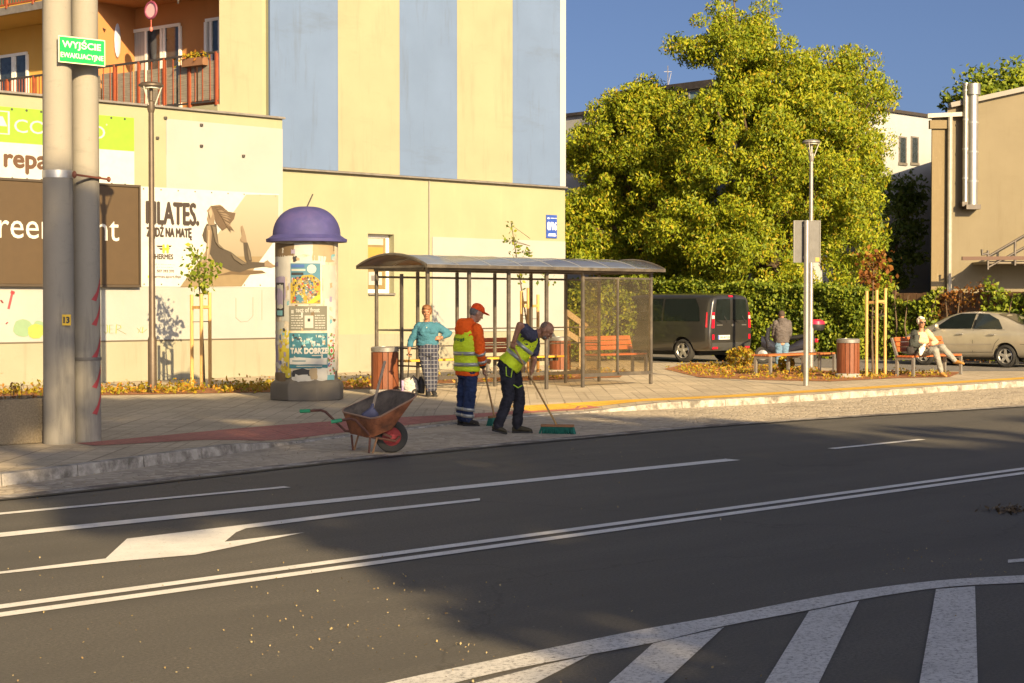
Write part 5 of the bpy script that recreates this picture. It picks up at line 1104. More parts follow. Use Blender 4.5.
# ------------------------------------------------------------------ people
def remesh(mb, voxel=.011, sm=4, wr=0, wscale=6, seed=0):
    me = mb.mesh(); o = bpy.data.objects.new('r', me); COL.objects.link(o)
    bm = bmesh.new(); bm.from_mesh(me); bmesh.ops.recalc_face_normals(bm, faces=bm.faces); bm.to_mesh(me); bm.free()
    r = o.modifiers.new('r', 'REMESH'); r.mode = 'VOXEL'; r.voxel_size = voxel
    if sm: s = o.modifiers.new('s', 'SMOOTH'); s.factor = .5; s.iterations = sm
    out = evalmesh(o); bpy.data.objects.remove(o)
    if wr:
        co = np.empty(len(out.vertices)*3); out.vertices.foreach_get('co', co); nn = np.empty_like(co); out.vertices.foreach_get('normal', nn); co = co.reshape(-1, 3); nn = nn.reshape(-1, 3)
        d = np.array([noise.fractal(Vector((p[0]*wscale+seed, p[1]*wscale, p[2]*wscale*1.7)), .5, 2.2, 4)+.5*abs(noise.noise(Vector((p[0]*wscale*2+seed, p[1]*wscale*2, p[2]*wscale*3.2+p[0]*9)))) for p in co])*1.35; co += nn*(d*wr)[:, None]; out.vertices.foreach_set('co', co.ravel()); out.update()
    return out
def garment(name, mb, m, parent, voxel=.012, sm=3, wr=.006, wscale=7): return link(name, remesh(mb, voxel, sm, wr, wscale, random.random()*9), m, parent, smooth=180)
def cloth(name, col, var=.15, scale=5): return pm(name, col, .85, var=var, scale=scale, bmp=.25, bscale=70, spec=.2)
skin_m = pm('skin', (.36, .185, .11), .5, var=.12, scale=14); skin_tan = pm('skin_tan', (.30, .14, .075), .5, var=.12, scale=14)
def frame_m(yaw, pitch, roll=0): return Matrix.Rotation(yaw, 3, 'Z') @ Matrix.Rotation(pitch, 3, 'Y') @ Matrix.Rotation(roll, 3, 'X')
def head_geo(mb, c, Mx, k=1.0):                  # face looks along +x of Mx
    c = Vector(c); T_ = lambda x, y, z: c+Mx @ Vector((x*k, y*k, z*k))
    def el(p, r): mb.ell(T_(*p), tuple(a*k for a in r), 16, 10, M=Mx)
    el((0, 0, .03), (.097, .075, .092)); el((.012, 0, -.03), (.078, .064, .085)); el((.05, 0, -.085), (.036, .038, .028))
    el((.0, .0, -.05), (.075, .06, .06))
    mb.cap(T_(.088, 0, .015), T_(.108, 0, -.022), .010*k, .015*k, 8); el((.085, 0, .036), (.018, .055, .010)); el((.088, 0, -.058), (.010, .024, .008))
    for s in (-1, 1): el((-.005, s*.077, -.005), (.022, .010, .032)); el((.062, s*.036, -.018), (.03, .022, .022))
def face_bits(parent, c, Mx, k=1.0, glasses=False):
    c = Vector(c); T_ = lambda x, y, z: c+Mx @ Vector((x*k, y*k, z*k)); b = MB()
    for s in (-1, 1): b.ell(T_(.083, s*.032, .012), (.010*k, .013*k, .008*k), 8, 6, M=Mx)
    b.build('eye', flat('eye_dark', (.03, .02, .015), .2), parent); b = MB()
    b.ell(T_(.092, 0, -.058), (.008*k, .024*k, .005*k), 8, 6, M=Mx); b.build('mouth', flat('lips', (.25, .08, .06)), parent)
def hand_geo(mb, w, d, nrm, side, curl=50, k=1.0): # w wrist, d along the palm, nrm out of the palm, side = towards the thumb
    w, d, nrm = Vector(w), Vector(d).normalized(), Vector(nrm); nrm = (nrm-d*nrm.dot(d)).normalized(); s = d.cross(nrm)*side
    mb.loft([(w+d*x*k, s*a*k, nrm*h*k) for x, a, h in ((-.01, .024, .018), (.02, .034, .016), (.055, .040, .015), (.088, .041, .013), (.096, .036, .010))], 12)
    for i, L_ in enumerate((.068, .078, .073, .056)):
        p = w+d*.088*k+s*(.031-.0205*i)*k; a = 0; dirv = d
        for j, f in enumerate((.45, .32, .23)):
            a += R(curl)*(.8 if j == 0 else 1); dirv = d*math.cos(a)+nrm*math.sin(a); q_ = p+dirv*L_*f*k; mb.cap(p, q_, (.0092-.0008*j)*k, (.0086-.0008*j)*k, 8); p = q_
    p = w+d*.022*k+s*.030*k; q_ = p+(d*.6+s*.65+nrm*.45).normalized()*.042*k; mb.cap(p, q_, .012*k, .010*k, 8); mb.cap(q_, q_+(d*.55-s*.05+nrm*.85).normalized()*.034*k, .010*k, .008*k, 8)
def shoe(mb, heel, toe, k=1.0):                   # sole at z of heel/toe
    h, t_ = Vector(heel), Vector(toe); d = t_-h; L_ = d.length; x = d.normalized(); up = Vector((0, 0, 1)); y = up.cross(x).normalized()
    mb.loft([(h+x*L_*f+up*(hh*.5), y*w, up*(hh*.5)) for f, w, hh in ((-.02, .022, .06), (.06, .036, .09), (.3, .040, .10), (.55, .044, .075), (.8, .046, .06), (.97, .034, .045), (1.03, .012, .025))], 14)
def sole(parent, pairs, m=None):
    b = MB()
    for h, t_ in pairs:
        h, t_ = Vector(h), Vector(t_); d = t_-h; L_ = d.length; x = d.normalized(); y = Vector((0, 0, 1)).cross(x).normalized()
        P = [h+x*L_*f+y*w*s for s, fs in ((1, ((-.03, .02), (.05, .040), (.5, .048), (.85, .050), (1.05, .015))), (-1, ((1.05, .015), (.85, .050), (.5, .048), (.05, .040), (-.03, .02)))) for f, w in fs]
        b.prism([p for p in P], (0, 0, .022))
    b.build('shoe_sole', m or M['rubber'], parent, smooth=0)
def band(name, parent, rings, m, n=24):           # a strip round a limb or the torso
    b = MB(); b.loft(rings, n, cap=False); o = b.build(name, m, parent, smooth=80); s_ = o.modifiers.new('s', 'SOLIDIFY'); s_.thickness = .006; return o
hiviz = pm('hiviz_yellow', (.58, .72, .012), .7, var=.12, scale=5, bmp=.3, bscale=60); orange_c = cloth('orange_jacket', (.80, .115, .012)); reflect = pm('reflective_tape', (.36, .36, .33), .35, .4, var=.1)
# --- first worker
s1 = FPX/G(468, 425.5, .004).y; w1 = G(468, 425.5, .004); YW = R(38); cy, sy = math.cos(YW), math.sin(YW)
T1 = thing('person', 'man in orange cap and yellow vest with a broom standing by the wheelbarrow', 'person', w1)
def B1(f, l, z): return Vector((f*cy-l*sy, f*sy+l*cy, z))
def P1(px, py, d=0): return Vector(((px-468)/s1, d, (425.5-py)/s1))
f1, l1 = B1(1, 0, 0), B1(0, 1, 0); up = Vector((0, 0, 1))
hd1 = P1(476.2, 313.5, .08); Mh1 = frame_m(R(22), R(24))
rsh, lsh = B1(.02, -.20, 1.42), B1(.02, .20, 1.42); 
rel, rwr = P1(480.5, 351, -.20), P1(483.2, 367, -.10); lel, lwr = B1(.16, .27, 1.08), B1(.32, .06, .95)
hipR, hipL = P1(471, 368, -.08), P1(465, 368, .08); knR, knL = P1(470, 394, -.09), P1(463.5, 394, .06); anR, anL = P1(467.5, 418, -.08), P1(461.5, 417, .09)
b = MB(); head_geo(b, hd1, Mh1, 1.04); neck = B1(.04, 0, 1.47); b.cap(neck, hd1+Vector((-.03, 0, -.06)), .062, .058)
b.loft([(B1(-.02, 0, z), f1*a, l1*w) for z, a, w in ((.84, .11, .16), (1.0, .105, .15), (1.22, .115, .175), (1.39, .10, .17), (1.48, .06, .07))], 20)
for sh, e_, w_ in ((rsh, rel, rwr), (lsh, lel, lwr)): b.chain([sh, e_, w_], [.052, .042, .030])
for h_, k_, a_ in ((hipR, knR, anR), (hipL, knL, anL)): b.chain([h_, k_, a_], [.085, .06, .045])
hand_geo(b, rwr+Vector((.0, -.0, -.01)), (.15, .0, -1), (.9, .25, .1), 1, 48); hand_geo(b, lwr, f1*.8-l1*.6-up*.2, -l1*.4-f1*.3, -1, 48)
link('body', remesh(b, .0085, 2), skin_m, T1, smooth=180); face_bits(T1, hd1, Mh1, 1.04)
b = MB(); b.ell(hd1+Mh1 @ Vector((-.035, 0, .015)), (.078, .083, .085), 14, 10, M=Mh1); garment('hair', b, pm('grey_hair', (.13, .12, .11), .8, var=.3, scale=40), T1, .012, 2, .003, 30)
b = MB(); b.loft([(hd1+Mh1 @ Vector((x_, 0, z_)), Mh1 @ Vector((a_, 0, 0)), Mh1 @ Vector((0, c_, 0))) for x_, z_, a_, c_ in ((0, .045, .108, .090), (0, .085, .106, .089), (-.005, .12, .09, .077), (-.01, .145, .055, .05), (-.01, .153, .015, .015))], 20)
b.prism([hd1+Mh1 @ Vector((x_, y_, .052)) for x_, y_ in ((.085, -.075), (.14, -.07), (.19, -.04), (.20, 0), (.19, .04), (.14, .07), (.085, .075))], Mh1 @ Vector((0.0, 0, .014))); garment('cap', b, cloth('cap_orange', (.70, .075, .012)), T1, .009, 1, .002)
b = MB(); b.loft([(B1(x_, 0, z), f1*a, l1*w) for x_, z, a, w in ((-.01, .74, .155, .20), (-.015, .86, .155, .205), (-.02, 1.0, .15, .205), (-.03, 1.15, .148, .215), (-.02, 1.32, .135, .215), (0, 1.43, .11, .19), (.03, 1.51, .075, .10))], 24)
for sh, e_, w_ in ((rsh, rel, rwr), (lsh, lel, lwr)): b.chain([sh-up*.01, e_, e_+(w_-e_)*.75], [.088, .073, .058])
garment('jacket', b, orange_c, T1, .012, 3, .010, 8)
b = MB(); b.loft([(B1(-.07, 0, 1.34), f1*.11, l1*.15), (B1(-.065, 0, 1.41), f1*.125+up*-.04, l1*.16), (B1(-.045, 0, 1.49), f1*.12+up*-.05, l1*.14), (B1(-.02, 0, 1.545), f1*.10+up*-.03, l1*.11), (B1(-.0, 0, 1.57), f1*.07, l1*.08)], 20); garment('hood', b, orange_c, T1, .012, 3, .008, 9)
VR = [(-.012, .80, .174, .226), (-.018, .9, .168, .224), (-.025, 1.03, .164, .224), (-.032, 1.17, .162, .232), (-.022, 1.31, .150, .228), (-.01, 1.40, .13, .19), (0, 1.47, .09, .12)]
b = MB(); b.loft([(B1(x_, 0, z), f1*a, l1*w) for x_, z, a, w in VR], 28); garment('vest', b, hiviz, T1, .011, 2, .007, 7)
def vring(z, VR, g): 
    zs = [r[1] for r in VR]; return (B1(float(np.interp(z, zs, [r[0] for r in VR])), 0, z), f1*(float(np.interp(z, zs, [r[2] for r in VR]))+g), l1*(float(np.interp(z, zs, [r[3] for r in VR]))+g))
for z in (.90, 1.06): band('reflective_band', T1, [vring(z-.026, VR, .008), vring(z+.026, VR, .008)], reflect)
b = MB(); add_text(b, 'BUDEX'*0+'drogi', -.13, .13, 1.235, 1.29, 0, 0, .004, fmap=lambda x, y, z: B1(-.022-.156*math.sqrt(max(0, 1-(x/.235)**2))-.014, -x, z)); b.build('lettering', flat('vest_print', (.05, .18, .03)), T1, smooth=0)
b = MB()
d_ = (rwr-rel); 
for f_ in (.12, .62): 
    c_ = rel+d_*f_; ax_ = d_.normalized(); a1 = ax_.cross(Vector((0, 1, 0))).normalized(); a2 = ax_.cross(a1); band('sleeve_band', T1, [(c_-ax_*.022, a1*(.078-.018*f_), a2*(.078-.018*f_)), (c_+ax_*.022, a1*(.076-.018*f_), a2*(.076-.018*f_))], reflect, 16)
ax_ = d_.normalized(); a1 = ax_.cross(Vector((0, 1, 0))).normalized(); a2 = ax_.cross(a1); c_ = rel+d_*.85; band('cuff', T1, [(c_-ax_*.03, a1*.050, a2*.050), (c_+ax_*.035, a1*.045, a2*.045)], M['black'], 16)
navy = cloth('navy_trousers', (.022, .035, .085), .3, 6)
b = MB(); b.loft([(B1(-.01, 0, z), f1*a, l1*w) for z, a, w in ((.70, .12, .17), (.80, .135, .185), (.88, .135, .18))], 22)
for h_, k_, a_, in ((hipR, knR, anR), (hipL, knL, anL)): b.chain([h_, k_, a_+Vector((0, 0, .0))], [.108, .092, .082])
garment('trousers', b, navy, T1, .012, 3, .012, 8)
for k_, a_ in ((knR, anR), (knL, anL)):
    for f_ in (.62, .88): c_ = k_+(a_-k_)*f_; ax_ = (a_-k_).normalized(); a1 = ax_.cross(Vector((0, 1, 0))).normalized(); a2 = ax_.cross(a1); rr_ = .107-.010*f_; band('trouser_band', T1, [(c_-ax_*.024, a1*rr_, a2*rr_), (c_+ax_*.024, a1*rr_, a2*rr_)], reflect, 18)
b = MB(); fR, fL = (P1(463.5, 425.5, -.08), P1(479, 425.5, -.11)), (P1(457.5, 424, .10), P1(471, 424.5, .07))
for p in fR+fL: p.z = .02
shoe(b, *fR); shoe(b, *fL); garment('shoe', b, cloth('boot_dark', (.035, .03, .025)), T1, .010, 2, .003); 
for p in fR+fL: p.z = .0
sole(T1, (fR, fL))
def broom(label, top, bot, hx, hy, loc, length=.42, hdl=(.30, .17, .06)):
    t = thing('broom', label, 'broom', loc); top, bot = Vector(top)-Vector(loc), Vector(bot)-Vector(loc)
    b = MB(); b.tube([top, bot], .014, 8); b.build('handle', pm('broom_handle', hdl, .6, var=.2), t)
    hx = Vector(hx).normalized(); hy = Vector(hy).normalized(); z = bot.z
    b = MB(); P = [bot+hx*a*length/2+hy*c_*.035+Vector((0, 0, -.005)) for a, c_ in ((-1, -1), (1, -1), (1, 1), (-1, 1))]; b.prism(P, (0, 0, .035)); b.build('head', pm('broom_block', (.26, .12, .05), .7), t, smooth=0, bevel=.006)
    b = MB(); rb = random.Random(3); n_ = int(length/.016)
    for i in range(n_):
        for j in range(4):
            p = bot+hx*((i+.5)/n_-.5)*length+hy*(j-1.5)*.017; q_ = p+hx*(((i+.5)/n_-.5)*.05+rb.uniform(-.012, .012))+hy*((j-1.5)*.012+rb.uniform(-.01, .01)); q_.z = .0-loc[2]+.006
            b.tube([p+Vector((0, 0, -.004)), q_], .0065, 4)
    b.build('bristles', pm('bristle_green', (.012, .13, .095), .7, var=.3, scale=30), t, smooth=0); return t
hnd1 = rwr+Vector((.02, .02, -.06))
bt = P1(480.3, 352, .12); bb = P1(494.5, 417.5, .05); bb.z = .12
broom('broom with a green head held by the man in the orange cap', w1+bt, w1+bb, (.35, .9, 0), (.9, -.35, 0), w1+Vector((bb.x, bb.y, 0)), .36)
# --- second worker, bent over his broom
s2 = FPX/G(508, 433.5, .004).y; w2 = G(508, 433.5, .004)
T2 = thing('person', 'bald man bending forward in yellow vest and dark trousers while sweeping', 'person', w2)
def P2(px, py, d=0): return Vector(((px-508)/s2, d, (433.5-py)/s2))
pel, chest, nk = P2(509, 364, 0), P2(529, 340, 0), P2(537.5, 333.5, 0)
tor = (chest-pel).normalized(); tn = Vector((tor.z, 0, -tor.x)); ly = Vector((0, 1, 0))    # tn points to the belly side
hd2 = P2(545.5, 330.5, -.02); Mh2 = frame_m(R(-12), R(38))
rsh, lsh = P2(531.5, 335.5, -.19), P2(533.5, 339, .19); rel, rwr = P2(519.5, 324.5, -.33), P2(514.2, 340, -.31); lel, lwr = P2(534, 361, .10), P2(531.5, 371, -.13)
hipR, hipL = P2(507, 368, -.09), P2(512, 368, .09); knR, knL = P2(508.5, 397, -.10), P2(519.5, 397, .09); anR, anL = P2(498, 425, -.10), P2(517, 425.5, .10)
b = MB(); head_geo(b, hd2, Mh2, 1.06); b.cap(nk, hd2+Mh2 @ Vector((-.02, 0, -.05)), .066, .06)
def torso(rings, dz=0): return [(pel+(chest-pel)*f+tn*o_, tn*a, ly*w) for f, o_, a, w in rings]
b.loft(torso([(-.1, 0, .11, .16), (.3, .0, .11, .15), (.7, 0, .12, .165), (1.05, -.01, .115, .17), (1.25, -.02, .07, .1)]), 20)
for sh, e_, w_ in ((rsh, rel, rwr), (lsh, lel, lwr)): b.chain([sh, e_, w_], [.058, .046, .033])
for h_, k_, a_ in ((hipR, knR, anR), (hipL, knL, anL)): b.chain([h_, k_, a_], [.09, .06, .045])
st0, st1 = P2(511, 341, -.30), P2(557.5, 427, -.05); st1.z = .10; sd_ = (st1-st0).normalized()
hand_geo(b, rwr, (-.25, .05, -1), (.3, .9, .0), 1, 52); hand_geo(b, lwr, (-.35, -.5, -.75), (.6, .3, -.3), -1, 52)
link('body', remesh(b, .0085, 2), skin_tan, T2, smooth=180); face_bits(T2, hd2, Mh2, 1.06)
b = MB(); b.ell(hd2+Mh2 @ Vector((.040, 0, -.068)), (.050, .064, .042), 14, 8, M=Mh2); garment('beard', b, pm('beard_grey', (.15, .13, .115), .9, var=.4, scale=60), T2, .009, 1, .004, 40)
b = MB(); b.ell(hd2+Mh2 @ Vector((-.012, 0, .036)), (.093, .0765, .089), 16, 10, M=Mh2); garment('hair', b, pm('shaved_hair', (.16, .105, .075), .8, var=.3, scale=50), T2, .009, 2, .002, 40)
b = MB(); b.loft(torso([(-.05, .0, .135, .185), (.3, .01, .14, .18), (.7, .0, .14, .19), (1.02, -.015, .13, .20), (1.22, -.02, .09, .13)]), 24)
for sh, e_ in ((rsh, rel), (lsh, lel)): b.chain([sh, sh+(e_-sh)*.62], [.092, .080])
garment('shirt', b, cloth('shirt_slate', (.055, .055, .085), .2), T2, .012, 3, .010, 9)
VR2 = [(-.06, .005, .168, .212), (.3, .012, .158, .198), (.7, .0, .155, .20), (1.0, -.015, .145, .198), (1.14, -.02, .125, .15), (1.24, -.02, .09, .11)]
b = MB(); b.loft(torso(VR2), 28); garment('vest', b, hiviz, T2, .011, 2, .006, 8)
for f_ in (.34, .72):
    I_ = lambda f, j: float(np.interp(f, [r[0] for r in VR2], [r[j] for r in VR2])); band('reflective_band', T2, torso([(f_-.06, I_(f_, 1), I_(f_, 2)+.010, I_(f_, 3)+.010), (f_+.06, I_(f_, 1), I_(f_, 2)+.010, I_(f_, 3)+.010)]), reflect)
dark_t = cloth('dark_trousers', (.022, .022, .03), .45, 7)
b = MB(); b.loft([(pel+tor*z-Vector((.0, 0, 0)), tn*a, ly*w) for z, a, w in ((-.12, .12, .16), (-.02, .14, .185), (.06, .135, .18))], 22)
for h_, k_, a_ in ((hipR, knR, anR), (hipL, knL, anL)): b.chain([h_, k_+(h_-k_)*.1, k_, a_], [.112, .085, .082, .068])
garment('trousers', b, dark_t, T2, .012, 3, .009, 8)
lime = flat('lime_piping', (.40, .60, .02)); b = MB()
for P in ([(506, 366), (506.5, 375), (511, 376.5), (512.5, 368), (509, 366)],): b.tube([P2(x, y, -.205-.0*i) for i, (x, y) in enumerate(P)], .007, 6)
b.tube([P2(513.5, 384, -.19), P2(518, 387, -.17), P2(522, 385, -.10)], .007, 6); b.build('piping', lime, T2)
b = MB(); b.box(*[v_ for v_ in (P2(505.5, 0).x, P2(512.5, 0).x)], -.205, -.13, P2(0, 376).z, P2(0, 366.5).z); b.build('pocket', dark_t, T2, bevel=.02)
fR, fL = (P2(492.5, 430, -.10), P2(506.5, 435.5, -.13)), (P2(512.5, 432.5, .10), P2(532, 434.5, .08))
for p, z in zip(fR+fL, (.045, .0, .0, .0)): p.z = z
fs_ = [(p+Vector((0, 0, .018))) for p in fR+fL]; b = MB(); shoe(b, fs_[0], fs_[1]); shoe(b, fs_[2], fs_[3]); garment('shoe', b, cloth('boot_olive', (.05, .043, .028)), T2, .010, 2, .003); sole(T2, (fR, fL))
broom('broom with a wide green head pushed by the bent bald man', w2+st0, w2+st1, (1, -.22, 0), (.22, 1, 0), w2+Vector((st1.x, st1.y, 0)), .46, (.36, .22, .08))
# --- woman with the shopping trolley
w3 = G(427.5, 396.3); s3 = FPX/w3.y; T3 = thing('person', 'woman in turquoise sweater and checked trousers with hand on hip', 'person', w3)
def P3(px, py, d=0): return Vector(((px-427.5)/s3, d, (396.3-py)/s3))
hd3 = P3(427, 312.5, -.02); Mh3 = frame_m(R(-90), R(4)); X_, Y_ = Vector((1, 0, 0)), Vector((0, 1, 0))
rsh, lsh = P3(419, 326.3), P3(436.3, 326.3); rel, rwr = P3(411, 341, .02), P3(409.2, 350.5, -.06); lel, lwr = P3(449, 333.5, .06), P3(441.5, 337.5, -.10)
hips = [(P3(428.5, y, 0), Y_*a, X_*w) for y, a, w in ((356, .13, .165), (350, .15, .19), (344, .145, .19))]
hipR, hipL = P3(424, 354, 0), P3(433, 354, 0); knR, knL = P3(427.2, 374, -.04), P3(434.2, 374, -.0); anR, anL = P3(428.8, 391, -.02), P3(433.4, 391, .03)
b = MB(); head_geo(b, hd3, Mh3, 1.02); b.cap(P3(427.5, 324), hd3+Vector((0, .01, -.06)), .055, .05)
b.loft([(P3(427.7, y, 0), Y_*a, X_*w) for y, a, w in ((352, .12, .16), (342, .11, .15), (332, .12, .155), (325, .09, .15), (322, .05, .07))], 20)
for sh, e_, w_ in ((rsh, rel, rwr), (lsh, lel, lwr)): b.chain([sh, e_, w_], [.05, .040, .029])
for h_, k_, a_ in ((hipR, knR, anR), (hipL, knL, anL)): b.chain([h_, k_, a_], [.085, .06, .042])
hand_geo(b, rwr, (.0, -.1, -1), (.9, -.3, 0), 1, 45, .95); hand_geo(b, lwr, (-.95, -.1, -.1), (0, .9, -.3), 1, 30, .95)
link('body', remesh(b, .0085, 2), skin_tan, T3, smooth=180); face_bits(T3, hd3, Mh3, 1.02)
b = MB(); b.ell(hd3+Vector((0, .03, .035)), (.094, .092, .104), 16, 10); b.ell(hd3+Vector((0, -.03, .09)), (.082, .07, .05), 14, 8); b.ell(hd3+Vector((-.066, .0, .02)), (.024, .05, .055), 10, 8); b.ell(hd3+Vector((.066, .0, .02)), (.024, .05, .055), 10, 8); b.ell(hd3+Vector((0, -.055, .080)), (.070, .050, .036), 12, 8); b.ell(hd3+Vector((.03, -.075, .062)), (.045, .03, .022), 12, 8); garment('hair', b, pm('auburn_hair', (.16, .065, .022), .7, var=.35, scale=40), T3, .010, 2, .006, 25)
b = MB(); b.loft([(P3(427.8, y, o_), Y_*a, X_*w) for y, o_, a, w in ((345.5, 0, .15, .20), (342, 0, .15, .195), (336, -.015, .155, .185), (331, -.03, .165, .19), (326.5, -.01, .13, .19), (323.5, 0, .10, .15), (321.8, .0, .06, .085))], 26)
b.ell(P3(423.5, 331.5, -.12), (.075, .07, .07)); b.ell(P3(432, 331.5, -.12), (.075, .07, .07))
b.chain([rsh, rel, rel+(rwr-rel)*.45], [.078, .062, .050]); b.chain([lsh, lel, lel+(lwr-lel)*.72], [.078, .062, .048]); garment('sweater', b, cloth('turquoise_knit', (.042, .135, .19), .12), T3, .012, 3, .009, 8)
def checks():
    m, t, bb, n = nodes('checked_cloth'); v = coords(t, (17, 17, 14)); s_ = n('SeparateXYZ'); t.links.new(v, s_.inputs[0])
    def line(o_): 
        f = n('Math', operation='FRACT'); t.links.new(o_, f.inputs[0]); g = n('Math', operation='LESS_THAN'); t.links.new(f.outputs[0], g.inputs[0]); g.inputs[1].default_value = .2; return g.outputs[0]
    mx = n('Math', operation='MAXIMUM'); t.links.new(line(s_.outputs[0]), mx.inputs[0]); t.links.new(line(s_.outputs[2]), mx.inputs[1])
    c_ = mixc(t, mx.outputs[0], (.018, .021, .042), (.13, .13, .15)); t.links.new(c_, bb.inputs['Base Color']); sset(bb, Roughness=.85); return m
b = MB(); b.loft(hips, 22)
for h_, k_, a_ in ((hipR, knR, anR), (hipL, knL, anL)): b.chain([h_, k_, a_+Vector((0, 0, .015))], [.105, .076, .052])
garment('trousers', b, checks(), T3, .012, 3, .008, 7)
fR, fL = (P3(427.6, 394, .02), P3(429.2, 397.5, -.14)), (P3(433.4, 394, .05), P3(435.5, 397, -.11))
for p in fR+fL: p.z = .018
b = MB(); shoe(b, *fR); shoe(b, *fL); garment('shoe', b, cloth('shoe_black', (.02, .02, .022)), T3, .010, 2, .002)
for p in fR+fL: p.z = 0
sole(T3, (fR, fL))
b = MB(); b.tube([hd3+Vector((-.05, -.03, -.13)), hd3+Vector((0, -.12, -.26)), hd3+Vector((.05, -.03, -.13))], .004, 5); b.ell(hd3+Vector((0, -.13, -.27)), (.012, .008, .016), 8, 6); b.build('necklace', M['bright_metal'], T3)
# trolley bag
tbp = G(411, 395); t = thing('shopping_trolley', 'pale shopping trolley bag with lilac side and a long black handle', 'trolley bag', tbp); sb_ = FPX/tbp.y
b = MB(); hw = 9.5/sb_; b.loft([((0, 0, z), (w, 0, 0), (0, d, 0)) for z, w, d in ((.04, hw*.92, .11), (.08, hw, .13), (.2, hw*.95, .13), (.28, hw*.8, .11), (.315, hw*.55, .07))], 20); garment('bag', b, cloth('bag_white', (.48, .45, .42), .15, 4), t, .011, 2, .012, 9)
b = MB(); b.loft([((-hw*.86, 0, z), (.035, 0, 0), (0, d, 0)) for z, d in ((.06, .10), (.2, .12), (.27, .08))], 12); garment('side_pocket', b, cloth('bag_lilac', (.40, .30, .48)), t, .011, 2, .005)
b = MB(); hp_ = w3+P3(409.6, 354.5, -.08)-tbp; b.tube([(-.06, .0, .28), hp_+Vector((0, 0, .0))], .010, 8); b.tube([hp_+Vector((-.05, 0, .0)), hp_+Vector((.05, 0, .0))], .014, 8); b.tube([(-.0, -.1, .29), (.05, -.12, .36), (.12, -.1, .28), (.16, -.1, .12)], .012, 6); b.build('handle', M['black'], t)
b = MB(); b.loft([((hw*1.05, 0, z), (w, 0, 0), (0, .09, 0)) for z, w in ((.03, .06), (.2, .075), (.34, .03))], 12); garment('black_bag', b, M['black'], t, .011, 2, .008)
for s_ in (-1, 1): make_wheel(t, (hw*.5, s_*.14, .06), .06, .03, rimr=.5)
# --- seated woman
w4 = G(929.5, 377); s4 = FPX/w4.y; T4 = thing('person', 'white haired woman in sunglasses sitting cross legged on the park bench', 'person', w4)
def P4(px, py, d=0): return Vector(((px-929.5)/s4, d, (377-py)/s4))
bench_d = (bl-w4)                                   # the bench seat is behind the feet
hd4 = P4(923.6, 322.5, .22); Mh4 = frame_m(R(-78), R(6))
hipc = P4(925, 353, .26); hipc.z = .56
rsh, lsh = P4(916.5, 333.5, .22), P4(930, 332.5, .26); rel, rwr = P4(913, 345, .12), P4(922.5, 346, -.02); lel, lwr = P4(937, 342, .14), P4(931, 344, -.02)
hipR, hipL = P4(922, 352, .24), P4(928, 352, .24); knR, knL = P4(933.5, 350.5, -.16), P4(939.5, 347, -.20); anR, anL = P4(939.8, 371.5, -.14), P4(951.5, 360.5, -.32)
b = MB(); head_geo(b, hd4, Mh4, 1.04); b.cap(P4(923.5, 331, .24), hd4+Vector((0, .01, -.06)), .055, .05)
cc = [hipc, P4(924.5, 345, .26), P4(923.8, 337, .25), P4(923.5, 332, .245)]
b.loft([(p, Y_*a, X_*w) for p, a, w in zip(cc, (.12, .11, .12, .07), (.17, .15, .165, .1))], 20)
for sh, e_, w_ in ((rsh, rel, rwr), (lsh, lel, lwr)): b.chain([sh, e_, w_], [.05, .040, .029])
for h_, k_, a_ in ((hipR, knR, anR), (hipL, knL, anL)): b.chain([h_, k_, a_], [.085, .06, .042])
hand_geo(b, rwr, (.9, -.3, -.1), (0, -.3, -1), -1, 25, .95); hand_geo(b, lwr, (-.9, -.35, -.1), (0, -.2, -1), 1, 25, .95)
link('body', remesh(b, .009, 2), skin_m, T4, smooth=180); face_bits(T4, hd4, Mh4, 1.04)
b = MB(); b.ell(hd4+Vector((-.01, .03, .04)), (.095, .09, .10), 16, 10); b.ell(hd4+Vector((-.07, .0, .01)), (.026, .05, .06)); b.ell(hd4+Vector((.066, .01, .01)), (.026, .05, .06)); b.ell(hd4+Vector((.0, -.05, .095)), (.065, .035, .026)); garment('hair', b, pm('white_hair', (.62, .58, .50), .8, var=.15, scale=30), T4, .011, 2, .007, 22)
b = MB()
for s_ in (-1, 1): b.ell(hd4+Mh4 @ Vector((.092, s_*.036, .010)), (.010, .033, .026), 12, 8, M=Mh4)
b.tube([hd4+Mh4 @ Vector((.10, -.01, .016)), hd4+Mh4 @ Vector((.10, .01, .016))], .005, 5)
for s_ in (-1, 1): b.tube([hd4+Mh4 @ Vector((.09, s_*.066, .014)), hd4+Mh4 @ Vector((0, s_*.082, .014))], .005, 5)
b.build('sunglasses', flat('lens_black', (.015, .008, .008), .1), T4)
b = MB(); b.loft([(p, Y_*a, X_*w) for p, a, w in zip([hipc]+cc[1:], (.135, .135, .14, .08), (.185, .165, .165, .10))], 22); b.ell(P4(924, 341, .13), (.13, .07, .09)); garment('blouse', b, cloth('peach_blouse', (.62, .40, .25), .08), T4, .012, 3, .007, 8)
b = MB(); jk = cloth('dark_jacket', (.05, .055, .05), .3)
b.loft([(p+Vector((-.06, .06, 0)), Y_*a, X_*w) for p, a, w in zip([hipc]+cc[1:], (.12, .12, .12, .07), (.155, .145, .145, .10))], 22); b.loft([(P4(x, y, .14), Y_*.10, X_*.085) for x, y in ((916.5, 351), (916.5, 343), (917.5, 335))], 14)
b.chain([rsh, rel, rwr+(rel-rwr)*.15], [.085, .072, .055]); garment('jacket', b, jk, T4, .012, 3, .009, 8)
b = MB(); b.chain([lsh, lel, lwr+(lel-lwr)*.15], [.075, .062, .05]); garment('sleeve', b, cloth('peach_blouse_b', (.62, .40, .25), .08), T4, .012, 3, .006, 8)
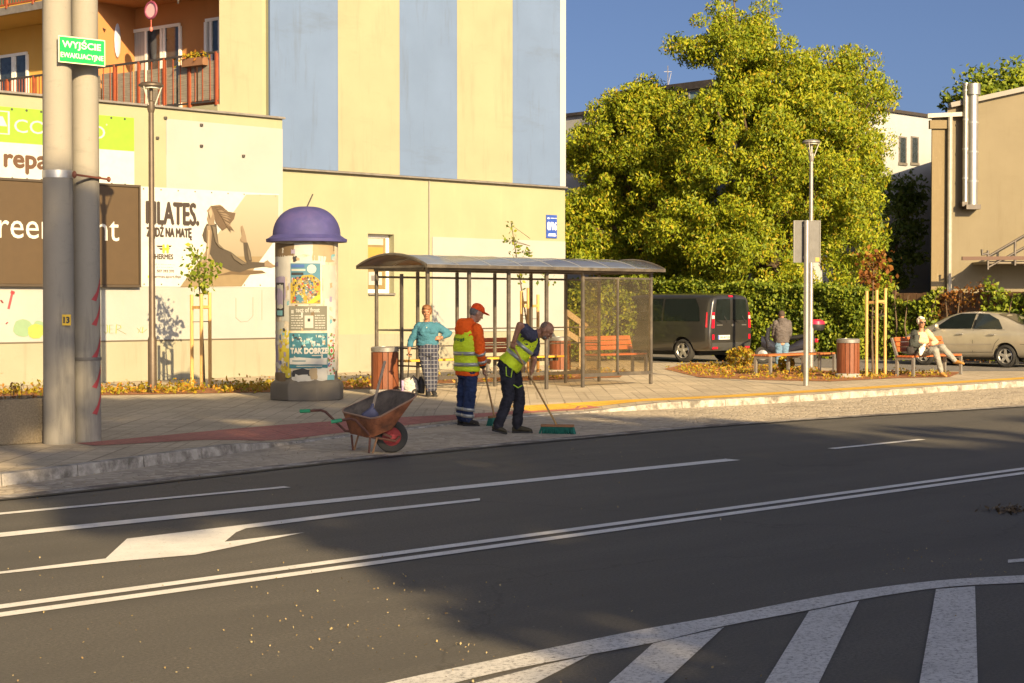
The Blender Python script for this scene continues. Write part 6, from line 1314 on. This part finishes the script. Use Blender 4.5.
b = MB(); b.loft([(hipc+Vector((0, 0, z)), Y_*a, X_*w) for z, a, w in ((-.09, .13, .17), (-.02, .15, .19), (.05, .13, .18))], 20)
for h_, k_, a_ in ((hipR, knR, anR), (hipL, knL, anL)): b.chain([h_, k_, a_+(k_-a_)*.06], [.11, .080, .056])
garment('trousers', b, cloth('grey_trousers', (.24, .235, .21), .15), T4, .012, 3, .008, 8)
fL = (anL+Vector((-.03, .05, -.06)), anL+Vector((.16, -.13, -.075))); fR = (P4(938.6, 0, -.10), P4(943, 0, -.30))
for p in fR: p.z = .015
b = MB(); shoe(b, *fL); shoe(b, *fR); garment('shoe', b, cloth('shoe_tan', (.36, .18, .05)), T4, .010, 2, .002)
t = thing('white_scarf', 'folded white cloth lying on the seated woman\'s lap', 'cloth', w4+P4(922.5, 349, -.02)); b = MB(); b.loft([((.0, 0, .10), (.05, 0, .02), (0, .05, 0)), ((-.03, -.05, .02), (.07, 0, 0), (0, .04, .02)), ((-.06, -.08, -.07), (.06, 0, 0), (0, .03, 0)), ((-.08, -.09, -.14), (.02, 0, 0), (0, .015, 0))], 16); garment('folds', b, cloth('white_cloth', (.62, .56, .5), .1), t, .010, 2, .010, 14)
t = thing('handbag', 'small dark handbag on the bench beside the seated woman', 'handbag', w4+P4(913, 353, .12)); b = MB(); b.loft([((0, 0, z), (w, 0, 0), (0, .07, 0)) for z, w in ((-.01, .10), (.05, .13), (.12, .12), (.15, .08))], 14); garment('bag', b, cloth('bag_dark', (.04, .035, .035)), t, .010, 2, .006)
b = MB(); b.tube([(-.08, 0, .14), (-.03, 0, .26), (.05, 0, .14)], .008, 6); b.build('strap', M['black'], t)
# --- man at the scooter, seen from behind
w5 = G(781.5, 366.5); w5 = Vector((w5.x, w5.y-.05, PZ)); s5 = FPX/w5.y; T5 = thing('person', 'man in grey hooded jacket and jeans standing back turned at the scooter', 'person', w5)
def P5(px, py, d=0): return Vector(((px-781.5)/s5, d, (366.5-py)/s5))
hd5 = P5(781.5, 315, .06); Mh5 = frame_m(R(95), R(28))
b = MB(); head_geo(b, hd5, Mh5); b.cap(P5(781.5, 321, .02), hd5, .055, .05); rsh, lsh = P5(788, 323), P5(775.5, 323); rel, rwr = P5(789.5, 334, .06), P5(787, 341, .22); lel, lwr = P5(774, 334, .06), P5(777, 341, .22)
b.loft([(P5(781.5, y, 0), Y_*a, X_*w) for y, a, w in ((345, .11, .15), (335, .11, .15), (325, .1, .16), (321, .05, .07))], 18)
for sh, e_, w_ in ((rsh, rel, rwr), (lsh, lel, lwr)): b.chain([sh, e_, w_], [.05, .04, .03])
LG = [(P5(784.5, 345), P5(785, 355, .02), P5(785, 364)), (P5(778.5, 345), P5(778, 355, .02), P5(778, 364))]
for h_, k_, a_ in LG: b.chain([h_, k_, a_], [.085, .06, .045])
hand_geo(b, rwr, (-.2, 1, -.3), (-1, 0, 0), 1, 40); hand_geo(b, lwr, (.2, 1, -.3), (1, 0, 0), -1, 40); link('body', remesh(b, .010, 2), skin_m, T5, smooth=180); face_bits(T5, hd5, Mh5)
b = MB(); b.ell(hd5+Mh5 @ Vector((-.025, 0, .02)), (.09, .085, .10), 14, 10, M=Mh5); garment('hair', b, cloth('hair_dark', (.07, .05, .04)), T5, .012, 2, .004)
b = MB(); b.loft([(P5(781.5, y, 0), Y_*a, X_*w) for y, a, w in ((342.5, .145, .185), (337, .15, .19), (328, .145, .20), (323, .12, .19), (319.5, .08, .10))], 22)
for sh, e_, w_ in ((rsh, rel, rwr), (lsh, lel, lwr)): b.chain([sh, e_, w_+(e_-w_)*.1], [.085, .07, .05])
b.loft([(P5(781.5, y, -.05), Y_*.08, X_*.12) for y in (325, 320.5, 318)], 14); garment('jacket', b, cloth('grey_jacket', (.095, .082, .08), .2), T5, .012, 3, .012, 9)
b = MB()
for h_, k_, a_ in LG: b.chain([h_, k_, a_], [.115, .085, .07])
garment('jeans', b, cloth('jeans_blue', (.12, .20, .30), .25), T5, .012, 3, .010, 9)
b = MB(); 
for x in (785, 778): h_ = P5(x, 0, -.06); h_.z = .015; shoe(b, h_, h_+Vector((0, .26, 0)))
garment('shoe', b, cloth('shoe_dark', (.03, .03, .03)), T5, .011, 2, .002)
# ------------------------------------------------------------------ vegetation
def clumps(lobes, n, inner=.25, rng=RNG):
    out = []; vol = np.array([l[1][0]*l[1][2] for l in lobes]); pr = vol/vol.sum()
    for i in rng.choice(len(lobes), n, p=pr):
        c, r = lobes[i]; d = rng.normal(size=3); d /= np.linalg.norm(d)
        k = rng.uniform(.80, 1.05) if rng.random() > inner else rng.uniform(.2, .8)
        out.append(np.array(c)+d*np.array(r)*k)
    return np.array(out)
def spray(cl, per, r, rng=RNG, flat_=.75):
    n = len(cl); rad = rng.uniform(.6, 1.25, n)*r; d = rng.normal(size=(n, per, 3)); d /= np.linalg.norm(d, axis=2)[:, :, None]; k = rng.uniform(.35, 1.0, (n, per, 1))**.6
    p = cl[:, None, :]+d*k*rad[:, None, None]*np.array([1, 1, flat_]); nr = d*.9+np.array([.25, -.5, .35]); return p.reshape(-1, 3), nr.reshape(-1, 3)
def limbs(b, base, targets, r0, fork, rng=random):
    base, fork = Vector(base), Vector(fork)
    b.tube([base, base+(fork-base)*.5+Vector((rng.uniform(-.1, .1), rng.uniform(-.1, .1), 0)), fork], [r0, r0*.82, r0*.7], 12)
    for tg in targets:
        tg = Vector(tg); m_ = fork+(tg-fork)*.5+Vector((rng.uniform(-.3, .3), rng.uniform(-.3, .3), rng.uniform(.0, .5)))
        b.tube([fork-Vector((0, 0, r0*.4)), m_, tg], [r0*.5, r0*.3, r0*.08], 7)
def boughs(lobes, n, sub, rb, rng=RNG):         # boughs on the lobes, sub-clumps on each bough
    c = clumps(lobes, n, .10, rng); out = []
    for p in c:
        r = rb*rng.uniform(.7, 1.3); d = rng.normal(size=(sub, 3)); d /= np.linalg.norm(d, axis=1)[:, None]; out.append(p+d*r*np.array([1, 1, .62])*rng.uniform(.55, 1, (sub, 1))-np.array([0, 0, .25])*r*(d[:, :1]**2))
    return np.concatenate(out)
def tree(name, label, base, lobes, nclump, per, rc_, lsize, m, fork, r0, droop=.35, thin=.5, group=None, cat='tree', inner=.25, ntarg=10, flat_=.75, nrm=None, bough=None):
    t = thing(name, label, cat, base, 0, group); bl_ = Vector(base)
    lob = [(np.array(c)-np.array(base), r) for c, r in lobes]
    cl = boughs(lob, nclump, bough[0], bough[1]) if bough else clumps(lob, nclump, inner); b = MB(); idx = RNG.choice(len(cl), min(ntarg, len(cl)), replace=False)
    limbs(b, (0, 0, -.05), [cl[i] for i in idx], r0, Vector(fork)-bl_); b.build('trunk', M['bark'], t)
    p, nr = spray(cl, per, rc_, flat_=flat_); leaves('crown', p, lsize, m, t, droop, thin, nr*1.3); return t
def AT(px, py, Y): p = at(px, py, Y); return (p.x, p.y, p.z)
kB = 57.0/FPX
def LB(px, py, rx, rz, Y=57.0, ry=None): return (AT(px, py, Y), (rx*Y/FPX, (ry if ry else rx)*Y/FPX, rz*Y/FPX))
bigL = [LB(742, 55, 44, 52), LB(720, 110, 52, 62, 56), LB(795, 95, 60, 62), LB(826, 95, 44, 40, 57), LB(758, 150, 80, 75, 55.5), LB(825, 180, 45, 68, 56.5), LB(795, 235, 78, 62, 55), LB(720, 225, 62, 68, 55), LB(842, 140, 22, 38, 57.5), LB(745, 16, 20, 22), LB(700, 60, 24, 26), LB(850, 190, 18, 55, 57), LB(838, 262, 36, 40, 55.5)]
pB_ = AT(768, 300, 57); tree('walnut_tree', 'tall broad yellow green walnut tree towering over the hedge', (pB_[0], pB_[1], 0), bigL, 112, 165, .50, .15, M['leaf_gold'], AT(765, 265, 57), .32, .9, .40, ntarg=40, bough=(11, 1.05))
leftL = [LB(628, 150, 45, 52, 58), LB(596, 165, 26, 50, 58.5), LB(610, 225, 42, 62, 58), LB(655, 215, 52, 75, 58), LB(662, 135, 40, 44, 58), LB(640, 118, 30, 24, 58.5), LB(600, 275, 36, 34, 58), LB(690, 270, 45, 40, 58), LB(584, 200, 14, 90, 58.5), LB(600, 120, 24, 26, 58.5)]
pL_ = AT(640, 300, 58.5); tree('walnut_tree', 'lower yellow green tree crowding the left flank of the tallest walnut tree', (pL_[0], pL_[1], 0), leftL, 80, 165, .50, .15, M['leaf_gold'], AT(640, 255, 58.5), .24, .9, .40, ntarg=26, bough=(11, 1.0))
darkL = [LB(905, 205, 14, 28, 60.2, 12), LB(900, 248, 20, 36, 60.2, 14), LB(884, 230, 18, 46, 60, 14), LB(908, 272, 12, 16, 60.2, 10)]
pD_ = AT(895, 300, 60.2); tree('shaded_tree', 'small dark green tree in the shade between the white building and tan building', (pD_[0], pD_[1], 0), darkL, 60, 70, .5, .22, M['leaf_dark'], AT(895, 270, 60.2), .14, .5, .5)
farL = [LB(985, 92, 30, 18, 80), LB(1005, 82, 30, 16, 80), LB(965, 100, 20, 14, 80), LB(1040, 85, 40, 22, 80), LB(1000, 115, 50, 26, 80)]
pF_ = AT(1005, 300, 80); tree('roof_high_tree', 'distant olive tree rising behind the roof of the tan building', (pF_[0], pF_[1], 0), farL, 110, 60, .8, .30, M['leaf_green'], AT(1005, 180, 80), .35, .3, .5)
# hedge along the fence
def hedge(name, label, v0, v1, x0, x1, h0, h1, n, m, size, kind=None):
    t = thing(name, label, 'hedge', W(UF, v0, PZ), ANG)
    L_ = v1-v0; k = int(n); y = RNG.uniform(0, L_, k); 
    top = h0+(h1-h0)*(.5+.5*np.sin(y*1.7+RNG.uniform(0, 6))*np.cos(y*.63)); z = RNG.uniform(0, 1, k)**.8*top; x = -RNG.uniform(x0, x1, k)*(1-.35*(z/top)**3)
    p = np.stack([x, y, z], 1); tk = RNG.random(k) < .25; p[tk, 2] = top[tk]+RNG.normal(0, .07, tk.sum()); p[tk, 0] = -RNG.uniform(-.3, x1*.8, tk.sum())
    # bulges
    bl__ = np.array([noise.noise(Vector((a[1]*1.2, a[2]*1.4, 3))) for a in p]); p[:, 0] -= bl__*.22
    b = MB(); rr2 = random.Random(2)
    for q in np.arange(.3, L_, .55): b.tube([(-.25, q, 0), (-.3+rr2.uniform(-.1, .1), q+rr2.uniform(-.2, .2), 1.0), (-.2, q+rr2.uniform(-.3, .3), 1.9)], [.03, .025, .01], 6)
    b.build('stem', M['bark'], t); leaves('foliage', p, size, m, t, .4, .65, (-.6, -.6, .3)); return t
hedge('ivy_hedge', 'dense green creeper hedge behind the scooter and litter bin', 28.2, 33.4, .15, .62, 2.0, 2.25, 13000, M['leaf_green'], .13)
hedge('ivy_hedge', 'green hedge running on behind the parked van', 33.6, 46, .15, .7, 2.15, 2.5, 20000, M['leaf_green'], .15)
hedge('climbing_creeper', 'bright green creeper climbing the brown fence behind the seated woman', 25.9, 28.1, .05, .35, 1.5, 2.45, 2600, M['leaf_green'], .13)
hedge('climbing_creeper', 'green creeper spilling over the fence behind the silver car', 19.5, 24.4, .05, .4, 1.7, 2.75, 4200, M['leaf_green'], .14)
hedge('red_creeper', 'thin reddish brown creeper on the fence between two green creepers', 24.2, 26.3, .05, .25, 1.6, 2.15, 800, M['leaf_red'], .11)
# shrubs right of the block corner, behind the shelter
def shrub(label, p, r, h, n, m, size, name='shrub'):
    t = thing(name, label, 'shrub', p); d = RNG.normal(size=(n, 3)); d /= np.linalg.norm(d, axis=1)[:, None]; k = RNG.uniform(.5, 1, (n, 1))**.5; q = d*k*np.array([r, r, h*.5])+np.array([0, 0, h*.52]); q[:, 2] = np.maximum(q[:, 2], .03)
    b = MB(); 
    for i in range(7): e_ = q[i*3]; b.tube([(0, 0, 0), tuple(e_*.5), tuple(e_)], [.02, .015, .006], 5)
    b.build('stem', M['bark'], t); leaves('foliage', q, size, m, t, .3, .6); return t
shrub('rounded green shrub beside the sloping wooden handrail', G(577, 362), .85, 2.1, 1800, M['leaf_green'], .13); shrub('loose green shrub seen through the left glass panel of the shelter', G(607, 361), .9, 2.2, 1900, M['leaf_green'], .13); shrub('bushy green shrub in front of the parked van nose', G(640, 357), 1.0, 2.0, 1900, M['leaf_green'], .14)
# staked young trees
def young(label, px, py, stakes, lob, n, m, size, hs, trunk_top, group='young trees tied to stakes'):
    p = G(px, py); t = thing('young_tree', label, 'tree', p, 0, group); s = FPX/p.y
    L3 = lambda x, y, d=0: ((x-px)/s, d, (py-y)/s)
    b = MB(); b.tube([(0, 0, 0), L3(px-1, py-40, .02), L3(*trunk_top)], [.03, .022, .008], 7); pts = []
    for (x, y, r_, k) in lob: c_ = np.array(L3(x, y, random.uniform(-.15, .15))); pts.append(RNG.normal(size=(k, 3))*np.array([r_/s, r_/s, r_/s*1.1])*.55+c_); b.tube([L3(px, (y+trunk_top[1]+30)/2), tuple(c_)], [.008, .004], 5)
    b.build('trunk', M['bark'], t); leaves('crown', np.concatenate(pts), size, m, t, .5, .7)
    sx = []
    for i, (x, ytop, dd) in enumerate(stakes):
        q_ = Vector((L3(x, ytop)[0], dd, 0)); st = thing('tree_stake', ['pale round wooden stake on the left of the %s', 'pale round wooden stake in the middle of the %s', 'pale round wooden stake on the right of the %s'][i] % hs, 'stake', p+q_, 0, 'stakes around young trees')
        b = MB(); h_ = (py-ytop)/s; b.tube([(0, 0, 0), (.0, 0, h_)], .036, 10); b.build('pole', M['pale_wood'], st); sx.append((q_, h_))
    cb = thing('stake_tie', 'cross rails joining the stakes of the %s' % hs, 'tie rail', p, 0, 'cross rails of the tree stakes')
    for dz_ in (.26, .55):
        b = MB()
        for i in range(len(sx)):
            (qa, ha), (qb, hb) = sx[i], sx[(i+1) % len(sx)]
            z = min(ha, hb)-dz_; b.bar(qa+Vector((0, 0, z)), qb+Vector((0, 0, z)), .03 if dz_ < .4 else .012, .06 if dz_ < .4 else .012)
        b.build('rail', M['pale_wood'] if dz_ < .4 else M['dark_metal'], cb, smooth=0)
young('young tree with pale green leaves beside the pilates banner', 204, 386, [(192.5, 294.5, -.05), (204.5, 294, -.3), (211, 292.5, -.1)], [(196, 258, 9, 55), (200, 272, 13, 90), (204, 280, 12, 80), (190, 250, 6, 20), (212, 268, 7, 25), (203, 288, 6, 25)], 0, M['leaf_green'], .11, 'young tree before the banner', (198, 256))
young('thin young tree with sparse leaves behind the bus shelter', 530, 377, [(521.5, 291, -.1), (528, 288, -.35), (538, 294.5, .1)], [(511, 225, 5, 10), (513, 240, 6, 22), (518, 252, 9, 34), (528, 253, 6, 16), (522, 275, 7, 26), (547, 279, 9, 18), (505, 240, 4, 8)], 0, M['leaf_green'], .10, 'young tree behind the shelter', (511, 222))
young('young tree with reddish brown crown near the red bench', 873, 376, [(865, 291, -.15), (873, 290, -.35), (886, 288, .1)], [(868, 262, 12, 70), (876, 268, 14, 90), (880, 258, 9, 40), (866, 275, 9, 40), (873, 283, 8, 40)], 0, M['leaf_red'], .13, 'young tree near the red bench', (873, 262))
# ground cover beds
def bed(name, P, n, lsize, h, label, mulch=True):
    Q = [GU(x, y) for x, y in P]; 
    sheet(name+'_soil', Q, PZ+.004, M['mulch'])
    us = [q[0] for q in Q]; vs = [q[1] for q in Q]; pts = []
    def inside(u, v):
        r = False; j = len(Q)-1
        for i in range(len(Q)):
            if (Q[i][1] > v) != (Q[j][1] > v) and u < (Q[j][0]-Q[i][0])*(v-Q[i][1])/(Q[j][1]-Q[i][1])+Q[i][0]: r = not r
            j = i
        return r
    while len(pts) < n:
        u, v = random.uniform(min(us), max(us)), random.uniform(min(vs), max(vs))
        if not inside(u, v): continue
        d = noise.noise(Vector((u*1.3, v*1.3, len(P))))
        if d < -.22 and random.random() < .8: continue
        for k in range(6): pts.append((u+random.gauss(0, .07), v+random.gauss(0, .07), PZ+.02+abs(random.gauss(0, h))*(1+max(d, 0))))
    o = leaves('ground_cover', np.array(pts), lsize, M['leaf_cover']); o.rotation_euler.z = ANG; tag(o, label, 'ground cover', kind='stuff')
bed('wall_bed', [(-60, 398), (60, 396), (150, 394.5), (282, 392), (282, 385), (150, 388.5), (0, 392), (-60, 394)], 2400, .085, .06, 'low yellow green and red plants along the annex wall')
bed('column_bed', [(282, 391.5), (372, 388.5), (372, 379.5), (282, 383.5)], 500, .085, .05, 'low yellow plants between the column and the shelter')
bed('shelter_bed', [(425, 384), (620, 377.5), (628, 371), (425, 377)], 800, .085, .05, 'low yellowish plants in the bed behind the shelter')
bed('bench_bed', [(664, 369), (700, 377.5), (760, 380), (830, 381.5), (900, 378), (950, 377), (962, 372), (900, 371.5), (830, 371), (740, 364.5), (690, 363)], 3000, .07, .03, 'yellow and orange low plants around the backless bench')
shrub('small pale tuft of grass growing behind the backless bench', G(786, 372), .2, .42, 260, M['leaf_cover'], .12, 'grass_tuft'); shrub('yellow low bush growing at the rear of the van', G(741, 366), .42, .5, 500, M['leaf_cover'], .11, 'low_bush')
# dry leaves blown over the road and the pavement
pts = []
for (x0, x1, y0, y1, n, z) in ((250, 520, 580, 660, 150, .012), (0, 480, 540, 683, 90, .012), (0, 1024, 470, 683, 110, .012), (0, 280, 470, 500, 60, .012), (100, 620, 395, 425, 120, PZ+.008), (880, 1024, 548, 575, 60, .012), (560, 1024, 378, 392, 90, PZ+.008), (280, 700, 430, 460, 160, .015)):
    for _ in range(n): u, v = GU(random.uniform(x0, x1), random.uniform(y0, y1), z); pts.append((u, v, max(z, .012 if v < ev(u) else (.014 if v < kv(u) else pavz(u, v)+.008))))
o = leaves('fallen_leaves', np.array(pts), .015, M['leaf_dry'], None, 0, .7, (0, 0, 3)); o.rotation_euler.z = ANG; tag(o, 'small dry leaves scattered over the road and pavement', 'fallen leaves', kind='stuff')
b = MB(); p = GU(1010, 511, 0)
t = thing('leaf_pile', 'small heap of dark wet leaves lying on the road', 'leaf pile', W(p[0], p[1], .006), ANG); d = RNG.normal(size=(140, 3))*np.array([.16, .12, .012]); d[:, 2] = abs(d[:, 2]); leaves('leaves', d*.75, .045, flat('wet_leaf', (.07, .045, .02)), t, 0, .7, (0, 0, 2))
# ------------------------------------------------------------------ street trees behind the camera, which shade the road and the pavement
def shade(label, base, lobes, n, seedsize=.42):
    return tree('street_tree', label, (base[0], base[1], .1), lobes, n, 90, .9, seedsize, M['leaf_green'], (base[0], base[1], 4.2), .3, .3, .7, group='street trees on the near pavement', inner=.35, ntarg=14)
shade('broad street tree on the near pavement left of the others', (14.3, -11, 0), [((12.5, -11, 9.16), (2.7, 2.4, 2.52)), ((12.2, -11, 11.9), (3.6, 2.6, 1.7)), ((11.6, -11, 12.4), (2.6, 2.2, 1.3)), ((11.3, -11, 15.11), (2.7, 2.6, 2.18)), ((14.8, -11, 15.7), (3.0, 2.6, 2.0)), ((16.6, -11, 9.73), (3, 2.6, 3.66)), ((16.8, -11, 13.74), (2.6, 2.6, 2.75))], 330)
shade('broad street tree on the near pavement between the others', (20.6, -11, 0), [((20.2, -11, 9.16), (3.6, 2.8, 3.21)), ((20.0, -11, 12.48), (3.6, 2.8, 2.75)), ((22.5, -11, 9.85), (3.0, 2.6, 2.98))], 128)
shade('broad street tree on the near pavement right of the others', (27.2, -11, 0), [((27.0, -11, 9.16), (3.8, 2.8, 3.44)), ((26.5, -11, 12.60), (3.6, 2.8, 2.86)), ((30.2, -11, 10.08), (3.4, 2.6, 3.66))], 128)
